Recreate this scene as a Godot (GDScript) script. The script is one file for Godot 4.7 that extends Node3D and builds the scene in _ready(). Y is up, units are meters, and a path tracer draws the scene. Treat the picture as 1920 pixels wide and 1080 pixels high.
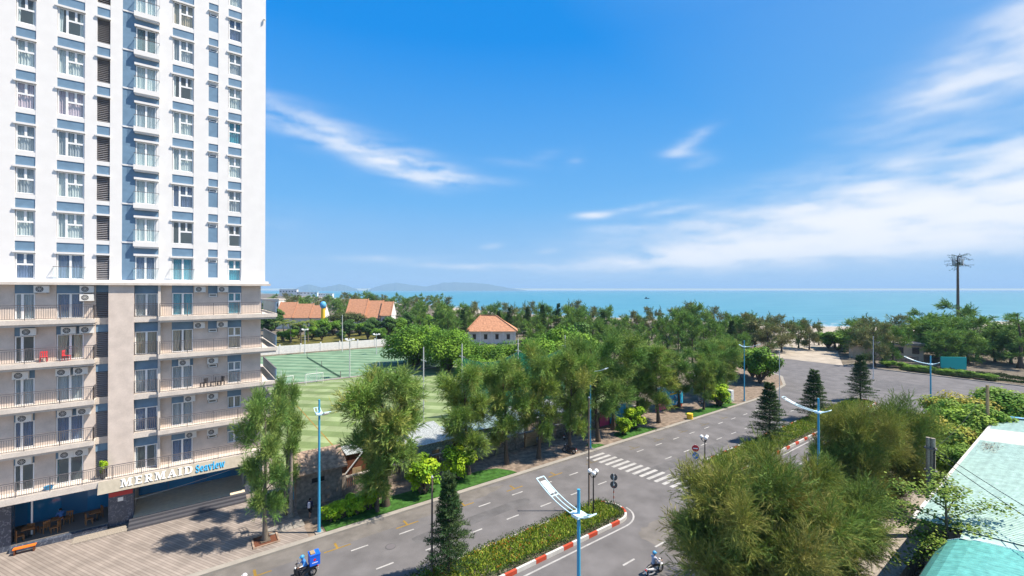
extends Node3D
# A seaside avenue seen from an upper floor: apartment tower, sports pitch, street trees, junction, beach and sea.
# World: -Z runs along the avenue towards the junction, -X is across it towards the tower, y is up, metres.

const EYE := Vector3(0, 20, 0)
const YAW := 53.7
const FOCAL := 815.0
var M := {}
var used_names := {}

class Shape:
	var v := PackedVector3Array()
	var n := PackedVector3Array()
	var c := PackedColorArray()
	var t := PackedVector2Array()
	var tint := Color(1, 1, 1)
	var tinted := false
	func tri(a: Vector3, b: Vector3, d: Vector3) -> void:
		var k := (d - a).cross(b - a).normalized()
		v.append(a); v.append(b); v.append(d)
		n.append(k); n.append(k); n.append(k)
		if tinted:
			c.append(tint); c.append(tint); c.append(tint)
	func trin(a: Vector3, b: Vector3, d: Vector3, na: Vector3, nb: Vector3, nd: Vector3) -> void:
		if (d - a).cross(b - a).dot(na + nb + nd) < 0.0:
			v.append(a); v.append(d); v.append(b)
			n.append(na); n.append(nd); n.append(nb)
		else:
			v.append(a); v.append(b); v.append(d)
			n.append(na); n.append(nb); n.append(nd)
		if tinted:
			c.append(tint); c.append(tint); c.append(tint)
	func quad(a: Vector3, b: Vector3, d: Vector3, e: Vector3) -> void:
		tri(a, b, d); tri(a, d, e)
	func box(lo: Vector3, hi: Vector3) -> void:
		obox((lo + hi) * 0.5, (hi - lo) * 0.5, Basis.IDENTITY)
	func obox(p: Vector3, h: Vector3, b: Basis) -> void:
		var k := []
		for i in 8:
			k.append(p + b * Vector3(h.x if i & 1 else -h.x, h.y if i & 2 else -h.y, h.z if i & 4 else -h.z))
		quad(k[0], k[1], k[3], k[2]); quad(k[5], k[4], k[6], k[7])
		quad(k[4], k[0], k[2], k[6]); quad(k[1], k[5], k[7], k[3])
		quad(k[2], k[3], k[7], k[6]); quad(k[4], k[5], k[1], k[0])
	func bar(a: Vector3, b: Vector3, w: float, h: float) -> void:
		var d := (b - a)
		var up := Vector3.UP if absf(d.normalized().y) < 0.95 else Vector3.RIGHT
		var x := d.normalized()
		var z := x.cross(up).normalized()
		obox((a + b) * 0.5, Vector3(d.length() * 0.5, h * 0.5, w * 0.5), Basis(x, z.cross(x), z))
	func tube(p: Array, r: Array, sides := 8, closed := true) -> void:
		var rings := []
		var side := Vector3.ZERO
		for i in p.size():
			var d: Vector3 = (p[mini(i + 1, p.size() - 1)] - p[maxi(i - 1, 0)]).normalized()
			if side == Vector3.ZERO:
				side = d.cross(Vector3.RIGHT if absf(d.x) < 0.8 else Vector3.BACK).normalized()
			side = (side - d * side.dot(d)).normalized()
			var up := d.cross(side)
			var ring := []
			for k in sides:
				var w := TAU * k / sides
				ring.append(side * cos(w) + up * sin(w))
			rings.append(ring)
		for i in p.size() - 1:
			for k in sides:
				var q := (k + 1) % sides
				var a: Vector3 = p[i] + rings[i][k] * r[i]
				var b: Vector3 = p[i] + rings[i][q] * r[i]
				var d: Vector3 = p[i + 1] + rings[i + 1][q] * r[i + 1]
				var e: Vector3 = p[i + 1] + rings[i + 1][k] * r[i + 1]
				if r[i] > 0.0:
					trin(a, b, d, rings[i][k], rings[i][q], rings[i + 1][q])
				if r[i + 1] > 0.0:
					trin(a, d, e, rings[i][k], rings[i + 1][q], rings[i + 1][k])
		if closed:
			for e in [0, p.size() - 1]:
				for k in sides:
					if r[e] > 0.0:
						tri(p[e], p[e] + rings[e][k] * r[e], p[e] + rings[e][(k + 1) % sides] * r[e])
	func ball(p: Vector3, r: Vector3, nu := 12, nv := 8, from := 0.0, to := 1.0) -> void:
		for j in nv:
			for i in nu:
				var q := []
				for e in [[i, j], [i + 1, j], [i + 1, j + 1], [i, j + 1]]:
					var a: float = TAU * e[0] / nu
					var b: float = PI * lerpf(from, to, float(e[1]) / nv)
					q.append(Vector3(sin(b) * cos(a), cos(b), sin(b) * sin(a)))
				var m := []
				for e in q:
					m.append((e / r).normalized())
				trin(p + q[0] * r, p + q[1] * r, p + q[2] * r, m[0], m[1], m[2])
				trin(p + q[0] * r, p + q[2] * r, p + q[3] * r, m[0], m[2], m[3])
	func disc(p: Vector3, axis: Vector3, r: float, sides := 20) -> void:
		var a := axis.cross(Vector3.UP if absf(axis.y) < 0.9 else Vector3.RIGHT).normalized()
		var b := axis.cross(a).normalized()
		for k in sides:
			var w := TAU * k / sides
			var q := TAU * (k + 1) / sides
			tri(p, p + (a * cos(w) + b * sin(w)) * r, p + (a * cos(q) + b * sin(q)) * r)
	func sheet(poly: PackedVector2Array, y: float) -> void:   # a flat polygon in x, z
		var ix := Geometry2D.triangulate_polygon(poly)
		for i in range(0, ix.size(), 3):
			var a := poly[ix[i]]
			var b := poly[ix[i + 1]]
			var d := poly[ix[i + 2]]
			trin(Vector3(a.x, y, a.y), Vector3(b.x, y, b.y), Vector3(d.x, y, d.y), Vector3.UP, Vector3.UP, Vector3.UP)
	func slab(poly: PackedVector2Array, y0: float, y1: float) -> void:
		sheet(poly, y1)
		for i in poly.size():
			var a := poly[i]
			var b := poly[(i + 1) % poly.size()]
			quad(Vector3(a.x, y0, a.y), Vector3(b.x, y0, b.y), Vector3(b.x, y1, b.y), Vector3(a.x, y1, a.y))
	func mesh() -> ArrayMesh:
		var a := []
		a.resize(Mesh.ARRAY_MAX)
		a[Mesh.ARRAY_VERTEX] = v
		if n.size() == v.size():
			a[Mesh.ARRAY_NORMAL] = n
		if c.size() == v.size() and c.size():
			a[Mesh.ARRAY_COLOR] = c
		if t.size() == v.size() and t.size():
			a[Mesh.ARRAY_TEX_UV] = t
		var m := ArrayMesh.new()
		m.add_surface_from_arrays(Mesh.PRIMITIVE_TRIANGLES, a)
		return m

func numbered(called: String) -> String:
	var k: int = used_names.get(called, 0)
	used_names[called] = k + 1
	return called if k == 0 else "%s_%03d" % [called, k]

func put(called: String, m: Mesh, mat: Material, parent: Node3D = null) -> MeshInstance3D:
	var o := MeshInstance3D.new()
	o.mesh = m
	o.material_override = mat
	if parent == null:
		o.name = numbered(called)
		add_child(o)
	else:
		o.name = called
		parent.add_child(o, true)
	return o

func part(called: String, s: Shape, mat: Material, parent: Node3D = null) -> MeshInstance3D:
	return put(called, s.mesh(), mat, parent)

func tag(o: Node, label: String, category: String, group := "", kind := "") -> Node:
	o.set_meta("label", label)
	o.set_meta("category", category)
	if group: o.set_meta("group", group)
	if kind: o.set_meta("kind", kind)
	return o

func thing(called: String, label: String, category: String, at := Vector3.ZERO, turn := 0.0, group := "") -> Node3D:
	var o := Node3D.new()
	o.name = numbered(called)
	add_child(o)
	o.position = at
	o.rotation.y = turn
	tag(o, label, category, group)
	return o

func setting(called: String, s: Shape, mat: Material, label: String, category: String) -> MeshInstance3D:
	var o := part(called, s, mat)
	tag(o, label, category, "", "structure")
	return o

func copy(o: Node3D, called: String, label: String, category: String, at: Vector3, turn := 0.0, group := "", size := Vector3.ONE) -> Node3D:
	var r: Node3D = o.duplicate()
	r.name = numbered(called)
	add_child(r)
	r.position = at
	r.rotation = Vector3(0, turn, 0)
	r.scale = size
	tag(r, label, category, group)
	return r

func boxat(lo: Vector3, hi: Vector3) -> Shape:
	var s := Shape.new()
	s.box(lo, hi)
	return s

func rect(x0: float, x1: float, z0: float, z1: float) -> PackedVector2Array:
	return PackedVector2Array([Vector2(x0, z0), Vector2(x1, z0), Vector2(x1, z1), Vector2(x0, z1)])

# the direction of a pixel of the 1920 x 1080 photograph, per metre of depth
func ray(px: float, py: float) -> Vector3:
	var a := deg_to_rad(YAW)
	var r := (px - 960.0) / FOCAL
	return Vector3(-sin(a) + r * cos(a), -(py - 544.0) / FOCAL, -cos(a) - r * sin(a))

func gp(px: float, py: float, y := 0.0) -> Vector3:      # where that pixel meets the level y
	var d := ray(px, py)
	return EYE + d * ((y - EYE.y) / d.y)

func dp(px: float, depth: float, y := 0.0) -> Vector3:   # at a given distance in front of the eye
	var p := EYE + ray(px, 544.0) * depth
	p.y = y
	return p

func lin(r: float, g: float, b: float) -> Color:          # real-world base colour, as a material wants it
	return Color(r, g, b).linear_to_srgb()

func mat(col: Color, rough := 0.8, spec := 0.4, metal := 0.0) -> StandardMaterial3D:
	var m := StandardMaterial3D.new()
	m.albedo_color = col
	m.roughness = rough
	m.metallic_specular = spec
	m.metallic = metal
	return m

func ntex(freq: float, lo: float, hi: float, seed_: int, size := 512, octaves := 4, kind := FastNoiseLite.TYPE_SIMPLEX_SMOOTH, bump := false) -> NoiseTexture2D:
	var f := FastNoiseLite.new()
	f.seed = seed_
	f.noise_type = kind
	f.frequency = freq
	f.fractal_octaves = octaves
	var t := NoiseTexture2D.new()
	t.width = size
	t.height = size
	t.seamless = true
	t.noise = f
	if bump:
		return t
	var g := Gradient.new()
	g.set_color(0, Color(lo, lo, lo))
	g.set_color(1, Color(hi, hi, hi))
	t.color_ramp = g
	return t

func ramp(freq: float, cols: Array, seed_: int, size := 512, octaves := 4) -> NoiseTexture2D:
	var t := ntex(freq, 0, 1, seed_, size, octaves)
	var g := Gradient.new()
	g.offsets = PackedFloat32Array(range(cols.size()).map(func(i): return lerpf(0.18, 0.82, float(i) / (cols.size() - 1))))
	g.colors = PackedColorArray(cols)
	t.color_ramp = g
	return t

func tri(m: StandardMaterial3D, fine: Texture2D, metres: float, coarse: Texture2D = null, coarse_metres := 20.0) -> StandardMaterial3D:
	m.albedo_texture = fine
	m.uv1_triplanar = true
	m.uv1_world_triplanar = true
	m.uv1_triplanar_sharpness = 8.0
	m.uv1_scale = Vector3.ONE / metres
	if coarse:
		m.detail_enabled = true
		m.detail_blend_mode = BaseMaterial3D.BLEND_MODE_MUL
		m.detail_albedo = coarse
		m.detail_uv_layer = BaseMaterial3D.DETAIL_UV_2
		m.uv2_triplanar = true
		m.uv2_world_triplanar = true
		m.uv2_triplanar_sharpness = 8.0
		m.uv2_scale = Vector3.ONE / coarse_metres
	return m

func leafmat(through := 0.35, rough := 0.6) -> StandardMaterial3D:
	var m := mat(Color(1, 1, 1), rough, 0.25)
	m.vertex_color_use_as_albedo = true
	m.backlight_enabled = true
	m.backlight = Color(through, through, through * 0.6).linear_to_srgb()
	m.cull_mode = BaseMaterial3D.CULL_DISABLED
	return m

func make_camera_and_light() -> void:
	var cam := Camera3D.new()
	cam.name = "camera"
	add_child(cam)
	cam.position = EYE
	cam.rotation_degrees = Vector3(0.28, YAW, 0)
	cam.fov = rad_to_deg(2.0 * atan(540.0 / FOCAL))
	cam.near = 0.1
	cam.far = 60000.0
	cam.current = true
	var sun := DirectionalLight3D.new()
	sun.name = "sun"
	add_child(sun)
	var a := deg_to_rad(YAW)
	var el := deg_to_rad(58.0)
	var to_sun := Vector3(cos(a) * cos(el), sin(el), -sin(a) * cos(el))
	sun.look_at_from_position(to_sun * 10.0, Vector3.ZERO, Vector3.UP)
	sun.light_energy = SUN_ENERGY
	sun.light_color = Color(1.0, 0.955, 0.89)
	sun.light_angular_distance = 0.53
	sun.shadow_enabled = true
	var env := Environment.new()
	env.background_mode = Environment.BG_SKY
	env.tonemap_mode = Environment.TONE_MAPPER_LINEAR
	env.tonemap_exposure = EXPOSURE
	env.sdfgi_enabled = true
	env.ssao_enabled = true
	env.ssil_enabled = true
	env.ambient_light_source = Environment.AMBIENT_SOURCE_SKY
	env.fog_enabled = true
	env.fog_density = HAZE
	env.fog_light_color = Color(0.70, 0.86, 1.0)
	env.fog_sky_affect = 0.0
	var sky := Sky.new()
	var pm := PanoramaSkyMaterial.new()
	pm.panorama = sky_picture(to_sun)
	sky.sky_material = pm
	env.sky = sky
	var we := WorldEnvironment.new()
	we.name = "world_environment"
	we.environment = env
	add_child(we)

const SUN_ENERGY := 1.6
const EXPOSURE := 1.9
const HAZE := 0.00011

# wisps and banks of thin cloud: azimuth from the avenue-facing view axis and elevation in degrees, half sizes, tilt, strength
const WISPS := [
	[-27.0, 19.6, 8.0, 1.7, -0.18, 0.55], [-20.0, 17.2, 7.0, 1.5, -0.20, 0.42], [-13.5, 15.6, 6.0, 1.7, -0.15, 0.72], [-6.0, 14.2, 6.0, 0.7, -0.04, 0.35], [-10.0, 14.0, 3.0, 1.3, -0.2, 0.35],
	[22.6, 17.8, 2.6, 0.8, 0.45, 0.50], [21.6, 16.2, 2.4, 0.6, -0.1, 0.45], [23.2, 15.0, 1.8, 0.6, 0.1, 0.3], [10.6, 9.6, 2.2, 0.40, 0.02, 0.8], [16.4, 10.4, 2.8, 0.35, 0.10, 0.6], [13.0, 7.9, 3.5, 0.4, 0.0, 0.35], [20.0, 9.8, 3.0, 0.5, 0.1, 0.35],
	[-2.5, 5.8, 1.6, 0.35, 0.1, 0.4], [4.7, 5.1, 1.3, 0.3, 0.0, 0.55], [-16.0, 4.0, 8.0, 0.4, 0.02, 0.4], [-7.0, 3.3, 8.0, 0.4, 0.0, 0.4], [3.0, 2.8, 9.0, 0.45, 0.0, 0.4], [4.5, 17.2, 2.0, 0.5, 0.1, 0.3], [8.5, 16.6, 1.2, 0.8, 0.5, 0.3], [0.5, 16.2, 3.5, 0.5, -0.1, 0.25],
	[58.0, 7.4, 34.0, 3.2, 0.05, 1.25], [40.0, 5.6, 22.0, 2.4, 0.09, 1.05], [24.0, 4.2, 13.0, 0.9, 0.07, 0.9], [90.0, 8.0, 40.0, 4.0, 0.0, 1.2], [36.0, 9.4, 16.0, 0.9, 0.08, 0.4], [52.0, 12.6, 20.0, 1.6, 0.05, 0.45], [45.0, 18.5, 8.0, 2.4, 0.42, 0.42], [52.0, 21.0, 9.0, 3.4, 0.45, 0.52], [64.0, 24.0, 14.0, 5.0, 0.3, 0.55],
	[120.0, 12.0, 40.0, 6.0, -0.05, 0.8], [150.0, 22.0, 34.0, 7.0, 0.1, 0.6], [-170.0, 9.0, 40.0, 4.0, 0.05, 0.8], [-120.0, 16.0, 34.0, 5.0, -0.1, 0.6], [-75.0, 20.0, 20.0, 4.0, -0.15, 0.5], [-60.0, 6.0, 24.0, 2.0, 0.05, 0.6],
	[-140.0, 40.0, 40.0, 9.0, 0.1, 0.4], [100.0, 45.0, 40.0, 10.0, 0.1, 0.4], [0.0, 55.0, 40.0, 6.0, 0.2, 0.2]]

func sky_picture(to_sun: Vector3) -> ImageTexture:
	var w := 2048
	var h := 1024
	var im := Image.create(w, h, false, Image.FORMAT_RGBF)
	im.fill(Color(0.42, 0.47, 0.5))
	var f1 := FastNoiseLite.new()
	f1.seed = 5
	f1.frequency = 0.05
	f1.fractal_octaves = 5
	f1.domain_warp_enabled = true
	f1.domain_warp_amplitude = 14.0
	f1.domain_warp_frequency = 0.03
	var f2 := FastNoiseLite.new()
	f2.seed = 9
	f2.frequency = 0.02
	f2.fractal_octaves = 3
	var low := Vector3(0.43, 0.635, 0.86)
	var mid := Vector3(0.155, 0.475, 0.91)
	var high := Vector3(0.0, 0.275, 0.84)
	var top := Vector3(0.0, 0.20, 0.72)
	var white := Vector3(1.0, 1.01, 1.04)
	for y in h / 2 + 1:
		var el := 90.0 - (y + 0.5) / h * 180.0
		var e := clampf(el, 0.0, 90.0)
		var base: Vector3
		if e < 11.0:
			base = low.lerp(mid, pow(e / 11.0, 0.8))
		elif e < 30.0:
			base = mid.lerp(high, pow((e - 11.0) / 19.0, 0.9))
		else:
			base = high.lerp(top, (e - 30.0) / 60.0)
		var near := []
		for k in WISPS:
			if absf(e - k[1]) < absf(k[3]) * 2.6 + absf(sin(k[4])) * k[2] * 2.2:
				near.append(k)
		var ce := cos(deg_to_rad(el))
		var se := sin(deg_to_rad(el))
		for x in w:
			var az := (x + 0.5) / w * 360.0          # degrees from -Z towards +X
			var d := Vector3(sin(deg_to_rad(az)) * ce, se, -cos(deg_to_rad(az)) * ce)
			var s := d.dot(to_sun) * 0.5 + 0.5
			# nearer the sun the air is paler
			var c := base.lerp(low, clampf((s - 0.75) * 2.2, 0.0, 0.5))
			var va := wrapf(az + YAW, -180.0, 180.0)           # degrees from the view axis
			var cover := 0.0
			var st := -9.0
			for k in near:
				var dx := wrapf(va - k[0], -180.0, 180.0)
				if absf(dx) > k[2] * 2.4:
					continue
				var dy: float = e - k[1]
				var rx: float = (dx * cos(k[4]) + dy * sin(k[4])) / k[2]
				var ry: float = (-dx * sin(k[4]) + dy * cos(k[4])) / k[3]
				var q := rx * rx + ry * ry
				if q > 5.0:
					continue
				if st < -5.0:
					st = f1.get_noise_2d(va * 2.2 + e * 1.5, e * 9.0) * 0.75 + f2.get_noise_2d(va * 5.0, e * 30.0) * 0.5
				cover += k[5] * exp(-q * 0.9) * clampf(0.68 + st * (0.62 if k[3] > 2.2 else 0.95), 0.0, 1.4)
			cover = 1.0 - exp(-1.6 * cover * cover - 0.35 * cover) if cover > 0.0 else 0.0
			c = c.lerp(white, cover) * SKY_LEVEL
			im.set_pixel(x, y, Color(c.x, c.y, c.z))
	return ImageTexture.create_from_image(im)

const SKY_LEVEL := 0.53

func diagonal_picture(size: int, bands: int, ka: int, kb: int, a: Color, b: Color, joint: Color, joint_share: float, rough: float, seed_: int, alternate: bool) -> ImageTexture:
	# bands at 45 degrees; neighbouring bands differ a little in tone, with a thin joint between
	var im := Image.create(size, size, false, Image.FORMAT_RGB8)
	var f := FastNoiseLite.new()
	f.seed = seed_
	f.frequency = 0.05
	var rng := RandomNumberGenerator.new()
	rng.seed = seed_
	var tones := []
	for i in bands * bands:
		tones.append(rng.randf_range(-rough, rough))
	for y in size:
		for x in size:
			var p := float(ka * x + kb * y) / size
			var k := int(p) % bands
			var share := p - floorf(p)
			var q := posmod(int(float(kb * x - ka * y + 16 * size) / size + 0.5 * k), bands)
			var c: Color = (a if k % 2 == 0 else b) if alternate else a.lerp(b, 0.5)
			var tone: float = 1.0 + tones[k * bands + q] + f.get_noise_2d(x, y) * rough
			c = c * tone
			if share < joint_share:
				c = joint * tone
			im.set_pixel(x, y, Color(c.r, c.g, c.b, 1.0).clamp())
	return ImageTexture.create_from_image(im)

func make_materials() -> void:
	var speck := ntex(0.22, 0.72, 1.0, 3, 512, 3)
	var patch := ntex(0.012, 0.82, 1.0, 4, 512, 5)
	var blotch := ntex(0.02, 0.66, 1.0, 7, 512, 5)
	var soft := ntex(0.01, 0.90, 1.0, 8, 512, 4)
	M.speck = speck
	M.asphalt = tri(mat(lin(0.218, 0.209, 0.212), 0.9, 0.3), speck, 2.3, patch, 19.0)
	M.asphalt_patch = tri(mat(lin(0.185, 0.18, 0.184), 0.9, 0.3), speck, 1.9, patch, 11.0)
	M.asphalt_dusty = tri(mat(lin(0.24, 0.222, 0.205), 0.9, 0.3), speck, 1.9, patch, 11.0)
	M.ground = tri(mat(lin(0.2898, 0.2495, 0.1932), 0.95, 0.2), speck, 3.1, blotch, 26.0)
	M.sand = tri(mat(lin(0.5655, 0.4973, 0.4095), 0.95, 0.2), speck, 2.7, patch, 31.0)
	M.sidewalk = tri(mat(lin(0.40, 0.315, 0.245), 0.9, 0.25), speck, 2.1, blotch, 9.0)
	var pave := diagonal_picture(512, 8, 8, 14, lin(0.3202, 0.2784, 0.2471), lin(0.2784, 0.2401, 0.2123), lin(0.225, 0.192, 0.168), 0.30, 0.012, 2, true)
	M.paving = tri(mat(Color(1, 1, 1), 0.85, 0.3), pave, 3.4, patch, 14.0)
	M.kerb = tri(mat(lin(0.4200, 0.3900, 0.3450), 0.85, 0.3), speck, 1.7, soft, 7.0)
	M.kerb_white = tri(mat(lin(0.78, 0.76, 0.72), 0.7, 0.3), speck, 1.3, soft, 5.0)
	M.kerb_red = tri(mat(lin(0.66, 0.10, 0.05), 0.7, 0.3), speck, 1.3, soft, 5.0)
	M.line_white = tri(mat(lin(0.6452, 0.6354, 0.6158), 0.75, 0.3), ntex(0.1, 0.66, 1.0, 12), 1.1, patch, 6.0)
	M.line_faded = tri(mat(lin(0.2280, 0.2220, 0.2160), 0.8, 0.3), ntex(0.1, 0.6, 1.0, 13), 1.1, patch, 6.0)
	M.line_yellow = tri(mat(lin(0.4650, 0.2925, 0.0600), 0.75, 0.3), ntex(0.1, 0.6, 1.0, 14), 1.2, patch, 6.0)
	M.line_yellow_faded = tri(mat(lin(0.2400, 0.1980, 0.1200), 0.8, 0.3), ntex(0.1, 0.6, 1.0, 15), 1.2, patch, 6.0)
	var lawn := ramp(0.16, [lin(0.032, 0.105, 0.022), lin(0.062, 0.165, 0.034), lin(0.10, 0.20, 0.045)], 21)
	M.lawn = tri(mat(Color(1, 1, 1), 0.95, 0.15), lawn, 2.4, blotch, 7.0)
	var dry := ramp(0.08, [lin(0.1950, 0.1560, 0.0520), lin(0.1300, 0.1430, 0.0390), lin(0.2730, 0.2145, 0.0845)], 22)
	M.dry_grass = tri(mat(Color(1, 1, 1), 0.95, 0.15), dry, 9.0, blotch, 33.0)
	var turf := diagonal_picture(256, 2, 2, 2, lin(0.165, 0.225, 0.095), lin(0.245, 0.30, 0.155), lin(0.1200, 0.1800, 0.0660), 0.0, 0.04, 5, true)
	M.turf = tri(mat(Color(1, 1, 1), 0.95, 0.15), turf, 6.2, patch, 37.0)
	var turf2 := diagonal_picture(256, 2, 2, 2, lin(0.125, 0.215, 0.135), lin(0.20, 0.295, 0.195), lin(0.1200, 0.1800, 0.1200), 0.0, 0.04, 6, true)
	M.turf_far = tri(mat(Color(1, 1, 1), 0.95, 0.15), turf2, 6.2, patch, 37.0)
	M.white_wall = tri(mat(lin(0.765, 0.755, 0.745), 0.75, 0.3), ntex(0.01, 0.975, 1.0, 31), 6.0)
	M.beige_wall = tri(mat(lin(0.70, 0.605, 0.535), 0.8, 0.3), soft, 6.0, ntex(0.03, 0.96, 1.0, 32), 2.3)
	M.fascia = tri(mat(lin(0.7419, 0.6698, 0.5976), 0.8, 0.3), soft, 5.0, ntex(0.03, 0.9, 1.0, 33), 2.1)
	M.blue_panel = tri(mat(lin(0.165, 0.275, 0.395), 0.6, 0.35), soft, 4.0)
	M.frame_white = mat(lin(0.82, 0.82, 0.82), 0.4, 0.5)
	M.rail = mat(lin(0.13, 0.12, 0.125), 0.55, 0.4)
	M.louver = mat(lin(0.3380, 0.3250, 0.3380), 0.5, 0.5)
	M.interior = mat(lin(0.45, 0.43, 0.40), 0.9, 0.2)
	M.ceiling = mat(lin(0.75, 0.74, 0.72), 0.8, 0.3)
	M.room = mat(lin(0.45, 0.43, 0.40), 0.9, 0.2)
	var glass := mat(Color(0.75, 0.85, 0.88, 0.12), 0.03, 0.5)
	glass.transparency = BaseMaterial3D.TRANSPARENCY_ALPHA
	M.glass = glass
	var rail_glass := mat(Color(0.78, 0.9, 0.9, 0.16), 0.03, 0.5)
	rail_glass.transparency = BaseMaterial3D.TRANSPARENCY_ALPHA
	M.rail_glass = rail_glass
	M.curtain_pale = mat(lin(0.52, 0.60, 0.60), 0.9, 0.2)
	M.curtain_grey = mat(lin(0.34, 0.39, 0.43), 0.9, 0.2)
	M.curtain_pink = mat(lin(0.55, 0.47, 0.54), 0.9, 0.2)
	M.curtain_blue = mat(lin(0.10, 0.15, 0.29), 0.9, 0.2)
	M.curtain_teal = mat(lin(0.03, 0.30, 0.40), 0.9, 0.2)
	M.curtain_beige = mat(lin(0.42, 0.37, 0.27), 0.9, 0.2)
	M.curtain_dark = mat(lin(0.04, 0.10, 0.11), 0.9, 0.2)
	M.ac_white = mat(lin(0.72, 0.70, 0.66), 0.5, 0.4)
	M.dark = mat(lin(0.03, 0.03, 0.035), 0.6, 0.4)
	M.black = mat(lin(0.02, 0.02, 0.022), 0.5, 0.4)
	var marble := ramp(0.01, [lin(0.05, 0.065, 0.095), lin(0.06, 0.075, 0.11), lin(0.05, 0.062, 0.092), lin(0.055, 0.07, 0.10), lin(0.06, 0.075, 0.11), lin(0.17, 0.19, 0.23), lin(0.06, 0.072, 0.105), lin(0.052, 0.064, 0.095), lin(0.07, 0.085, 0.12)], 41, 512, 5)
	M.marble = tri(mat(Color(1, 1, 1), 0.25, 0.5), marble, 3.2)
	M.step = tri(mat(lin(0.11, 0.11, 0.125), 0.35, 0.5), speck, 1.0)
	M.hall_floor = tri(mat(lin(0.80, 0.70, 0.52), 0.3, 0.5), soft, 3.0)
	M.cafe_floor = tri(mat(lin(0.24, 0.22, 0.20), 0.5, 0.4), speck, 1.3)
	var bg := mat(lin(0.02, 0.20, 0.42), 0.08, 0.6)
	M.blue_glass = bg
	M.shop_wall = mat(lin(0.0240, 0.1500, 0.3200), 0.3, 0.5)
	M.sign_board = tri(mat(lin(0.38, 0.345, 0.275), 0.6, 0.4), soft, 2.0)
	M.sign_white = mat(lin(0.85, 0.85, 0.84), 0.4, 0.5)
	M.sign_blue = mat(lin(0.03, 0.35, 0.66), 0.4, 0.5)
	M.sign_red = mat(lin(0.50, 0.05, 0.05), 0.5, 0.4)
	M.wood = tri(mat(lin(0.42, 0.20, 0.075), 0.6, 0.4), ntex(0.03, 0.6, 1.0, 44), 0.7)
	M.wood_pale = tri(mat(lin(0.52, 0.38, 0.22), 0.75, 0.3), ntex(0.03, 0.6, 1.0, 45), 0.9)
	M.orange_plastic = mat(lin(0.70, 0.17, 0.02), 0.45, 0.5)
	M.red_plastic = mat(lin(0.65, 0.05, 0.06), 0.4, 0.5)
	M.stone_old = tri(mat(lin(0.4896, 0.4162, 0.3488), 0.9, 0.25), speck, 1.9, ntex(0.025, 0.7, 1.0, 51, 512, 5), 6.0)
	M.stone_pale = tri(mat(lin(0.6187, 0.5625, 0.4950), 0.9, 0.25), speck, 1.9, ntex(0.025, 0.55, 1.0, 52, 512, 5), 6.0)
	M.roof_slab = tri(mat(lin(0.6375, 0.4718, 0.3570), 0.9, 0.25), speck, 1.9, ntex(0.02, 0.62, 1.0, 53, 512, 5), 5.0)
	M.tin = tri(mat(lin(0.4680, 0.6240, 0.6240), 0.4, 0.5), soft, 3.0, ntex(0.03, 0.55, 1.0, 54, 512, 5), 4.0)
	M.tin_pale = tri(mat(lin(0.6732, 0.7140, 0.6936), 0.4, 0.5), soft, 3.0, ntex(0.03, 0.6, 1.0, 55, 512, 5), 4.0)
	M.rust = tri(mat(lin(0.23, 0.09, 0.05), 0.85, 0.3), ntex(0.06, 0.5, 1.0, 56), 1.6)
	M.green_roof = tri(mat(lin(0.50, 0.70, 0.61), 0.5, 0.4), soft, 2.0, ntex(0.02, 0.78, 1.0, 57, 512, 5), 8.0)
	M.white_roof = tri(mat(lin(0.7360, 0.6992, 0.6072), 0.5, 0.4), soft, 2.0)
	M.teal_sheet = tri(mat(lin(0.1600, 0.5120, 0.4640), 0.35, 0.5), soft, 2.0, ntex(0.02, 0.8, 1.0, 58, 512, 5), 6.0)
	M.tarp_blue = mat(lin(0.10, 0.36, 0.60), 0.5, 0.4)
	M.roof_tile = tri(mat(lin(0.74, 0.37, 0.215), 0.85, 0.3), ntex(0.2, 0.78, 1.0, 61), 5.0, ntex(0.03, 0.75, 1.0, 62), 14.0)
	M.house_white = tri(mat(lin(0.78, 0.77, 0.75), 0.8, 0.3), soft, 5.0)
	M.hut_wall = tri(mat(lin(0.62, 0.46, 0.32), 0.85, 0.3), soft, 5.0)
	M.window_dark = mat(lin(0.03, 0.03, 0.035), 0.15, 0.5)
	M.lamp_blue = mat(lin(0.045, 0.31, 0.50), 0.4, 0.5)
	M.lamp_pale = mat(lin(0.60, 0.80, 0.86), 0.4, 0.5)
	M.lamp_glass = mat(lin(0.80, 0.80, 0.78), 0.25, 0.5)
	M.pole_brown = mat(lin(0.17, 0.125, 0.10), 0.8, 0.3)
	M.pole_grey = mat(lin(0.52, 0.54, 0.54), 0.6, 0.4)
	M.steel = mat(lin(0.45, 0.45, 0.46), 0.35, 0.5, 0.9)
	M.concrete = tri(mat(lin(0.5355, 0.4718, 0.3952), 0.9, 0.25), speck, 1.3, ntex(0.03, 0.7, 1.0, 63), 2.0)
	M.sign_blue_plate = mat(lin(0.01, 0.17, 0.55), 0.45, 0.5)
	M.sign_red_plate = mat(lin(0.55, 0.015, 0.03), 0.45, 0.5)
	M.plate_back = mat(lin(0.12, 0.115, 0.115), 0.6, 0.4)
	M.billboard = mat(lin(0.015, 0.40, 0.36), 0.5, 0.4)
	M.net = mat(lin(0.01, 0.13, 0.09), 0.9, 0.2)
	M.net.transparency = BaseMaterial3D.TRANSPARENCY_ALPHA
	M.net.albedo_color.a = 0.8
	M.net_thin = mat(lin(0.02, 0.12, 0.08), 0.9, 0.2)
	M.net_thin.transparency = BaseMaterial3D.TRANSPARENCY_ALPHA
	M.net_thin.albedo_color.a = 0.5
	M.bark = tri(mat(lin(0.20, 0.155, 0.12), 0.95, 0.2), ntex(0.08, 0.5, 1.0, 71), 1.2)
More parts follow.
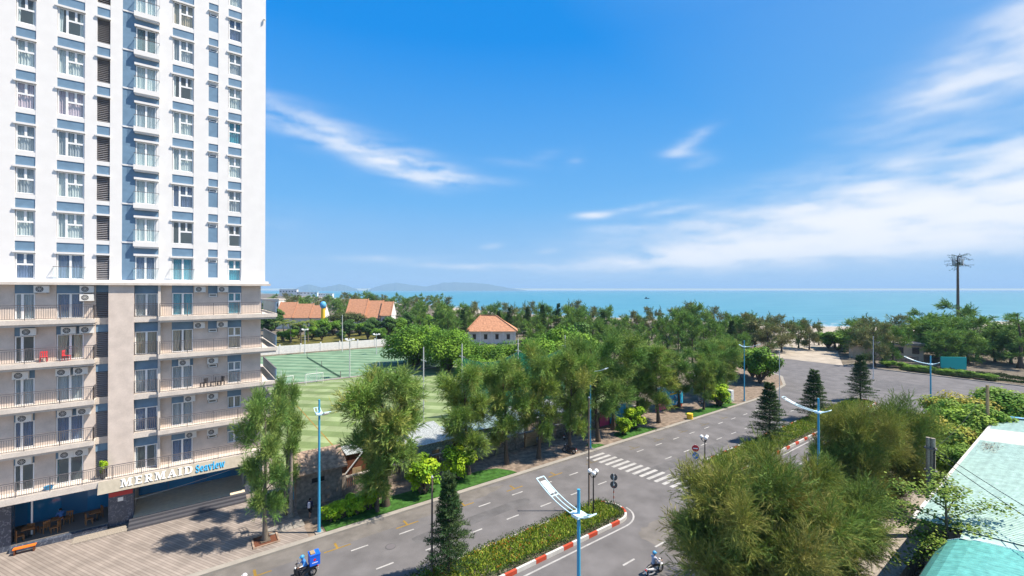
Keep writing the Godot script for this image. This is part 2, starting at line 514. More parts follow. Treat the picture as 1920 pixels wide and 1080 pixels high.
	M.bark_pale = tri(mat(lin(0.34, 0.29, 0.235), 0.95, 0.2), ntex(0.08, 0.5, 1.0, 72), 1.2)
	M.leaf = leafmat()
	M.needle = leafmat(0.30, 0.7)
	M.flower = leafmat(0.2, 0.6)
	M.box_blue = mat(lin(0.008, 0.11, 0.62), 0.45, 0.5)
	M.bike_black = mat(lin(0.025, 0.025, 0.03), 0.35, 0.5)
	M.bike_white = mat(lin(0.72, 0.74, 0.78), 0.25, 0.6)
	M.bike_grey = mat(lin(0.20, 0.21, 0.23), 0.3, 0.6)
	M.tyre = mat(lin(0.02, 0.02, 0.02), 0.9, 0.2)
	M.body = mat(Color(1, 1, 1), 0.8, 0.3)
	M.body.vertex_color_use_as_albedo = true
	M.helmet_blue = mat(lin(0.05, 0.26, 0.50), 0.3, 0.5)
	M.helmet_white = mat(lin(0.80, 0.80, 0.80), 0.3, 0.5)
	M.pink_board = mat(lin(0.58, 0.07, 0.20), 0.6, 0.4)
	M.cyan_board = mat(lin(0.03, 0.38, 0.62), 0.6, 0.4)
	M.royal_board = mat(lin(0.02, 0.16, 0.52), 0.6, 0.4)
	M.yellow_paint = mat(lin(0.75, 0.50, 0.04), 0.6, 0.4)
	M.pot = mat(lin(0.05, 0.05, 0.05), 0.7, 0.3)
	var sea_tex := ramp(0.02, [lin(0.024, 0.135, 0.205), lin(0.044, 0.205, 0.265), lin(0.036, 0.17, 0.25), lin(0.066, 0.235, 0.285), lin(0.095, 0.245, 0.335)], 81, 1024, 5)
	M.sea = mat(Color(1, 1, 1), 0.32, 0.22)
	M.sea.albedo_texture = sea_tex
	M.sea.heightmap_enabled = false
	M.foam = tri(mat(lin(0.82, 0.84, 0.84), 0.8, 0.2), ntex(0.05, 0.6, 1.0, 82), 9.0)
	M.wet_sand = tri(mat(lin(0.3680, 0.3280, 0.2720), 0.4, 0.4), soft, 9.0)
	M.hill = tri(mat(lin(0.075, 0.105, 0.05), 0.95, 0.1), patch, 900.0)

const COAST := [[-2000, 6000.0], [300, 4200.0], [500, 2600.0], [590, 1360.0], [700, 860.0], [850, 525.0], [1000, 372.0], [1200, 318.0], [1400, 277.0], [1550, 250.0], [1750, 268.0], [1950, 300.0], [2300, 330.0], [3200, 420.0]]

func coast_line(shift: float) -> PackedVector2Array:      # the water's edge moved towards the sea by shift metres
	var out := PackedVector2Array()
	var raw := PackedVector2Array()
	for i in COAST.size():
		var p := dp(COAST[i][0], COAST[i][1])
		if i == 0:
			p = dp(-900, 5200.0)
		raw.append(Vector2(p.x, p.z))
	var smooth := PackedVector2Array()
	for i in raw.size() - 1:
		var a := raw[maxi(i - 1, 0)]
		var b := raw[i]
		var c := raw[i + 1]
		var d := raw[mini(i + 2, raw.size() - 1)]
		for k in 8:
			smooth.append(b.cubic_interpolate(c, a, d, k / 8.0))
	smooth.append(raw[raw.size() - 1])
	for i in smooth.size():
		var t := (smooth[mini(i + 1, smooth.size() - 1)] - smooth[maxi(i - 1, 0)]).normalized()
		out.append(smooth[i] + Vector2(t.y, -t.x) * shift)
	return out

func make_setting() -> void:
	# land as one sheet up to the beach
	var inland := coast_line(-38.0)
	var s := Shape.new()
	var poly := inland.duplicate()
	poly.append(Vector2(900, 400)); poly.append(Vector2(500, 900)); poly.append(Vector2(-3000, 3500)); poly.append(Vector2(-6500, 2500))
	s.sheet(poly, -0.04)
	setting("ground", s, M.ground, "sandy earth between the trees, sheds and houses", "ground")
	# beach: from the land down into the water
	s = Shape.new()
	var lines := [inland, coast_line(-14.0), coast_line(-2.0), coast_line(30.0)]
	var level := [-0.04, -0.25, -0.85, -3.0]
	for k in 3:
		for i in inland.size() - 1:
			var a := Vector3(lines[k][i].x, level[k], lines[k][i].y)
			var b := Vector3(lines[k][i + 1].x, level[k], lines[k][i + 1].y)
			var c := Vector3(lines[k + 1][i + 1].x, level[k + 1], lines[k + 1][i + 1].y)
			var d := Vector3(lines[k + 1][i].x, level[k + 1], lines[k + 1][i].y)
			s.quad(a, b, c, d)
	setting("beach", s, M.sand, "pale sand beach sloping down into the surf", "beach")
	# sea: one sheet to the horizon, its colour in long streaks along the shore
	s = Shape.new()
	var ang := deg_to_rad(YAW)
	var fw := Vector3(-sin(ang), 0, -cos(ang))
	var rt := Vector3(cos(ang), 0, -sin(ang))
	var ds := [120.0, 250.0, 400.0, 700.0, 1300.0, 2600.0, 6000.0, 14000.0, 42000.0]
	for i in ds.size() - 1:
		var w0: float = ds[i] * 2.4 + 800.0
		var w1: float = ds[i + 1] * 2.4 + 800.0
		for q in [[ds[i], -w0, ds[i], w0, ds[i + 1], w1], [ds[i], -w0, ds[i + 1], w1, ds[i + 1], -w1]]:
			for e in 3:
				var p: Vector3 = fw * q[e * 2] + rt * q[e * 2 + 1]
				s.v.append(Vector3(p.x, -0.9, p.z))
				s.n.append(Vector3.UP)
				s.t.append(Vector2(q[e * 2 + 1] / 2400.0, q[e * 2] / 330.0))
	for i in range(0, s.v.size(), 3):
		if (s.v[i + 2] - s.v[i]).cross(s.v[i + 1] - s.v[i]).y < 0.0:
			var p := s.v[i + 1]
			s.v[i + 1] = s.v[i + 2]
			s.v[i + 2] = p
			var u := s.t[i + 1]
			s.t[i + 1] = s.t[i + 2]
			s.t[i + 2] = u
	setting("sea", s, M.sea, "calm turquoise sea reaching to the horizon", "sea")
	# lines of surf
	var f := FastNoiseLite.new()
	f.seed = 3
	f.frequency = 0.02
	for k in 4:
		s = Shape.new()
		var off: float = [0.0, 9.0, 20.0, 36.0][k]
		var c0 := coast_line(off)
		var fine := PackedVector2Array()
		for i in range(24, c0.size() - 1):
			for e in 6:
				fine.append(c0[i].lerp(c0[i + 1], e / 6.0))
		for i in fine.size() - 1:
			var w0: float = maxf(0.0, f.get_noise_2d(i * 14.0, k * 90.0) + 0.35 - k * 0.13) * (6.5 - k * 0.8)
			var w1: float = maxf(0.0, f.get_noise_2d((i + 1) * 14.0, k * 90.0) + 0.35 - k * 0.13) * (6.5 - k * 0.8)
			var t := (fine[i + 1] - fine[i]).normalized()
			var o := Vector2(t.y, -t.x)
			if w0 + w1 > 0.05:
				s.quad(Vector3(fine[i].x, -0.86, fine[i].y), Vector3(fine[i + 1].x, -0.86, fine[i + 1].y), Vector3(fine[i + 1].x + o.x * w1, -0.86, fine[i + 1].y + o.y * w1), Vector3(fine[i].x + o.x * w0, -0.86, fine[i].y + o.y * w0))
		setting("surf", s, M.foam, ["white surf washing over the wet sand edge", "first broken line of white foam off the beach", "second thin line of foam off the beach", "outermost short streaks of foam on the sea"][k], "surf")
	# islands far across the water
	for k in 2:
		s = Shape.new()
		var prof: Array = [[[545, 0], [560, 6], [578, 11], [592, 8], [604, 5], [620, 8], [636, 11], [650, 9], [664, 4], [672, 0]], [[688, 0], [704, 6], [722, 11], [742, 14], [760, 12], [780, 9], [800, 7], [816, 10], [830, 14], [856, 15], [890, 14], [915, 11], [940, 7], [962, 3], [986, 0]]][k]
		var rng := RandomNumberGenerator.new()
		rng.seed = 77 + k
		var ridge := []
		for i in prof.size() - 1:
			for e in 5:
				var q := e / 5.0
				ridge.append([lerpf(prof[i][0], prof[i + 1][0], q), maxf(0.0, lerpf(prof[i][1], prof[i + 1][1], q) + (rng.randf() - 0.5) * (1.2 if i > 0 or e > 0 else 0.0))])
		ridge.append([prof[-1][0], 0.0])
		var far := 13000.0 + 1500.0 * k
		for i in ridge.size() - 1:
			for side in [-1.0, 1.0]:
				var h0: float = (ridge[i][1] + 1.0) * far / FOCAL
				var h1: float = (ridge[i + 1][1] + 1.0) * far / FOCAL
				var a := dp(ridge[i][0], far - side * (h0 * 3.0 + 60.0), -2.0)
				var b := dp(ridge[i + 1][0], far - side * (h1 * 3.0 + 60.0), -2.0)
				s.quad(a, b, dp(ridge[i + 1][0], far, h1), dp(ridge[i][0], far, h0))
		setting("hill", s, M.hill, ["low hazy island with two rounded summits", "long hazy blue island with a flat main ridge"][k], "island")
	# avenue and junction
	s = Shape.new()
	var road := PackedVector2Array([Vector2(-37.3, 40), Vector2(-37.3, -82), Vector2(-37.8, -90), Vector2(-39.5, -100), Vector2(-44, -110), Vector2(-52, -116), Vector2(-66, -119), Vector2(-66, -139.5), Vector2(-20, -139), Vector2(60, -137), Vector2(60, -112), Vector2(-2, -112), Vector2(-9, -109), Vector2(-13.5, -103), Vector2(-15.3, -94), Vector2(-15.3, 40)])
	s.sheet(road, 0.0)
	setting("road", s, M.asphalt, "grey asphalt avenue opening into a wide junction", "road")
	# sandy track from the junction to the beach
	s = Shape.new()
	s.sheet(PackedVector2Array([Vector2(-41, -139), Vector2(-64, -139), Vector2(-72, -170), Vector2(-88, -205), Vector2(-92, -262), Vector2(-70, -262), Vector2(-60, -200), Vector2(-50, -165)]), -0.005)
	setting("path", s, M.sand, "pale sandy track running from the junction to the beach", "path")
	# pavements
	s = Shape.new()
	s.slab(rect(-62.0, -37.85, 40.0, -7.6), -0.1, 0.14)
	setting("pavement", s, M.paving, "forecourt paved in diagonal bands of beige stone before the tower", "pavement")
	s = Shape.new()
	s.slab(PackedVector2Array([Vector2(-43.6, -7.6), Vector2(-37.85, -7.6), Vector2(-37.85, -82), Vector2(-38.4, -90), Vector2(-40, -100), Vector2(-44.4, -109.5), Vector2(-52, -115.5), Vector2(-66, -118.4), Vector2(-66, -112), Vector2(-52, -106), Vector2(-46, -96), Vector2(-43.6, -84)]), -0.1, 0.14)
	setting("sidewalk", s, M.sidewalk, "brown earthen sidewalk under the street trees", "sidewalk")
	s = Shape.new()
	s.slab(PackedVector2Array([Vector2(-14.75, 40), Vector2(-8.2, 40), Vector2(-8.2, -100), Vector2(0, -104), Vector2(60, -106), Vector2(60, -111.4), Vector2(-2, -111.4), Vector2(-8.6, -108.6), Vector2(-13, -102.8), Vector2(-14.75, -94)]), -0.1, 0.14)
	setting("sidewalk", s, M.concrete, "grey sidewalk beside the pale green roof", "sidewalk")
	# kerbs
	var kerb_runs := [[PackedVector2Array([Vector2(-37.85, 40), Vector2(-37.85, -82), Vector2(-38.4, -90), Vector2(-40, -100), Vector2(-44.4, -109.5), Vector2(-52, -115.5), Vector2(-66, -118.4)]), 0.55, "pale concrete kerb along the forecourt and sidewalk"],
		[PackedVector2Array([Vector2(60, -111.4), Vector2(-2, -111.4), Vector2(-8.6, -108.6), Vector2(-13, -102.8), Vector2(-14.75, -94), Vector2(-14.75, 40)]), 0.5, "pale concrete kerb along the sidewalk beside the green roof"],
		[PackedVector2Array([Vector2(-41, -139.6), Vector2(-20, -139.2), Vector2(60, -137.2)]), -0.5, "pale kerb along the far side of the junction"]]
	for k in kerb_runs:
		s = Shape.new()
		var p: PackedVector2Array = k[0]
		for i in p.size() - 1:
			var t := (p[i + 1] - p[i]).normalized()
			var o = Vector2(-t.y, t.x) * k[1]
			var q := PackedVector2Array([p[i], p[i + 1], p[i + 1] + o, p[i] + o])
			s.slab(q, -0.1, 0.165)
		setting("kerb", s, M.kerb, k[2], "kerb")
	# lawn strips with a curved near end
	for k in [[-8.9, -28.5, -40.6, "long lawn strip with lime hedge and two bushes", ], [-40.4, -42.6, -39.6, "tiny lawn patch at the foot of a blue lamp post"], [-46.3, -53.6, -40.2, "lawn strip under two round lime bushes"], [-63.2, -76.5, -40.0, "lawn strip under a single lime bush beside a grey cabinet"]]:
		s = Shape.new()
		s.slab(PackedVector2Array([Vector2(-37.9, k[0]), Vector2(-37.9, k[1]), Vector2(-38.6, k[1] + 0.2), Vector2(k[2] + 0.5, k[1] + 1.2), Vector2(k[2], k[1] + 3.0 if k[0] - k[1] > 4.0 else (k[0] + k[1]) * 0.5), Vector2(k[2], k[0] - 0.9), Vector2(k[2] + 0.4, k[0] - 0.2), Vector2(k[2] + 1.0, k[0])]), 0.0, 0.19)
		setting("lawn", s, M.lawn, k[3], "lawn")
	# medians: planting beds with painted kerb blocks
	median("median", 14.0, -31.6, -28.2, -24.6, true, "planted median with a rounded end beside the crossing")
	median("median", -47.5, -98.0, -27.6, -23.6, false, "planted median with young pines leading to the junction")
	# sports pitches
	s = Shape.new()
	s.sheet(rect(-101.6, -50.5, -6.0, -64.0), 0.03)
	setting("sports_pitch", s, M.turf, "striped green artificial turf pitch beside the sheds", "pitch")
	s = Shape.new()
	s.sheet(rect(-149.5, -103.2, -4.0, -66.0), 0.03)
	setting("sports_pitch", s, M.turf_far, "bluish green striped turf pitch beside the grey wall", "pitch")
	s = Shape.new()
	s.sheet(PackedVector2Array([Vector2(-152, 20), Vector2(-152, -80), Vector2(-205, -110), Vector2(-222, 30)]), 0.0)
	setting("field", s, M.dry_grass, "dry yellow grass field beyond the grey pitch wall", "field")

func median(called: String, z0: float, z1: float, x0: float, x1: float, nose: bool, label: String) -> void:
	var xm := (x0 + x1) * 0.5
	var r := (x1 - x0) * 0.5
	var outline := []     # from the near end on the tower side, round the far end, and back
	outline.append(Vector2(x0, z0))
	outline.append(Vector2(x0, z1 + r))
	for k in 13:
		var a := PI * k / 12.0
		outline.append(Vector2(xm - cos(a) * r, z1 + r - sin(a) * r))
	outline.append(Vector2(x1, z0))
	if not nose:
		for k in 13:
			var a := PI * k / 12.0
			outline.append(Vector2(xm + cos(a) * r, z0 + sin(a) * r * 0.8))
	var s := Shape.new()
	s.slab(PackedVector2Array(outline), -0.1, 0.13)
	var bed := setting(called, s, M.ground, label, "median")
	# painted blocks down the carriageway side and round the end, white with a red one every few
	var walk := []
	var at := Vector2(x1, z0)
	for k in outline.size():
		walk.append(outline[k])
	var edge := [Vector2(x1, z0)]
	for k in range(14, 1, -1):
		edge.append(outline[k])
	edge.append(Vector2(x0, z0))
	var stones := []
	var total := 0.0
	for i in edge.size() - 1:
		var a: Vector2 = edge[i]
		var b: Vector2 = edge[i + 1]
		var d := a.distance_to(b)
		stones.append([a, b, total, total + d])
		total += d
	var red := boxat(Vector3(-0.16, 0, -0.5), Vector3(0.16, 0.3, 0.5)).mesh()
	var step := 0.0
	var phase: float = (absf(-18.0 - z0)) - 0.5
	var k := 0
	while step < total - 0.2:
		var on_red := fposmod(step - phase, 2.75) < 0.02
		var nxt: float = step + (1.0 if on_red else minf(1.75, 2.75 - fposmod(step - phase, 2.75)))
		nxt = minf(nxt, total)
		var pts := []
		for g in stones:
			if g[3] > step and g[2] < nxt:
				var u: float = clampf((step - g[2]) / (g[3] - g[2]), 0, 1)
				var w: float = clampf((nxt - g[2]) / (g[3] - g[2]), 0, 1)
				if pts.is_empty():
					pts.append(g[0].lerp(g[1], u))
				pts.append(g[0].lerp(g[1], w))
		var q := Shape.new()
		for i in pts.size() - 1:
			var t: Vector2 = (pts[i + 1] - pts[i]).normalized()
			var o := Vector2(-t.y, t.x) * -0.17
			var sh := t * 0.006
			var poly := PackedVector2Array([pts[i] + sh - o * 0.1, pts[i + 1] - sh - o * 0.1, pts[i + 1] - sh + o, pts[i] + sh + o])
			q.slab(poly, -0.05, 0.3)
		if q.v.size():
			part("kerb_block", q, M.kerb_red if on_red else M.kerb_white, bed)
		step = nxt + (0.0 if absf(nxt - total) > 0.001 else 1.0)
		k += 1

func make_markings() -> void:
	var h := 0.006
	var dash := Shape.new()
	dash.sheet(rect(-0.075, 0.075, -0.65, 0.65), 0.0)
	var dm := dash.mesh()
	var runs := [[-34.25, -2.9, -90.0, 3.83, "broken white line nearer the forecourt kerb"], [-30.95, -3.6, -90.0, 3.83, "broken white line beside the planted medians"], [-20.75, 0.0, -92.0, 3.83, "broken white line of the carriageway before the green roof"]]
	var base := [-10.5, -11.3, -25.9]
	for k in 3:
		var o := thing("lane_line", runs[k][4], "road marking", Vector3(runs[k][0], h, 0))
		o.set_meta("kind", "structure")
		var z: float = base[k] + 3.83 * 6
		while z > runs[k][2]:
			if not (k < 2 and z < -36.5 and z > -42.0) and z < 18.0:
				var e := put("dash", dm, M.line_white, o)
				e.position = Vector3((-34.25 - runs[k][0] + 34.25 + runs[k][0]) + (0.004 * (base[k] - z) if k == 1 else 0.0), 0, z)
			z -= 3.83
	# yellow bay marks: a bar along the kerb with a tick
	var y := Shape.new()
	y.sheet(rect(-0.07, 0.07, -1.0, 1.0), 0.0)
	y.sheet(rect(-0.85, -0.07, -0.09, 0.09), 0.0)
	var ym := y.mesh()
	var zs := [2.0, -3.6, -9.1, -14.8, -20.4, -26.2, -31.7, -37.4, -45.1, -50.2, -55.9, -61.5, -67.0]
	for i in zs.size():
		var e := put("bay_mark", ym, M.line_yellow if i < 7 else M.line_yellow_faded)
		e.position = Vector3(-35.2, h, zs[i])
		tag(e, "yellow T-shaped bay mark painted by the kerb" if i < 7 else "faded yellow T-shaped bay mark beyond the crossing", "road marking", "yellow bay marks along the kerb", "structure")
	# crossing: bars of paint along the avenue
	var o := thing("crosswalk", "white zebra crossing from the sidewalk to the median end", "crossing", Vector3(0, h, 0))
	o.set_meta("kind", "structure")
	var bar := Shape.new()
	bar.sheet(rect(-0.21, 0.21, -1.45, 1.45), 0.0)
	var bm := bar.mesh()
	for i in 14:
		var e := put("stripe", bm, M.line_white, o)
		var x := -36.4 + i * 0.86
		e.position = Vector3(x, 0, -39.3 - (x + 36.4) * 0.13)
	o = thing("crosswalk", "faint zebra crossing where the avenue meets the junction", "crossing", Vector3(0, h, 0))
	o.set_meta("kind", "structure")
	for i in 11:
		var e := put("stripe", bm, M.line_faded, o)
		e.position = Vector3(-37.0 + i * 0.9, 0, -97.5 - i * 0.25)
	# edge line round the first median
	var s := Shape.new()
	var pts := [Vector2(-24.05, 14.0), Vector2(-24.05, -29.6)]
	for k in 9:
		var a := PI * 0.5 * k / 8.0
		pts.append(Vector2(-26.1 + cos(a) * 2.05, -29.6 - sin(a) * 2.6))
	for i in pts.size() - 1:
		var t: Vector2 = (pts[i + 1] - pts[i]).normalized()
		var n := Vector2(-t.y, t.x) * 0.075
		s.sheet(PackedVector2Array([pts[i] - n, pts[i + 1] - n, pts[i + 1] + n, pts[i] + n]), h)
	setting("edge_line", s, M.line_white, "white edge line curving round the end of the median", "road marking")
	s = Shape.new()
	s.sheet(rect(-23.2, -23.05, -50.0, -96.0), h)
	setting("edge_line", s, M.line_white, "straight white edge line beside the second median", "road marking")
	# mended and dusty areas of the asphalt, with ragged edges
	var rng := RandomNumberGenerator.new()
	rng.seed = 12
	for e in [[-36.5, 14.0, 1.1, 40.0, 1, "dusty brown strip of asphalt along the kerb"], [-32.6, -20.0, 0.7, 6.0, 0, "dark mended strip in the lane beside the flower bed"], [-20.2, -34.5, 3.2, 5.5, 1, "dusty turning area beside the median end"], [-29.5, -47.5, 0.8, 9.0, 0, "dark mended strip past the crossing"], [-17.6, -50.0, 0.6, 14.0, 0, "dark mended trench beside the near sidewalk"], [-25.0, -118.0, 5.0, 6.0, 0, "broad dark mended area in the junction"]]:
		var ring := PackedVector2Array()
		var nn := 40
		for i in nn:
			var a := TAU * i / nn
			var sx := signf(cos(a)) * pow(absf(cos(a)), 0.35)
			var sz := signf(sin(a)) * pow(absf(sin(a)), 0.35)
			ring.append(Vector2(e[0] + sx * e[2] * rng.randf_range(0.82, 1.0), e[1] + sz * e[3] * rng.randf_range(0.94, 1.0)))
		var ps := Shape.new()
		ps.sheet(ring, 0.003)
		setting("road_patch", ps, M.asphalt_dusty if e[4] else M.asphalt_patch, e[5], "road patch")
	for e in [[-33.0, -12.5, "round iron manhole cover in the lane by the delivery bike"], [-29.6, -27.0, "round iron manhole cover beside the flower bed"], [-22.5, -33.6, "round iron manhole cover near the median end"], [-19.0, -22.0, "round iron manhole cover in the lane before the scooter"]]:
		var mc := thing("manhole_cover", e[2], "manhole", Vector3(e[0], 0.0, e[1]))
		var q := Shape.new()
		q.tube([Vector3(0, 0.0, 0), Vector3(0, 0.012, 0)], [0.42, 0.42], 20)
		part("collar_rim", q, M.asphalt_patch, mc)
		q = Shape.new()
		q.tube([Vector3(0, 0.0, 0), Vector3(0, 0.018, 0)], [0.33, 0.33], 20)
		part("lid", q, M.rail, mc)
	# dashes across the junction
	o = thing("lane_line", "faint broken line of short dashes crossing the junction", "road marking", Vector3(0, h, 0))
	o.set_meta("kind", "structure")
	for row in 2:
		for i in 26:
			var e := put("dash", dm, M.line_faded, o)
			e.position = Vector3(-42.0 + i * 2.6, 0, -127.0 - row * 5.0 + i * 0.05)
			e.rotation.y = PI * 0.5
			e.scale = Vector3(1.6, 1, 0.8)

const FX := -49.4        # the plane of the tower's street front
var shape_cache := {}
var tower: Node3D

func fb(s0: float, s1: float, y0: float, y1: float, x0: float, x1: float) -> Shape:   # a block of the front; s runs along it towards the junction
	return boxat(Vector3(x0, y0, -s1), Vector3(x1, y1, -s0))

func tp(called: String, s0: float, s1: float, y0: float, y1: float, x0: float, x1: float, m: Material, parent: Node3D = null) -> MeshInstance3D:
	return part(called, fb(s0, s1, y0, y1, x0, x1), m, tower if parent == null else parent)

func cached(key: String, maker: Callable) -> Mesh:
	if not shape_cache.has(key):
		shape_cache[key] = (maker.call() as Shape).mesh()
	return shape_cache[key]

# panes of a window as fractions [x0, x1, y0, y1] of its opening
const WIN := {
	"pair_over_one": [[0.0, 0.5, 0.56, 1.0], [0.5, 1.0, 0.56, 1.0], [0.0, 1.0, 0.0, 0.56]],
	"tall_and_three": [[0.0, 0.34, 0.0, 1.0], [0.34, 0.67, 0.56, 1.0], [0.67, 1.0, 0.56, 1.0], [0.34, 1.0, 0.0, 0.56]],
	"french": [[0.0, 0.5, 0.0, 1.0], [0.5, 1.0, 0.0, 1.0]],
	"door": [[0.0, 0.36, 0.0, 1.0], [0.36, 1.0, 0.0, 1.0]],
	"transom": [[0.0, 0.5, 0.6, 1.0], [0.5, 1.0, 0.6, 1.0], [0.0, 1.0, 0.0, 0.6]],
	"sliding": [[0.0, 0.5, 0.0, 1.0], [0.5, 1.0, 0.0, 1.0]],
	"vent": [[0.0, 1.0, 0.0, 1.0]]}

func frame_shape(kind: String, w: float, h: float, t: float) -> Shape:
	var s := Shape.new()
	for p in WIN[kind]:
		var a := Vector2(p[0] * w, p[2] * h)
		var b := Vector2(p[1] * w, p[3] * h)
		s.box(Vector3(-0.05, a.y, -b.x), Vector3(0.0, b.y, -b.x + t))
		s.box(Vector3(-0.05, a.y, -a.x - t), Vector3(0.0, b.y, -a.x))
		s.box(Vector3(-0.045, a.y, -b.x + t), Vector3(-0.004, a.y + t, -a.x - t))
		s.box(Vector3(-0.045, b.y - t, -b.x + t), Vector3(-0.004, b.y, -a.x - t))
	return s

func curtain_shape(w: float, h: float, seed_: int, gather: float) -> Shape:
	var s := Shape.new()
	var rng := RandomNumberGenerator.new()
	rng.seed = seed_
	var folds := int(w / 0.075)
	var off := PackedFloat32Array()
	for i in folds + 1:
		off.append(rng.randf_range(-0.035, 0.035) + (0.03 if i % 2 else -0.03))
	for i in folds:
		var z0 := -w * i / folds
		var z1 := -w * (i + 1) / folds
		var g := 1.0 - gather
		s.quad(Vector3(off[i], 0.02, z0 * g), Vector3(off[i + 1], 0.02, z1 * g), Vector3(off[i + 1], h, z1), Vector3(off[i], h, z0))
	return s

func window(s0: float, s1: float, y0: float, y1: float, kind: String, cloth: String, x := FX - 0.07, spread := 1.0, seed_ := 0, label := "") -> MeshInstance3D:
	var w := s1 - s0
	var h := y1 - y0
	var key := "%s %.2f %.2f" % [kind, w, h]
	var o := put("window", cached(key, func(): return frame_shape(kind, w, h, 0.07)), M.frame_white, tower)
	o.position = Vector3(x, y0, -s0)
	for p in WIN[kind]:
		var pw: float = (p[1] - p[0]) * w - 0.08
		var ph: float = (p[3] - p[2]) * h - 0.08
		var g := put("pane", cached("pane %.2f %.2f" % [pw, ph], func(): return flat_pane(pw, ph)), M.glass, o)
		g.position = Vector3(-0.025, p[2] * h + 0.04, -p[0] * w - 0.04)
	if cloth != "":
		if spread >= 1.0:
			var c := put("curtain", cached("cloth %.2f %.2f %d" % [w, h, seed_ % 3], func(): return curtain_shape(w, h - 0.04, seed_ % 3, 0.0)), M[cloth], o)
			c.position = Vector3(-0.16, 0, 0)
		else:
			for e in 2:
				var cw := w * spread * 0.5
				var c := put("curtain", cached("cloth %.2f %.2f %d" % [cw, h, 7], func(): return curtain_shape(cw, h - 0.04, 7, 0.25)), M[cloth], o)
				c.position = Vector3(-0.16, 0, 0.0 if e == 0 else -(w - cw))
	return o

func flat_pane(w: float, h: float) -> Shape:
	var s := Shape.new()
	s.quad(Vector3(0, 0, 0), Vector3(0, 0, -w), Vector3(0, h, -w), Vector3(0, h, 0))
	return s

func railing(parent: Node3D, a: Vector3, b: Vector3, h := 1.12) -> void:
	var d := b - a
	var n := int(d.length() / 0.125)
	var o := Shape.new()
	var up := Vector3.UP * h
	o.bar(a + up, b + up, 0.05, 0.05)
	o.bar(a + up * 0.88, b + up * 0.88, 0.025, 0.025)
	o.bar(a + up * 0.09, b + up * 0.09, 0.03, 0.03)
	var posts := maxi(1, int(d.length() / 1.75))
	var r := part("railing", o, M.rail, parent)
	for i in posts + 1:
		var p := a + d * (float(i) / posts)
		var q := Shape.new()
		q.bar(p, p + up, 0.045, 0.045)
		part("post", q, M.rail, r)
	var bal := Shape.new()
	for i in n:
		var p := a + d * ((i + 0.5) / n)
		bal.bar(p + up * 0.09, p + up * 0.88, 0.022, 0.022)
	var bo := part("baluster_grille", bal, M.rail, r)
	bo.set_meta("kind", "stuff")

func louvers(s0: float, s1: float, y0: float, y1: float, x: float) -> void:
	var key := "louver %.2f %.2f" % [s1 - s0, y1 - y0]
	var o := put("louver_grille", cached(key, func(): return louver_shape(s1 - s0, y1 - y0)), M.louver, tower)
	o.position = Vector3(x, y0, -s0)

func louver_shape(w: float, h: float) -> Shape:
	var s := Shape.new()
	var n := int(h / 0.15)
	for i in n:
		s.obox(Vector3(-0.04, (i + 0.5) * h / n, -w * 0.5), Vector3(0.07, 0.009, w * 0.5), Basis(Vector3(0, 0, 1), -0.6))
	for e in [0.0, 0.5, 1.0]:
		s.box(Vector3(-0.12, 0, -w * e - 0.015), Vector3(-0.09, h, -w * e + 0.015))
	return s

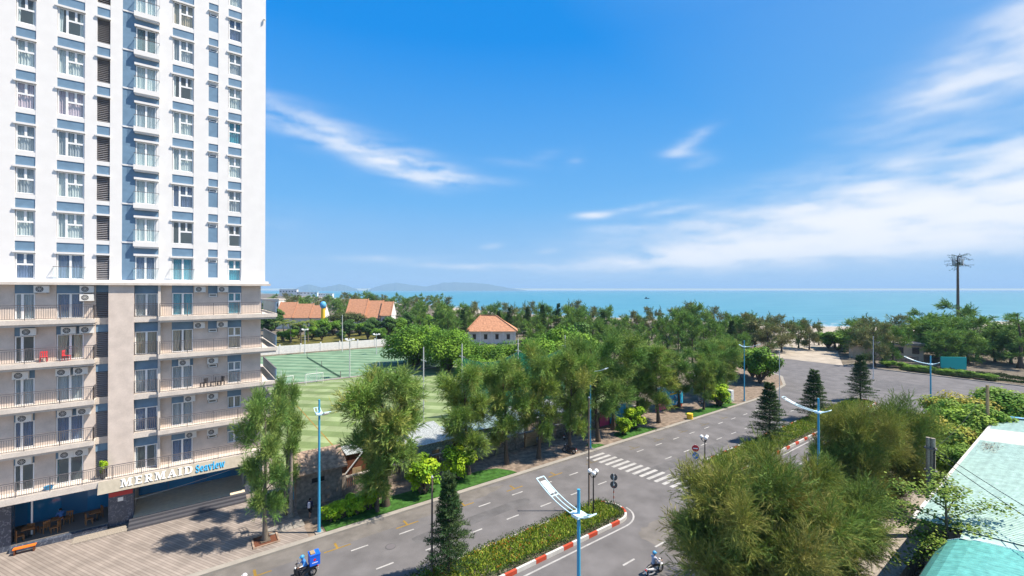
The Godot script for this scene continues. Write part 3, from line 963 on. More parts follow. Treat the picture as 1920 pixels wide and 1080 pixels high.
func make_tower() -> void:
	tower = thing("apartment_tower", "tall white apartment tower with blue panels and beige balconied lower floors", "building", Vector3.ZERO)
	var lo := -34.0
	# inner mass behind the rooms, so that windows look into shaded rooms
	tp("core", lo, 5.2, 4.42, 54.0, -66.0, -52.2, M.room)
	tp("core", lo, 5.2, 0.14, 4.2, -66.0, -56.02, M.room)
	tp("end_wall", 5.35, 5.78, 20.9, 54.9, -66.0, -49.72, M.white_wall)
	tp("end_wall", 5.0, 5.41, 0.14, 20.38, -66.0, -49.72, M.beige_wall)
	tp("roof", lo, 5.78, 54.0, 54.9, -66.0, -49.72, M.white_wall)
	for r in 16:       # floors between the storeys, back to the core
		var y := 4.2 + 3.3 * r
		tp("floor_slab", lo, 5.2, y, y + 0.22, -52.25, -49.72, M.room)
	# upper front: white piers between the window columns
	for p in [[lo, -11.01], [-9.94, -8.77], [-7.18, -6.45], [-5.64, -4.87], [-2.44, -1.51], [0.03, 1.15], [1.89, 2.69], [3.77, 5.80]]:
		tp("pier", p[0], p[1], 20.85, 54.9, FX - 0.32, FX, M.white_wall)
	tp("cornice", lo, 6.2, 20.42, 20.62, FX - 0.3, -48.7, M.fascia)
	tp("cornice", lo, 6.05, 20.62, 20.85, FX - 0.3, -48.95, M.white_wall)
	var cols := [[-11.01, -9.94], [-8.77, -7.18], [-1.51, 0.03], [2.69, 3.77]]
	var kinds := ["pair_over_one", "tall_and_three", "tall_and_three", "pair_over_one"]
	# curtains seen in each column from the cornice upwards: name, share of the opening that is covered
	var cloth := [
		[["curtain_blue", 1.0], ["curtain_pale", 1.0], ["curtain_grey", 1.0], ["curtain_grey", 1.0], ["curtain_pink", 1.0], ["curtain_pale", 1.0], ["curtain_pale", 0.4], ["curtain_pale", 1.0], ["curtain_grey", 1.0], ["curtain_pale", 1.0]],
		[["curtain_blue", 1.0], ["curtain_pale", 1.0], ["curtain_pale", 1.0], ["curtain_grey", 1.0], ["curtain_pink", 1.0], ["curtain_pale", 1.0], ["curtain_pale", 0.4], ["curtain_grey", 1.0], ["curtain_pale", 1.0], ["curtain_pale", 1.0]],
		[["curtain_teal", 1.0], ["", 1.0], ["curtain_blue", 1.0], ["curtain_pale", 1.0], ["curtain_pale", 1.0], ["curtain_pale", 0.3], ["curtain_grey", 1.0], ["curtain_beige", 1.0], ["curtain_grey", 1.0], ["curtain_pale", 1.0]],
		[["curtain_teal", 1.0], ["curtain_grey", 0.3], ["curtain_grey", 1.0], ["curtain_pale", 1.0], ["curtain_teal", 1.0], ["curtain_pale", 1.0], ["curtain_grey", 1.0], ["curtain_blue", 1.0], ["curtain_pale", 1.0], ["curtain_grey", 1.0]]]
	for r in 10:
		var b := 20.85 + 3.3 * r
		for k in 4:
			var c: Array = cols[k]
			var french := r == 0 and (k == 1 or k == 2)
			tp("blue_panel", c[0], c[1], b + 2.22, b + 2.95, FX - 0.3, FX - 0.05, M.blue_panel)
			tp("floor_band", c[0], c[1], b + 2.95, b + 3.3, FX - 0.3, FX - 0.012, M.white_wall)
			tp("lintel", c[0] - 0.12, c[1] + 0.06, b + 2.05, b + 2.2, FX - 0.3, FX + 0.11, M.white_wall)
			window(c[0] + 0.03, c[1] - 0.03, b + 0.03, b + 2.03, "french" if french else kinds[k], cloth[k][r][0], FX - 0.08, cloth[k][r][1], r + k)
			if french:
				juliet(c[0] - 0.15, c[1] + 0.12, b + 0.02, false)
		# louvred service shaft
		tp("blue_panel", -6.45, -5.64, b + 2.22, b + 2.95, FX - 0.3, FX - 0.05, M.blue_panel)
		tp("floor_band", -6.45, -5.64, b + 2.95, b + 3.3, FX - 0.3, FX - 0.012, M.white_wall)
		tp("lintel", -6.55, -5.6, b + 2.05, b + 2.2, FX - 0.3, FX + 0.12, M.white_wall)
		louvers(-6.43, -5.66, b + 0.04, b + 2.03, FX - 0.1)
		# blue strip with its balconette doors
		tp("blue_wall", -4.87, -4.03, b, b + 3.18, FX - 0.3, FX - 0.03, M.blue_panel)
		tp("blue_wall", -4.03, -2.44, b + 2.28, b + 3.18, FX - 0.3, FX - 0.03, M.blue_panel)
		tp("floor_band", -4.87, -2.44, b + 3.18, b + 3.3, FX - 0.3, FX + 0.02, M.white_wall)
		tp("jamb", -2.62, -2.44, b + 0.01, b + 2.28, FX - 0.3, FX - 0.01, M.white_wall)
		tp("lintel", -4.1, -2.44, b + 2.1, b + 2.28, FX - 0.28, FX + 0.16, M.white_wall)
		window(-4.0, -2.65, b + 0.05, b + 2.08, "french", ["curtain_blue", "curtain_pale", "curtain_pale", "curtain_pale", "curtain_grey", "curtain_pale", "curtain_dark", "curtain_pale", "curtain_grey", "curtain_pale"][r], FX - 0.05, 0.7 if r == 6 else 1.0, r)
		juliet(-4.12, -2.4, b + 0.02, r > 0)
		# narrow vent column
		tp("blue_panel", 1.15, 1.89, b + 0.32, b + 1.72, FX - 0.3, FX - 0.05, M.blue_panel)
		tp("floor_band", 1.15, 1.89, b, b + 0.32, FX - 0.3, FX - 0.012, M.white_wall)
		tp("floor_band", 1.15, 1.89, b + 2.02, b + 2.16, FX - 0.3, FX - 0.015, M.white_wall)
		tp("lintel", 1.1, 1.93, b + 2.16, b + 2.24, FX - 0.3, FX + 0.14, M.white_wall)
		tp("blue_panel", 1.15, 1.89, b + 2.24, b + 2.96, FX - 0.3, FX - 0.05, M.blue_panel)
		tp("floor_band", 1.15, 1.89, b + 2.96, b + 3.3, FX - 0.3, FX - 0.012, M.white_wall)
		window(1.2, 1.84, b + 1.74, b + 2.0, "vent", "", FX - 0.04)
	lower_floors(lo)
	street_level(lo)

func juliet(s0: float, s1: float, y: float, slab: bool) -> void:
	var o: MeshInstance3D
	if slab:
		o = tp("balconette", s0, s1, y - 0.42, y, FX - 0.02, FX + 0.36, M.white_wall)
		tp("moulding", s0 + 0.06, s1 - 0.06, y - 0.55, y - 0.42, FX - 0.02, FX + 0.28, M.white_wall, o)
	else:
		o = tp("balconette", s0, s1, y - 0.1, y, FX - 0.02, FX + 0.36, M.white_wall)
	var x := FX + 0.33
	var g := Shape.new()
	g.quad(Vector3(x, y + 0.06, -s0 - 0.03), Vector3(x, y + 0.06, -s1 + 0.03), Vector3(x, y + 0.98, -s1 + 0.03), Vector3(x, y + 0.98, -s0 - 0.03))
	for e in [s0 + 0.03, s1 - 0.03]:
		g.quad(Vector3(FX, y + 0.06, -e), Vector3(x, y + 0.06, -e), Vector3(x, y + 0.98, -e), Vector3(FX, y + 0.98, -e))
	part("rail_pane", g, M.rail_glass, o)
	var b := Shape.new()
	b.bar(Vector3(x, y + 1.0, -s0 - 0.02), Vector3(x, y + 1.0, -s1 + 0.02), 0.035, 0.035)
	for e in [s0 + 0.03, s1 - 0.03]:
		b.bar(Vector3(FX, y + 1.0, -e), Vector3(x, y + 1.0, -e), 0.035, 0.035)
	part("handrail", b, M.rail, o)

var ac_proto: Node3D

func air_conditioner(s: float, y: float, dark := false) -> void:
	var at := Vector3(FX + 0.02, y, -s)
	var level := clampi(int((y - 4.5) / 3.3), 0, 4)
	var spot := "by the outer door" if s < -9.0 else ("over the door beside the louvres" if s < -7.6 else ("next to the louvred shaft" if s < -5.0 else ("over the sliding door past the pier" if s < 0.2 else ("between the doors past the pier" if s < 1.0 else "over the small vent window"))))
	var label := "white air conditioner %s, %s" % [spot, ["on the terrace floor", "one floor above the terrace", "two floors above the terrace", "on the floor of the red chairs", "right under the cornice"][level].replace("right under", "just under")]
	if y > 18.5 and y < 19.4:
		label = "lower of two stacked air conditioners just under the cornice"
	if ac_proto == null:
		ac_proto = thing("air_conditioner", label, "air conditioner", at, 0.0, "air conditioners under the balcony slabs")
		part("case", fb(-0.42, 0.42, 0.0, 0.56, 0.06, 0.4), M.ac_white, ac_proto)
		var g := Shape.new()
		g.disc(Vector3(0.404, 0.28, 0.1), Vector3.RIGHT, 0.22)
		var gr := part("fan_grille", g, M.dark, ac_proto)
		var q := Shape.new()
		for r in [0.08, 0.15]:
			var ring := []
			for k in 17:
				ring.append(Vector3(0.412, 0.28 + cos(TAU * k / 16) * r, 0.1 + sin(TAU * k / 16) * r))
			for k in 16:
				q.bar(ring[k], ring[k + 1], 0.01, 0.014)
		for k in 4:
			var a := PI * k / 4
			q.bar(Vector3(0.41, 0.28 + cos(a) * 0.21, 0.1 + sin(a) * 0.21), Vector3(0.41, 0.28 - cos(a) * 0.21, 0.1 - sin(a) * 0.21), 0.01, 0.012)
		part("guard_mesh", q, M.ac_white, gr)
		for e in [-0.3, 0.3]:
			part("bracket", boxat(Vector3(-0.02, -0.05, e - 0.02), Vector3(0.4, 0.0, e + 0.02)), M.rail, ac_proto)
	else:
		copy(ac_proto, "air_conditioner", label, "air conditioner", at, 0.0, "air conditioners under the balcony slabs")

func lower_floors(lo: float) -> void:
	tp("beige_pier", -5.64, -4.03, 4.02, 20.42, FX - 0.3, FX + 0.45, M.beige_wall)
	tp("pilaster", -2.44, -2.26, 4.52, 20.42, FX - 0.3, FX + 0.5, M.fascia)
	for k in 5:
		var f := 4.5 + 3.3 * k
		var up := f + 2.78 if k < 4 else 20.42
		# walls between openings
		for p in [[lo, -11.0], [-9.9, -8.75], [-7.15, -6.45], [-2.26, -1.5], [0.05, 1.15], [1.9, 2.68], [3.8, 5.43]]:
			tp("beige_wall", p[0], p[1], f, up, FX - 0.3, FX, M.beige_wall)
		for p in [[-11.0, -9.9], [-8.75, -7.15], [-1.5, 0.05], [2.68, 3.8]]:
			tp("blue_panel", p[0], p[1], f + 2.06, up, FX - 0.3, FX - 0.03, M.blue_panel)
		# balcony slabs and rails
		var xf := FX + (1.0 if k > 0 else 1.3)
		if k > 0:
			tp("balcony_slab", lo, -6.39, f - 0.34, f, FX - 0.3, xf, M.fascia)
			tp("balcony_edge", lo, -6.45, f - 0.52, f - 0.34, FX - 0.28, xf - 0.1, M.fascia)
			tp("balcony_slab", -2.38, 6.75, f - 0.34, f, FX - 0.3, xf, M.fascia)
			tp("balcony_edge", -2.3, 6.65, f - 0.52, f - 0.34, FX - 0.28, xf - 0.1, M.fascia)
			tp("balcony_slab", 5.42, 6.75, f - 0.5, f - 0.004, -60.0, FX - 0.3, M.fascia)
			railing(tower, Vector3(xf - 0.06, f, 16.0), Vector3(xf - 0.06, f, 6.45))
			railing(tower, Vector3(xf - 0.06, f, 6.45), Vector3(FX + 0.02, f, 6.45))
			railing(tower, Vector3(xf - 0.06, f, 2.3), Vector3(xf - 0.06, f, -5.4))
			var rp := tp("side_panel", 6.62, 6.7, f + 0.1, f + 1.15, -58.0, xf - 0.05, M.blue_panel)
			tp("cap_rail", 6.6, 6.72, f + 1.15, f + 1.2, -58.0, xf - 0.04, M.rail, rp)
			# recessed bay beside the pier
			tp("bay_slab", -4.03, -2.44, f - 0.46, f, FX - 0.3, FX + 0.42, M.fascia)
			railing(tower, Vector3(FX + 0.36, f, 4.02), Vector3(FX + 0.36, f, 2.46))
		else:
			tp("terrace_slab", lo, 5.6, f - 0.48, f, FX - 0.3, xf, M.fascia)
			railing(tower, Vector3(xf - 0.06, f, 16.0), Vector3(xf - 0.06, f, -5.5))
		tp("blue_panel", -4.03, -2.44, f + 2.02, up, FX - 0.3, FX - 0.03, M.blue_panel)
		# louvred shaft
		if k < 4:
			tp("blue_panel", -6.45, -5.64, f + 2.12, f + 2.75, FX - 0.3, FX - 0.05, M.blue_panel)
			tp("shaft_band", -6.45, -5.64, f + 2.75, f + 3.3, FX - 0.3, FX + 0.02, M.fascia)
		else:
			tp("blue_panel", -6.45, -5.64, f + 2.12, 20.42, FX - 0.3, FX - 0.05, M.blue_panel)
		louvers(-6.43, -5.66, f + 0.03, f + 2.1, FX - 0.12)
	# doors and windows, floor by floor from the terrace upwards
	var c1 := [["", 1.0], ["curtain_blue", 1.0], ["curtain_grey", 1.0], ["", 1.0], ["curtain_grey", 1.0]]
	var c2 := [["curtain_dark", 0.2], ["curtain_blue", 1.0], ["curtain_grey", 1.0], ["curtain_beige", 0.8], ["curtain_blue", 1.0]]
	var c4 := [["curtain_grey", 0.3], ["curtain_blue", 1.0], ["curtain_grey", 1.0], ["curtain_beige", 1.0], ["curtain_grey", 1.0]]
	var c5 := [["curtain_blue", 1.0], ["curtain_grey", 1.0], ["curtain_grey", 1.0], ["curtain_beige", 0.8], ["curtain_teal", 1.0]]
	var c6 := [["curtain_grey", 1.0], ["curtain_beige", 1.0], ["curtain_grey", 1.0], ["curtain_beige", 1.0], ["curtain_teal", 1.0]]
	for k in 5:
		var f := 4.5 + 3.3 * k
		window(-10.98, -9.92, f + 0.03, f + 2.04, "door", c1[k][0], FX - 0.06, c1[k][1], k)
		window(-8.73, -7.17, f + 0.03, f + 2.04, "sliding", c2[k][0], FX - 0.06, c2[k][1], k + 1)
		window(-4.0, -2.47, f + 0.03, f + 2.0, "sliding", c4[k][0], FX - 0.06, c4[k][1], k + 2)
		window(-1.48, 0.03, f + 0.03, f + 2.04, "sliding", c5[k][0], FX - 0.06, c5[k][1], k)
		if k < 2:
			window(2.71, 3.77, f + 0.95, f + 2.04, "sliding", c6[k][0], FX - 0.06, c6[k][1], k)
			tp("beige_wall", 2.68, 3.8, f, f + 0.95, FX - 0.3, FX - 0.01, M.beige_wall)
		else:
			window(2.71, 3.77, f + 0.03, f + 2.04, "transom", c6[k][0], FX - 0.06, c6[k][1], k)
		tp("beige_wall", 1.15, 1.9, f, f + 1.66, FX - 0.3, FX - 0.003, M.beige_wall)
		tp("beige_wall", 1.15, 1.9, f + 2.0, f + 2.79 if k < 4 else 20.42, FX - 0.3, FX - 0.003, M.blue_panel if k > 2 else M.beige_wall)
		window(1.2, 1.85, f + 1.68, f + 1.98, "vent", "", FX - 0.02)
	for e in [[-9.5, 4], [-6.95, 4], [-10.2, 3], [-8.0, 3], [-6.95, 3], [-10.6, 2], [-8.3, 2], [-7.3, 2], [-10.4, 1], [-8.2, 1], [-7.1, 1], [-10.4, 0], [-8.1, 0], [-7.25, 0], [0.55, 4], [2.3, 4], [0.5, 3], [2.25, 3], [-0.6, 2], [1.52, 2], [-0.2, 1], [1.52, 1], [-0.1, 0], [1.52, 0]]:
		air_conditioner(e[0], 4.5 + 3.3 * e[1] + (2.1 if absf(e[0] - 1.52) > 0.01 else 2.08))
	air_conditioner(-6.95, 17.7 + 1.42)

func street_level(lo: float) -> void:
	# stone-clad columns
	for p in [[-14.2, -11.1], [-5.64, -4.03], [4.1, 5.35]]:
		tp("stone_column", p[0], p[1], 0.14, 4.02, FX - 0.9, FX + 0.02, M.marble)
	tp("stone_column", 5.35, 5.6, 0.14, 4.02, FX - 0.9, FX + 0.04, M.marble)
	tp("beam", lo, 5.4, 3.72, 4.02, FX - 0.5, FX - 0.1, M.fascia)
	# entrance hall: floor, three dark steps, back wall of blue glass
	tp("hall_floor", -4.03, 4.1, 0.14, 0.66, -56.0, FX + 0.55, M.hall_floor)
	for i in 3:
		var e := tp("step", -4.25, 4.15 + 0.0, 0.14, 0.66 - 0.173 * i - 0.006, FX + 0.5, FX + 0.92 + 0.42 * i, M.step)
		e.name = "step"
	tp("hall_back", -4.03, 4.1, 0.66, 4.0, -54.0, -53.8, M.shop_wall)
	tp("hall_ceiling", -14.0, 4.1, 3.78, 3.98, -56.0, FX - 0.5, M.ceiling)
	tp("hall_side", -4.2, -4.03, 0.66, 3.78, -56.0, FX - 0.9, M.beige_wall)
	tp("hall_side", 4.1, 4.25, 0.66, 3.78, -56.0, FX - 0.9, M.beige_wall)
	for p in [[-3.9, -1.9], [-1.8, 0.2], [1.2, 3.2]]:
		var w := tp("glass_panel", p[0], p[1], 0.7, 3.6, -53.8, -53.74, M.blue_glass)
		tp("door_handle", p[1] - 0.2, p[1] - 0.16, 1.4, 2.1, -53.74, -53.69, M.steel, w)
	# low bar across the hall opening
	tp("cafe_floor", -11.1, -5.64, 0.14, 0.56, -56.0, FX + 0.1, M.cafe_floor)
	tp("cafe_edge", -11.1, -5.64, 0.14, 0.5, FX + 0.1, FX + 0.55, M.marble)
	tp("cafe_ramp", -7.6, -4.3, 0.14, 0.2, FX + 0.55, FX + 1.7, M.concrete)
	tp("cafe_back", -14.0, -4.2, 0.56, 3.78, -53.2, -53.0, M.shop_wall)
	for p in [[-11.0, -9.0], [-7.4, -5.8]]:
		tp("glass_panel", p[0], p[1], 0.7, 3.6, -53.0, -52.94, M.blue_glass)
	tp("cafe_post", -10.3, -10.2, 0.56, 3.78, -50.6, -50.5, M.frame_white)
	# sloping sign board over the entrance
	var s := Shape.new()
	var a := Vector3(FX + 1.32, 4.5, 0)
	var b := Vector3(FX + 1.75, 3.6, 0)
	var back := Vector3(FX + 0.9, 3.6, 0)
	var z0 := Vector3(0, 0, 6.1)
	var z1 := Vector3(0, 0, -4.4)
	s.quad(a + z0, a + z1, b + z1, b + z0)
	s.quad(b + z0, b + z1, back + z1, back + z0)
	s.quad(back + z0, back + z1, a + z1, a + z0)
	s.tri(a + z0, b + z0, back + z0)
	s.tri(a + z1, b + z1, back + z1)
	var board := part("sign_board", s, M.sign_board, tower)
	var upv := (a - b).normalized()
	var out := Vector3(0, 0, -1).cross(upv).normalized()
	var serif := SystemFont.new()
	serif.font_names = PackedStringArray(["Droid Serif"])
	serif.font_weight = 700
	var slant := SystemFont.new()
	slant.font_names = PackedStringArray(["Droid Serif"])
	slant.font_italic = true
	slant.font_weight = 700
	lettering(board, "MERMAID", serif, -4.75, 0.15, 0.62, 4.05, a, b, upv, out, M.sign_white)
	lettering(board, "Seaview", slant, 0.25, 2.45, 0.62, 4.02, a, b, upv, out, M.sign_blue)
	# red plate and white notice on the stone column
	var rp := tp("red_plate", -5.6, -4.1, 2.62, 2.98, FX + 0.02, FX + 0.08, M.sign_red)
	tp("notice", -5.05, -4.7, 2.14, 2.46, FX + 0.02, FX + 0.05, M.sign_white)
	rp.set_meta("label", "red name plate fixed to the dark stone column")

func lettering(board: Node3D, words: String, font: Font, s0: float, s1: float, size: float, y: float, a: Vector3, b: Vector3, upv: Vector3, out: Vector3, m: Material) -> void:
	# each letter is a solid of its own standing on the board
	var x := 0.0
	var made := []
	for ch in words:
		var t := TextMesh.new()
		t.text = ch
		t.font = font
		t.font_size = 64
		t.pixel_size = size / 46.0
		t.depth = 0.07
		t.horizontal_alignment = HORIZONTAL_ALIGNMENT_LEFT
		t.vertical_alignment = VERTICAL_ALIGNMENT_BOTTOM
		var w := font.get_string_size(ch, HORIZONTAL_ALIGNMENT_LEFT, -1, 64).x * t.pixel_size
		made.append([t, x])
		x += w + (0.1 if s1 - s0 > 3.0 else 0.0)
	var squeeze := (s1 - s0) / x
	var p := b.lerp(a, (y - 0.30 - b.y) / (a.y - b.y))
	for e in made:
		var o := put("letter", e[0], m, board)
		o.transform = Transform3D(Basis(Vector3(0, 0, -1) * squeeze, upv, out), Vector3(p.x, p.y, -s0 - e[1] * squeeze) + out * 0.05 - upv * 0.12)

# ---- foliage -------------------------------------------------------------------------------
func rdir(rng: RandomNumberGenerator) -> Vector3:
	var z := rng.randf_range(-1.0, 1.0)
	var a := rng.randf() * TAU
	var r := sqrt(1.0 - z * z)
	return Vector3(r * cos(a), z, r * sin(a))

func soft_mesh(v: PackedVector3Array, c: PackedColorArray) -> ArrayMesh:
	var a := []
	a.resize(Mesh.ARRAY_MAX)
	a[Mesh.ARRAY_VERTEX] = v
	a[Mesh.ARRAY_COLOR] = c
	var m := ArrayMesh.new()
	m.add_surface_from_arrays(Mesh.PRIMITIVE_TRIANGLES, a)
	return m

# One plume of unit length along +y: branchlets leaving a curved axis, each set with fine needles.
func plume(rng: RandomNumberGenerator, branchlets: int, per: int, nl: float, nw: float) -> PackedVector3Array:
	var v := PackedVector3Array()
	var droop := Vector3(0.16, 0, 0).rotated(Vector3.UP, rng.randf() * TAU)
	for k in branchlets:
		var t := 0.9 * (k + rng.randf()) / branchlets
		var base := Vector3(0, t, 0) + droop * t * t
		var r := Vector3(1, 0, 0).rotated(Vector3.UP, k * 2.4 + rng.randf_range(-0.4, 0.4))
		var d := (r * rng.randf_range(0.35, 0.75) + Vector3.UP * 0.8 + droop * t).normalized()
		var ln := rng.randf_range(0.32, 0.5) * (1.0 - 0.35 * t)
		for e in per:
			var u := (e + rng.randf()) / per
			var a := base + d * ln * u + droop * u * u * 0.25
			var nd := (d + droop * u + rdir(rng) * 0.42).normalized()
			var b := a + nd * nl * rng.randf_range(0.65, 1.25)
			var sd := nd.cross(rdir(rng)).normalized() * nw
			v.append(a - sd); v.append(a + sd); v.append(b)
	return v

# Feathery she-oak: limbs carry clumps, each clump a burst of plumes.
func she_oak(seed_: int, h: float, radius: float, low: float, clumps: int, plumes: int, branchlets: int, per: int, nl: float, nw: float, cols: Array, tidy := 0.55) -> Array:
	var rng := RandomNumberGenerator.new()
	rng.seed = seed_
	var kinds := []
	var tints := []
	for k in 6:
		var p := plume(rng, branchlets, per, nl, nw)
		kinds.append(p)
		var vary := PackedFloat32Array()
		for i in p.size() / 3:
			vary.append(rng.randf_range(0.78, 1.22))
		var set_ := []
		for tone in cols:
			for level in [0.75, 0.92, 1.08, 1.28]:
				var c := PackedColorArray()
				for i in p.size():
					c.append(tone * (level * vary[i / 3]))
				set_.append(c)
		tints.append(set_)
	var wood := Shape.new()
	var lean := Vector3(rng.randf_range(-0.06, 0.06), 0, rng.randf_range(-0.06, 0.06))
	var spine := []
	var rad := []
	var r0 := 0.016 * h + 0.06
	for i in 9:
		var q := i / 8.0
		spine.append(Vector3(0, q * h * 0.86, 0) + lean * h * q + Vector3(sin(q * 5.0 + seed_) * 0.18, 0, cos(q * 4.0 + seed_) * 0.18) * q)
		rad.append(r0 * (1.0 - q * 0.88) * (1.5 if i == 0 else 1.0))
	wood.tube(spine, rad, 7)
	var v := PackedVector3Array()
	var c := PackedColorArray()
	var cap := 1.0 - 0.30 * radius / h
	# limbs climb outwards from the trunk; each carries four clumps, so the crown has lobes with gaps between them
	var limbs := maxi(3, clumps / 4)
	for k in limbs * 4:
		var lq := (k / 4 + 0.5) / limbs
		var along: float = [0.42, 0.64, 0.84, 1.0][k % 4]
		var lr := RandomNumberGenerator.new()
		lr.seed = seed_ * 131 + k / 4
		var y0: float = lerpf(low, cap - 0.12, pow(lq, 0.95))
		var prof0 := pow(maxf(0.0, sin(PI * clampf(0.16 + 0.76 * (y0 - low) / (1.0 - low), 0.0, 1.0))), 0.8)
		var ang := (k / 4) * 2.39996 + lr.randf_range(-0.45, 0.45)
		var reach: float = radius * prof0 * lr.randf_range(0.62, 1.12)
		var climb: float = minf(lr.randf_range(0.35, 0.95) * lerpf(0.25, 1.0, lq) * reach / h, cap - y0)
		var at_spine: Vector3 = spine[clampi(int(y0 * 8.0), 0, 8)]
		var axis := Vector3(cos(ang), 0, sin(ang))
		var out := reach * along
		var y: float = y0 + climb * along
		var prof := prof0
		var cp := Vector3(at_spine.x, y * h, at_spine.z) + axis * out + rdir(rng) * radius * 0.11
		if k % 4 == 3:
			var start := Vector3(at_spine.x, maxf(low * h * 0.7, y0 * h - reach * 0.35), at_spine.z)
			wood.tube([start, start.lerp(cp, 0.5) + Vector3.UP * 0.1, cp], [0.028 + 0.003 * h, 0.03, 0.01], 5, false)
		var size: float = radius * (0.17 + 0.14 * prof) * rng.randf_range(0.75, 1.35)
		var tone := rng.randi() % cols.size()
		for p in plumes:
			var d := (rdir(rng) * 1.05 + axis * 0.5 + Vector3.UP * (0.35 + tidy * 0.6)).normalized()
			var base := cp + rdir(rng) * size * 0.42
			var ln: float = size * rng.randf_range(0.85, 1.5) + 0.2
			var x := d.cross(rdir(rng)).normalized()
			var b := Basis(x, d, x.cross(d)) * Basis.from_scale(Vector3(ln, ln, ln))
			var kind := rng.randi() % 6
			v.append_array(Transform3D(b, base) * (kinds[kind] as PackedVector3Array))
			c.append_array(tints[kind][(tone if rng.randf() < 0.75 else rng.randi() % cols.size()) * 4 + rng.randi() % 4])
	return [wood.mesh(), soft_mesh(v, c)]

# Broad-leaved crown: uneven lobes, each covered with single leaves that lie roughly outwards.
func broadleaf(seed_: int, h: float, rad: Vector3, base: float, lobes: int, leaves: int, leaf: float, cols: Array, stems := 1, flat := 0.35) -> Array:
	var rng := RandomNumberGenerator.new()
	rng.seed = seed_
	var wood := Shape.new()
	var v := PackedVector3Array()
	var c := PackedColorArray()
	var mid := Vector3(0, base + (h - base) * 0.45, 0)
	var roots := []
	for k in stems:
		var a := TAU * k / stems
		var o := Vector3(cos(a), 0, sin(a)) * (0.12 * stems if stems > 1 else 0.0)
		roots.append(o)
	for k in lobes:
		var d := rdir(rng)
		d.y = d.y * 0.7 + 0.25
		d = d.normalized()
		var shell := pow(rng.randf(), 0.4)
		var cp := mid + d * Vector3(rad.x, (h - base) * 0.55, rad.z) * shell * 0.78
		cp.y = clampf(cp.y, base + 0.15 * (h - base), h * 0.93)
		var size := (rad.x + rad.z) * 0.5 * rng.randf_range(0.24, 0.40)
		var ro: Vector3 = roots[k % roots.size()]
		wood.tube([ro * 0.5, ro + Vector3(cp.x * 0.15, base * 0.6, cp.z * 0.15), ro.lerp(cp, 0.6), cp], [0.02 * h + 0.04, 0.014 * h + 0.03, 0.04, 0.015], 5, false)
		var tone: Color = cols[rng.randi() % cols.size()] * rng.randf_range(0.85, 1.15)
		for e in leaves:
			var n := rdir(rng)
			var p := cp + n * Vector3(size, size * 0.72, size) * (0.62 + 0.42 * rng.randf())
			if p.y < 0.12:
				continue
			var up := (n * 0.7 + Vector3.UP * (0.4 + flat) + rdir(rng) * 0.55).normalized()
			var along := up.cross(rdir(rng)).normalized()
			var s := leaf * rng.randf_range(0.6, 1.25)
			var side := up.cross(along) * s * 0.42
			var tip := p + along * s - up * s * 0.18
			var col := tone * rng.randf_range(0.72, 1.28)
			v.append(p); v.append(p + along * s * 0.5 + side); v.append(tip)
			v.append(p); v.append(tip); v.append(p + along * s * 0.5 - side)
			for i in 6:
				c.append(col)
	return [wood.mesh(), soft_mesh(v, c)]

# Young Norfolk pine: whorls of level branches with upturned needle-clad twigs.
func island_pine(seed_: int, h: float, width: float, cols: Array, twigs := 12) -> Array:
	var rng := RandomNumberGenerator.new()
	rng.seed = seed_
	var wood := Shape.new()
	wood.tube([Vector3.ZERO, Vector3(0.05, h * 0.5, 0.03), Vector3(0, h, 0)], [0.11, 0.06, 0.012], 6)
	var v := PackedVector3Array()
	var c := PackedColorArray()
	var y := h * 0.13
	while y < h * 0.985:
		var q := y / h
		var ln := width * pow(1.0 - q, 0.95) * rng.randf_range(0.78, 1.15) + 0.08
		var n := 7 if q < 0.8 else 5
		var off := rng.randf() * TAU
		for k in n:
			var a := off + TAU * k / n + rng.randf_range(-0.25, 0.25)
			var d := Vector3(cos(a), rng.randf_range(-0.12, 0.16), sin(a)).normalized()
			var l := ln * rng.randf_range(0.7, 1.15)
			var o := Vector3(0, y + rng.randf_range(-0.12, 0.12), 0)
			wood.tube([o, o + d * l], [0.022, 0.006], 3, false)
			var side := d.cross(Vector3.UP).normalized()
			var tone: Color = cols[rng.randi() % cols.size()] * rng.randf_range(0.8, 1.2)
			for e in twigs:
				var t := 0.15 + 0.9 * (e + rng.randf()) / twigs
				var p := o + d * l * t
				for sg in [-1.0, 1.0]:
					var tl := (0.42 * (1.0 - 0.55 * t) + 0.08) * rng.randf_range(0.75, 1.2)
					var td: Vector3 = (side * sg * 0.85 + d * 0.5 + Vector3.UP * rng.randf_range(0.25, 0.75)).normalized()
					for m in 5:
						var b := p + td * tl * (0.12 + 0.22 * m)
						var nd := (td * 0.6 + rdir(rng) * 0.9 + Vector3.UP * 0.25).normalized()
						var w := nd.cross(rdir(rng)).normalized() * 0.026
						var col := tone * rng.randf_range(0.8, 1.2)
						v.append(b - w); v.append(b + w); v.append(b + nd * 0.17)
						c.append(col); c.append(col); c.append(col)
		y += 0.26 + 0.2 * (1.0 - q)
	return [wood.mesh(), soft_mesh(v, c)]

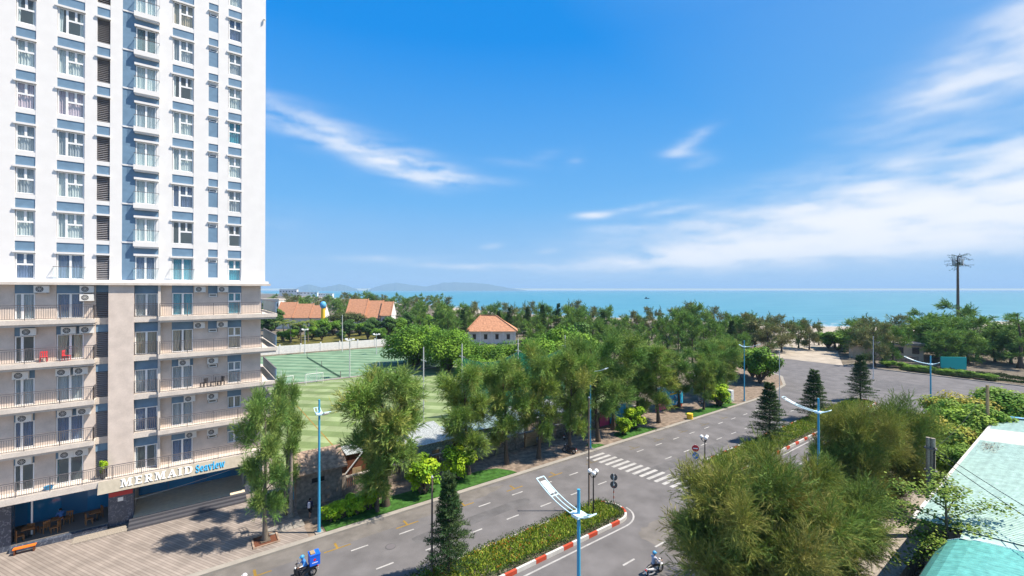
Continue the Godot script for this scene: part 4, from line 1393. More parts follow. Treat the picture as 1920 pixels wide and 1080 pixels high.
func coconut_palm(seed_: int, h: float, cols: Array) -> Array:
	var rng := RandomNumberGenerator.new()
	rng.seed = seed_
	var wood := Shape.new()
	var top := Vector3(0.4, h, 0.3)
	wood.tube([Vector3.ZERO, Vector3(0.1, h * 0.5, 0.1), top], [0.22, 0.16, 0.13], 7)
	var v := PackedVector3Array()
	var c := PackedColorArray()
	for k in 16:
		var a := k * 2.4
		var rise := rng.randf_range(-0.1, 1.0)
		var d := Vector3(cos(a), rise, sin(a)).normalized()
		var l := rng.randf_range(2.6, 3.6)
		var prev := top
		var col: Color = cols[rng.randi() % cols.size()]
		for e in 14:
			var t := (e + 1) / 14.0
			var p := top + d * l * t + Vector3.DOWN * l * 0.5 * t * t
			var side := (p - prev).cross(Vector3.UP).normalized()
			for sg in [-1.0, 1.0]:
				var b: Vector3 = p + side * sg * 0.6 * sin(PI * (0.12 + 0.8 * t)) + Vector3.DOWN * 0.3
				var cc := col * rng.randf_range(0.8, 1.2)
				v.append(prev); v.append(p); v.append(b)
				c.append(cc); c.append(cc); c.append(cc)
			prev = p
	return [wood.mesh(), soft_mesh(v, c)]

func tree_proto(key: String, made: Array, bark: String, leaf: String) -> void:
	protos[key] = [made[0], made[1], M[bark], M[leaf]]

var protos := {}

func plant(key: String, called: String, at: Vector3, turn: float, size: Vector3, label: String, category: String, group := "", trunk := "trunk", crown := "crown") -> Node3D:
	var p: Array = protos[key]
	var o := thing(called, label, category, at, turn, group)
	o.scale = size
	put(trunk, p[0], p[2], o)
	put(crown, p[1], p[3], o)
	return o

func make_protos() -> void:
	var olive := [Color(0.259, 0.349, 0.072), Color(0.207, 0.321, 0.065), Color(0.302, 0.366, 0.080), Color(0.164, 0.277, 0.061), Color(0.333, 0.358, 0.096)]
	var sere := [Color(0.222, 0.260, 0.058), Color(0.177, 0.240, 0.054), Color(0.259, 0.273, 0.065), Color(0.140, 0.207, 0.049), Color(0.284, 0.266, 0.077)]
	var green := [Color(0.148, 0.273, 0.069), Color(0.187, 0.297, 0.076), Color(0.122, 0.229, 0.063), Color(0.234, 0.322, 0.083)]
	var fresh := [olive[0], olive[1], olive[3], green[1], green[3], olive[4]]
	var far := [green[0], green[1], green[2], olive[1], olive[3]]
	var brown := [Color(0.228, 0.227, 0.102), Color(0.174, 0.227, 0.090), Color(0.260, 0.252, 0.120)]
	tree_proto("near_a", she_oak(11, 9.4, 4.2, 0.05, 60, 34, 10, 14, 0.17, 0.0066, sere), "bark", "needle")
	tree_proto("near_b", she_oak(12, 9.4, 3.9, 0.05, 56, 34, 10, 14, 0.17, 0.0066, sere), "bark", "needle")
	tree_proto("street_a", she_oak(21, 12.5, 2.8, 0.17, 44, 27, 9, 10, 0.24, 0.012, fresh), "bark", "needle")
	tree_proto("street_b", she_oak(22, 12.5, 2.9, 0.19, 42, 27, 9, 10, 0.24, 0.012, fresh), "bark", "needle")
	tree_proto("street_c", she_oak(23, 12.5, 2.4, 0.13, 46, 25, 9, 10, 0.24, 0.012, green), "bark_pale", "needle")
	tree_proto("street_d", she_oak(24, 12.5, 3.0, 0.19, 46, 27, 9, 10, 0.24, 0.012, green), "bark", "needle")
	tree_proto("far_a", she_oak(31, 12.0, 3.4, 0.05, 36, 11, 6, 6, 0.34, 0.034, far, 0.5), "bark", "needle")
	tree_proto("far_b", she_oak(32, 13.0, 3.0, 0.05, 36, 11, 6, 6, 0.34, 0.034, far, 0.5), "bark", "needle")
	tree_proto("far_c", she_oak(33, 11.0, 3.6, 0.10, 32, 12, 6, 6, 0.34, 0.034, brown, 0.5), "bark", "needle")
	tree_proto("far_d", she_oak(34, 14.0, 2.0, 0.12, 28, 9, 6, 6, 0.34, 0.034, far, 0.6), "bark", "needle")
	var bright := [Color(0.151, 0.286, 0.029), Color(0.108, 0.229, 0.026), Color(0.186, 0.322, 0.036), Color(0.083, 0.179, 0.026)]
	var lime := [Color(0.281, 0.432, 0.022), Color(0.216, 0.367, 0.020), Color(0.356, 0.486, 0.030), Color(0.140, 0.281, 0.020)]
	var yellowish := [Color(0.231, 0.345, 0.044), Color(0.312, 0.370, 0.050), Color(0.162, 0.271, 0.039), Color(0.347, 0.308, 0.055)]
	var deep := [Color(0.070, 0.147, 0.036), Color(0.091, 0.175, 0.042), Color(0.056, 0.119, 0.034)]
	tree_proto("dome_a", broadleaf(41, 13.0, Vector3(10.0, 1, 10.0), 0.8, 64, 420, 0.55, bright), "bark", "leaf")
	tree_proto("dome_b", broadleaf(42, 11.0, Vector3(8.0, 1, 8.0), 0.6, 52, 380, 0.5, bright), "bark", "leaf")
	tree_proto("leafy", broadleaf(43, 8.0, Vector3(3.6, 1, 3.6), 1.6, 26, 260, 0.4, deep), "bark", "leaf")
	tree_proto("leafy_bright", broadleaf(44, 8.0, Vector3(4.0, 1, 4.0), 1.2, 28, 280, 0.42, bright), "bark", "leaf")
	tree_proto("lime_bush", broadleaf(45, 3.6, Vector3(1.9, 1, 1.9), 0.5, 24, 170, 0.26, lime, 3), "bark", "leaf")
	tree_proto("lime_low", broadleaf(46, 1.7, Vector3(1.15, 1, 1.15), 0.2, 14, 130, 0.22, lime, 3), "bark", "leaf")
	tree_proto("almond", broadleaf(47, 7.0, Vector3(4.4, 1, 4.4), 1.4, 44, 330, 0.30, yellowish, 2), "bark", "leaf")
	tree_proto("almond_b", broadleaf(48, 7.0, Vector3(4.2, 1, 4.2), 1.4, 40, 330, 0.30, [yellowish[0], yellowish[2], bright[1]], 2), "bark", "leaf")
	var pine := [Color(0.036, 0.082, 0.028), Color(0.05, 0.10, 0.034), Color(0.07, 0.115, 0.04)]
	tree_proto("pine_a", island_pine(51, 7.4, 2.05, pine, 15), "bark", "needle")
	tree_proto("pine_b", island_pine(52, 7.6, 2.0, pine, 14), "bark", "needle")
	tree_proto("palm", coconut_palm(61, 6.0, [Color(0.10, 0.15, 0.035), Color(0.14, 0.17, 0.04)]), "bark_pale", "leaf")
	tree_proto("acacia", broadleaf(49, 7.5, Vector3(7.0, 1, 5.0), 4.2, 34, 220, 0.45, [Color(0.075, 0.095, 0.03), Color(0.09, 0.11, 0.035)], 1, 0.8), "bark", "leaf")

func branchy_almond(at: Vector3) -> void:
	# sparse young sea-almond reaching over the roof: level tiers of leaves on long limbs
	var rng := RandomNumberGenerator.new()
	rng.seed = 71
	var o := thing("almond_tree", "sparse young almond tree reaching over the pale green roof edge", "tree", at)
	var wood := Shape.new()
	wood.tube([Vector3.ZERO, Vector3(0.05, 2.5, 0), Vector3(0, 5.0, 0.1), Vector3(-0.1, 7.6, 0)], [0.13, 0.11, 0.08, 0.03], 7)
	var v := PackedVector3Array()
	var c := PackedColorArray()
	var a0 := deg_to_rad(YAW)
	var rt := Vector3(cos(a0), 0, -sin(a0))
	var fw := Vector3(-sin(a0), 0, -cos(a0))
	# limbs: sideways reach, depth reach, start height, rise
	for k in [[3.6, 0.3, 5.6, 0.55], [2.0, 1.0, 6.0, 0.9], [-2.6, 0.6, 6.2, 1.2], [-1.5, -0.8, 6.6, 1.2], [-3.2, 0.2, 4.8, 0.5], [-2.2, -0.9, 4.2, 0.1], [-1.0, 1.2, 3.8, 0.0], [1.3, -0.9, 4.9, 0.1], [0.6, 1.0, 6.9, 0.9], [-3.6, -0.4, 3.4, -0.3], [-1.2, -1.6, 3.0, -0.2], [1.8, 0.9, 5.0, -0.3], [-2.4, 1.4, 5.4, 0.4]]:
		var s0 := Vector3(0, k[2], 0)
		var tip: Vector3 = s0 + rt * k[0] + fw * k[1] + Vector3.UP * k[3]
		wood.tube([s0, s0.lerp(tip, 0.5) + Vector3.UP * 0.2, tip], [0.045, 0.03, 0.012], 4, false)
		for e in 360:
			var t := pow(rng.randf(), 0.65) * 1.05
			var p := s0.lerp(tip, t) + Vector3.UP * 0.2 * sin(PI * t)
			p += Vector3(rng.randfn() * 0.28, rng.randfn() * 0.14 + 0.06, rng.randfn() * 0.28) * (0.5 + t)
			var up := (Vector3.UP + rdir(rng) * 0.55).normalized()
			var along := up.cross(rdir(rng)).normalized()
			var s := 0.19 * rng.randf_range(0.6, 1.2)
			var side := up.cross(along) * s * 0.42
			var q: Color = [Color(0.14, 0.22, 0.03), Color(0.10, 0.18, 0.025), Color(0.18, 0.24, 0.04)][rng.randi() % 3] * rng.randf_range(0.75, 1.25)
			v.append(p); v.append(p + along * s * 0.5 + side); v.append(p + along * s)
			v.append(p); v.append(p + along * s); v.append(p + along * s * 0.5 - side)
			for i in 6:
				c.append(q)
	part("trunk", wood, M.bark, o)
	put("crown", soft_mesh(v, c), M.leaf, o)

func bed_planting(called: String, x0: float, x1: float, z0: float, z1: float, h: float, count: int, cols: Array, flowers: Array, label: String, category: String, round_end: bool, seed_: int, rim := 0.0) -> void:
	var rng := RandomNumberGenerator.new()
	rng.seed = seed_
	var o := thing(called, label, category, Vector3(0, 0.12, 0))
	var v := PackedVector3Array()
	var c := PackedColorArray()
	var fv := PackedVector3Array()
	var fc := PackedColorArray()
	var f := FastNoiseLite.new()
	f.seed = seed_
	f.frequency = 0.35
	var r := (x1 - x0) * 0.5
	for i in count:
		var x := rng.randf_range(x0, x1)
		var z := rng.randf_range(z1, z0)
		if round_end and z < z1 + r:
			var dz := (z1 + r - z) / r
			if absf(x - (x0 + x1) * 0.5) > r * sqrt(maxf(0.0, 1.0 - dz * dz)):
				continue
		var edge := minf(x - x0, x1 - x)
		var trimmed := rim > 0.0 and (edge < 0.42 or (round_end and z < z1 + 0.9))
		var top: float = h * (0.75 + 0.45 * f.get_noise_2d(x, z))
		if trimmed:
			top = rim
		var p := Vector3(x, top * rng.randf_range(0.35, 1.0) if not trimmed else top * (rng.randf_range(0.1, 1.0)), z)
		var up := (Vector3.UP * 0.6 + rdir(rng)).normalized()
		var along := (up.cross(rdir(rng)) + Vector3.UP * (0.9 if not trimmed else 0.2)).normalized()
		var s := (0.24 if not trimmed else 0.11) * rng.randf_range(0.6, 1.3)
		var side := up.cross(along).normalized() * s * (0.2 if not trimmed else 0.4)
		var col: Color = cols[rng.randi() % cols.size()] * rng.randf_range(0.75, 1.25)
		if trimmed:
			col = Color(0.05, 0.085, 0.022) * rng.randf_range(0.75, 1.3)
		v.append(p - side); v.append(p + side); v.append(p + along * s)
		c.append(col); c.append(col); c.append(col)
		if not trimmed and flowers.size() and f.get_noise_2d(x * 0.35 + 40.0, z * 0.35) > -0.1 and rng.randf() < 0.03:
			var q := Vector3(x, top + 0.06, z)
			var fl: Color = flowers[rng.randi() % flowers.size()]
			for e in 3:
				var d := rdir(rng) * 0.06
				fv.append(q); fv.append(q + d + Vector3(0.05, 0.03, 0)); fv.append(q + d + Vector3(-0.02, 0.03, 0.05))
				fc.append(fl); fc.append(fl); fc.append(fl)
	put("foliage", soft_mesh(v, c), M.leaf, o)
	if fv.size():
		put("blossoms", soft_mesh(fv, fc), M.flower, o)

func make_trees() -> void:
	# street she-oaks along the sidewalk: base, prototype, height, width, label
	var street := [
		[Vector3(-39.5, 0.14, -4.7), "street_c", 12.6, 0.66, "she-oak in a square tree pit on the striped forecourt"],
		[Vector3(-42.9, 0.14, -6.6), "street_c", 13.0, 0.5, "slender she-oak between the tower corner and the gatehouse"],
		[Vector3(-39.2, 0.16, -14.4), "street_a", 13.6, 1.12, "big she-oak on the lawn strip behind the lime hedge"],
		[Vector3(-38.6, 0.14, -13.4), "street_a", 9.4, 0.5, "low she-oak at the kerb in front of the biggest she-oak"],
		[Vector3(-40.6, 0.16, -24.0), "street_b", 11.8, 0.92, "she-oak rising behind the two lime bushes"],
		[Vector3(-40.5, 0.16, -29.0), "street_a", 12.9, 0.92, "she-oak at the end of the long lawn strip"],
		[Vector3(-39.6, 0.14, -33.0), "street_b", 13.2, 0.85, "tall olive she-oak beside the parked motorbikes"],
		[Vector3(-39.0, 0.14, -37.4), "street_a", 13.6, 0.88, "forked she-oak with a motorbike parked at its foot"],
		[Vector3(-39.4, 0.14, -43.0), "street_d", 14.2, 1.0, "dark she-oak just past the crossing and blue lamp"],
		[Vector3(-41.4, 0.14, -48.3), "street_d", 14.6, 1.12, "she-oak with two dark trunks before the pink board"],
		[Vector3(-42.0, 0.14, -54.4), "street_a", 12.4, 0.9, "she-oak with forked trunk behind the round lime bushes"],
		[Vector3(-39.6, 0.14, -56.4), "street_b", 11.6, 1.0, "bright olive she-oak beside the graffiti booth"],
		[Vector3(-42.6, 0.14, -66.5), "street_d", 10.2, 0.85, "she-oak between the graffiti booth and the grey cabinet"],
		[Vector3(-39.4, 0.14, -68.4), "street_b", 9.0, 0.62, "thin-trunked young she-oak on the lawn of the grey cabinet"],
		[Vector3(-42.4, 0.14, -76.0), "street_d", 10.8, 0.95, "she-oak standing over the grey cabinet"],
		[Vector3(-43.4, 0.14, -82.5), "street_a", 11.0, 0.95, "she-oak beside the last blue lamp of the sidewalk"],
		[Vector3(-46.5, 0.14, -88.5), "street_d", 10.6, 0.95, "she-oak shading the brown hut at the junction corner"]]
	var turn := 0.4
	for e in street:
		turn += 1.7
		var k: float = e[2] / 12.5
		plant(e[1], "she_oak", e[0], turn, Vector3(e[3] * 1.0, k, e[3] * 1.0), e[4], "tree", "street trees along the sidewalk")
	plant("leafy_bright", "broadleaf_tree", Vector3(-43.5, 0.14, -97.5), 0.3, Vector3(1.05, 1.12, 1.05), "fresh green broadleaf tree on the junction corner", "tree")
	plant("leafy_bright", "broadleaf_tree", Vector3(-47.5, 0.14, -103.0), 2.1, Vector3(1.1, 1.05, 1.1), "broadleaf tree behind the fresh green corner tree", "tree")
	# she-oaks on the near sidewalk
	plant("near_a", "she_oak", Vector3(-12.9, 0.14, -26.0), 0.6, Vector3(0.82, 0.95, 0.82), "huge bushy she-oak overhanging the road by the scooter", "tree", "she-oaks on the sidewalk before the green roof")
	plant("near_b", "she_oak", Vector3(-11.8, 0.14, -29.8), 2.6, Vector3(0.86, 0.96, 0.86), "bushy she-oak between the huge one and the almond tree", "tree", "she-oaks on the sidewalk before the green roof")
	plant("near_b", "she_oak", Vector3(-11.0, 0.14, -34.2), 4.4, Vector3(0.72, 0.74, 0.72), "low bushy she-oak before the almond tree", "tree", "she-oaks on the sidewalk before the green roof")
	plant("near_a", "she_oak", Vector3(-13.0, 0.14, -46.8), 1.4, Vector3(0.68, 0.98, 0.68), "dense green she-oak just behind the blue lamp on the near sidewalk", "tree", "she-oaks on the sidewalk before the green roof")
	plant("near_b", "she_oak", Vector3(-12.3, 0.14, -52.4), 5.2, Vector3(0.78, 0.95, 0.78), "olive she-oak beside the concrete power pole", "tree", "she-oaks on the sidewalk before the green roof")
	plant("street_b", "she_oak", Vector3(-14.5, 0.14, -45.2), 3.0, Vector3(0.5, 0.5, 0.5), "small ragged she-oak at the kerb under the blue lamp", "tree", "she-oaks on the sidewalk before the green roof")
	# yellow-green almond trees behind the roof
	var al := [[Vector3(-11.5, 0.14, -68), 0.95], [Vector3(-9.6, 0.14, -74.5), 1.05], [Vector3(-11.0, 0.14, -81), 1.0], [Vector3(-7.0, 0.14, -86), 1.12], [Vector3(-3.0, 0, -92), 1.2], [Vector3(2.0, 0, -97), 1.25], [Vector3(6.5, 0, -91), 1.2], [Vector3(-8.6, 0.14, -62), 0.7]]
	for i in al.size():
		var k: float = al[i][1]
		plant("almond" if i % 2 == 0 else "almond_b", "almond_tree", al[i][0], i * 1.9, Vector3(k, k * 0.92, k), "yellow-green almond tree in the row past the concrete pole" if i < 7 else "small almond tree beside the roof corner", "tree", "almond trees past the green roof")
	branchy_almond(Vector3(-5.9, 0.0, -38.4))
	# young pines in the medians
	var pines := [[Vector3(-27.0, 0.13, -14.4), "pine_a", 0.95, "dark young pine in the planted median by the delivery bike"], [Vector3(-26.2, 0.13, -61.4), "pine_b", 1.02, "young pine at the white and red kerb of the second median"], [Vector3(-26.4, 0.13, -77.0), "pine_a", 1.02, "symmetrical young pine in the middle of the second median"], [Vector3(-26.0, 0.13, -97.0), "pine_b", 1.08, "young pine at the junction end of the second median"]]
	for e in pines:
		plant(e[1], "island_pine", e[0], e[0].z, Vector3(1.0 if e[0].z > -20.0 else 1.35, e[2], 1.0 if e[0].z > -20.0 else 1.35), e[3], "pine", "young pines in the medians")
	# lime-green bushes
	plant("lime_bush", "lime_bush", Vector3(-39.4, 0.19, -18.2), 0.2, Vector3(0.95, 1.08, 0.95), "lime-green bush beside the she-oak trunk on the long lawn", "bush", "lime bushes on the lawn strips")
	plant("lime_bush", "lime_bush", Vector3(-40.3, 0.19, -22.6), 1.7, Vector3(1.05, 1.05, 1.05), "lime-green bush behind the median pine on the long lawn", "bush", "lime bushes on the lawn strips")
	plant("lime_bush", "lime_bush", Vector3(-39.2, 0.19, -47.8), 2.9, Vector3(0.66, 0.72, 0.66), "smaller of two round lime bushes past the crossing", "bush", "lime bushes on the lawn strips")
	plant("lime_bush", "lime_bush", Vector3(-39.8, 0.19, -51.0), 4.0, Vector3(0.9, 0.98, 0.9), "larger of two round lime bushes past the crossing", "bush", "lime bushes on the lawn strips")
	plant("lime_bush", "lime_bush", Vector3(-39.2, 0.19, -73.0), 5.0, Vector3(1.15, 1.08, 1.15), "round lime bush in front of the grey cabinet", "bush", "lime bushes on the lawn strips")
	for i in 6:
		plant("lime_low", "lime_bush", Vector3(-39.5 + 0.12 * (i % 2), 0.19, -9.6 - i * 0.75), i * 1.3, Vector3(0.95, 0.85 + 0.12 * (i % 3) + (0.7 if i == 5 else 0.0), 0.95), "low lime bush in the hedge behind the blue lamp post", "bush", "low lime hedge behind the lamp post")
	plant("lime_bush", "lime_bush", Vector3(-40.0, 0.19, -13.6), 3.4, Vector3(0.55, 0.85, 0.55), "taller lime bush ending the low hedge", "bush", "low lime hedge behind the lamp post")
	# beds
	var bed := [Color(0.16, 0.25, 0.03), Color(0.24, 0.32, 0.04), Color(0.11, 0.19, 0.025), Color(0.32, 0.34, 0.06)]
	var bloom := [Color(0.55, 0.10, 0.03), Color(0.62, 0.36, 0.03), Color(0.60, 0.20, 0.04)]
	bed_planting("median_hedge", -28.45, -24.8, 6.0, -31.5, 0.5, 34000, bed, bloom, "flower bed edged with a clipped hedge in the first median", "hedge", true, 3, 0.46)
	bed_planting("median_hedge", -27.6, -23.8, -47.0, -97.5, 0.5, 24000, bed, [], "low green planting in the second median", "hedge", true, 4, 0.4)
	bed_planting("roadside_hedge", -30.0, 44.0, -140.2, -141.6, 1.0, 30000, [Color(0.05, 0.085, 0.025), Color(0.07, 0.11, 0.03)], [], "clipped dark hedge along the far side of the junction", "hedge", false, 5)
	bed_planting("roadside_hedge", -26.0, 44.0, -144.5, -147.5, 1.3, 36000, [Color(0.045, 0.07, 0.025), Color(0.06, 0.09, 0.03)], [], "second dark hedge in front of the beach hut", "hedge", false, 6)
	bed_planting("flower_bed", -47.6, -44.6, -5.8, -7.2, 0.45, 2200, [Color(0.06, 0.13, 0.02), Color(0.10, 0.18, 0.03)], [Color(0.5, 0.05, 0.08)], "small flower bed beside the tower entrance steps", "plant", false, 8)
	# big rounded trees beyond the pitch
	for e in [[778, 116.0, "dome_a", 0.92, 0.92], [838, 108.0, "dome_a", 0.72, 0.88], [900, 104.0, "dome_b", 0.8, 0.72], [955, 102.0, "dome_b", 0.85, 0.76], [1015, 98.0, "dome_b", 0.85, 0.95], [1068, 106.0, "dome_b", 0.95, 1.08], [892, 90.0, "dome_b", 0.62, 0.62], [985, 86.0, "dome_b", 0.6, 0.72]]:
		plant(e[2], "shade_tree", dp(e[0], e[1]), e[0] * 0.1, Vector3(e[3], e[4], e[3]), "broad rounded green shade tree beyond the green net", "tree", "shade trees beyond the net")
	plant("leafy", "broadleaf_tree", dp(1085, 112.0), 1.0, Vector3(1.3, 1.5, 1.3), "brownish-green crown between the shade trees and the she-oaks", "tree")
	plant("acacia", "acacia_tree", dp(648, 205.0), 0.5, Vector3(1.7, 1.2, 1.7), "flat-topped dark tree in front of the twin-gabled villas", "tree")
	for e in [[546, 166.0], [565, 162.0], [533, 170.0], [578, 168.0]]:
		plant("palm", "coconut_palm", dp(e[0], e[1]), e[0], Vector3(1.2, 1.25, 1.2), "coconut palm in front of the orange-roofed villa", "palm tree", "palms before the villa")
	for e in [[545, 168.0, "leafy_bright", 0.75], [530, 172.0, "leafy_bright", 0.6], [600, 186.0, "leafy_bright", 1.2], [625, 192.0, "leafy_bright", 1.0], [655, 182.0, "leafy", 1.0], [675, 190.0, "leafy_bright", 0.9], [700, 196.0, "leafy", 1.0], [604, 172.0, "leafy", 0.7], [505, 190.0, "leafy", 1.3], [515, 215.0, "leafy", 1.4], [690, 176.0, "leafy", 0.9], [712, 170.0, "leafy_bright", 0.8], [728, 182.0, "leafy", 1.15], [745, 190.0, "leafy_bright", 1.2], [640, 170.0, "leafy", 0.55], [585, 176.0, "leafy_bright", 0.8], [560, 180.0, "leafy", 0.9], [765, 200.0, "leafy", 1.3], [795, 205.0, "leafy_bright", 1.3], [825, 180.0, "leafy", 1.2]]:
		plant(e[2], "garden_tree", dp(e[0], e[1]), e[0], Vector3(e[3], e[3], e[3]), "small leafy tree at the edge of the dry field", "tree", "garden trees along the dry field")
	# distant pines that stand out dark
	for e in [[868, 150.0, 1.75], [935, 175.0, 1.55], [955, 178.0, 1.7], [989, 172.0, 1.75], [1017, 168.0, 1.9], [1047, 172.0, 1.95], [1130, 165.0, 1.55], [1372, 128.0, 1.45], [848, 160.0, 1.35]]:
		plant("pine_b", "island_pine", dp(e[0], e[1]), e[0], Vector3(1.5, e[2], 1.5), "dark conical pine standing out among the beach she-oaks" if e[0] != 868 else "reddish dark pine beside the hip-roofed villa", "pine", "dark pines among the beach trees")
	# she-oak belt along the beach: top edge of the belt as seen, in steps
	var rng := RandomNumberGenerator.new()
	rng.seed = 5
	var belt := [[500, 553], [540, 552], [575, 556], [600, 556], [625, 548], [655, 545], [680, 543], [720, 549], [750, 552], [775, 556], [800, 560], [830, 549], [860, 560], [890, 562], [920, 566], [950, 562], [975, 575], [1000, 566], [1030, 558], [1060, 560], [1090, 564], [1110, 575], [1140, 571], [1170, 576], [1200, 582], [1230, 572], [1260, 568], [1285, 560], [1310, 566], [1335, 572], [1360, 580], [1390, 600]]
	var n := 0
	for i in belt.size():
		for layer in 3:
			var px: float = belt[i][0] + rng.randf_range(-14.0, 14.0)
			var depth: float = lerpf(250.0, 165.0, clampf((belt[i][0] - 500.0) / 900.0, 0.0, 1.0)) * (1.0 - 0.17 * layer) * rng.randf_range(0.95, 1.05)
			if belt[i][0] < 790:
				depth = 262.0 + 30.0 * (2 - layer) * rng.randf_range(0.8, 1.2)
			if px > 862 and px < 985:
				depth = maxf(depth, 186.0)
			var top: float = 20.0 - (belt[i][1] + layer * 13.0 + rng.randf_range(-3.0, 9.0) - 544.0) * depth / FOCAL
			var key: String = ["far_a", "far_b", "far_d", "far_c", "far_a", "far_b"][n % 6]
			var hh: float = {"far_a": 12.0, "far_b": 13.0, "far_c": 11.0, "far_d": 14.0}[key]
			var k := clampf(top / hh, 0.6, 1.7)
			plant(key, "beach_she_oak", dp(px, depth), rng.randf() * TAU, Vector3(k * rng.randf_range(0.8, 1.1), k, k * rng.randf_range(0.8, 1.1)), "feathery she-oak in the long belt of trees behind the beach", "tree", "she-oak belt behind the beach")
			n += 1
	# a farther line towards the low coast
	for i in 26:
		var px := 500.0 + i * 13.0
		var depth := 420.0 + rng.randf_range(-60.0, 240.0)
		plant(["far_a", "far_b", "far_c"][i % 3], "beach_she_oak", dp(px, depth), rng.randf() * TAU, Vector3(1.3, rng.randf_range(1.0, 1.35), 1.3), "hazy she-oak on the far low coast behind the villas", "tree", "she-oaks on the far coast")
	# trees beyond the junction, in the beach park
	for e in [[1415, 146.0, "far_c", 588, 1.0], [1440, 138.0, "far_c", 592, 1.05], [1398, 150.0, "far_a", 584, 1.0], [1465, 142.0, "far_c", 597, 0.9], [1497, 150.0, "far_a", 595, 0.85], [1517, 146.0, "far_c", 600, 0.75], [1535, 158.0, "far_d", 598, 0.9]]:
		park_tree(e, "she-oak beside the sandy track to the beach", "she-oaks beside the track")
	for e in [[1605, 134.0, "far_a", 596, 1.0], [1630, 128.0, "far_c", 600, 0.95], [1660, 132.0, "far_c", 592, 1.05], [1685, 140.0, "far_a", 603, 0.9], [1618, 145.0, "far_b", 592, 0.9], [1640, 114.0, "far_c", 606, 0.75], [1673, 116.0, "far_a", 604, 0.7]]:
		park_tree(e, "brownish she-oak in front of the beach hut", "she-oaks round the beach hut")
	for e in [[1725, 134.0, "far_a", 590, 1.1], [1755, 126.0, "far_a", 585, 1.2], [1780, 130.0, "far_b", 590, 1.2], [1808, 140.0, "far_b", 560, 1.1], [1832, 128.0, "far_a", 588, 1.1], [1850, 135.0, "far_d", 605, 1.1], [1740, 150.0, "far_b", 578, 1.1], [1770, 118.0, "far_a", 612, 1.1], [1815, 118.0, "far_a", 615, 1.1], [1865, 122.0, "far_a", 612, 1.0], [1895, 118.0, "far_b", 602, 1.1], [1912, 112.0, "far_d", 572, 1.3], [1935, 116.0, "far_a", 590, 1.2]]:
		park_tree(e, "dark she-oak in the beach park round the mast", "she-oaks round the mast")
	for e in [[1553, 150.0, 1.0], [1570, 144.0, 1.1], [1588, 150.0, 1.05], [1710, 146.0, 0.9], [1845, 142.0, 1.0], [1870, 140.0, 0.9]]:
		plant("leafy_bright", "beach_almond", dp(e[0], e[1]), e[0], Vector3(1.15 * e[2], 0.85 * e[2], 1.15 * e[2]), "low spreading green tree on the sand of the beach park", "tree", "low green trees on the beach")
	for e in [[1663, 113.0, 0.4], [1712, 108.0, 0.3], [1775, 103.0, 0.3], [1690, 112.0, 0.3], [1735, 106.0, 0.35], [1810, 100.0, 0.35], [1850, 97.0, 0.3]]:
		plant("leafy_bright", "hedge_bush", dp(e[0], e[1]), e[0], Vector3(0.5, 0.7 * e[2], 0.5), "rounded bush in the clipped hedge past the junction", "bush", "bushes in the junction hedge")

func park_tree(e: Array, label: String, group: String) -> void:
	var hh: float = {"far_a": 12.0, "far_b": 13.0, "far_c": 11.0, "far_d": 14.0}[e[2]]
	var top: float = 20.0 - (e[3] - 544.0) * e[1] / FOCAL
	var k := top / hh
	plant(e[2], "park_she_oak", dp(e[0], e[1]), e[0] * 0.37, Vector3(e[4] * k * 1.2, k, e[4] * k * 1.2), label, "tree", group)

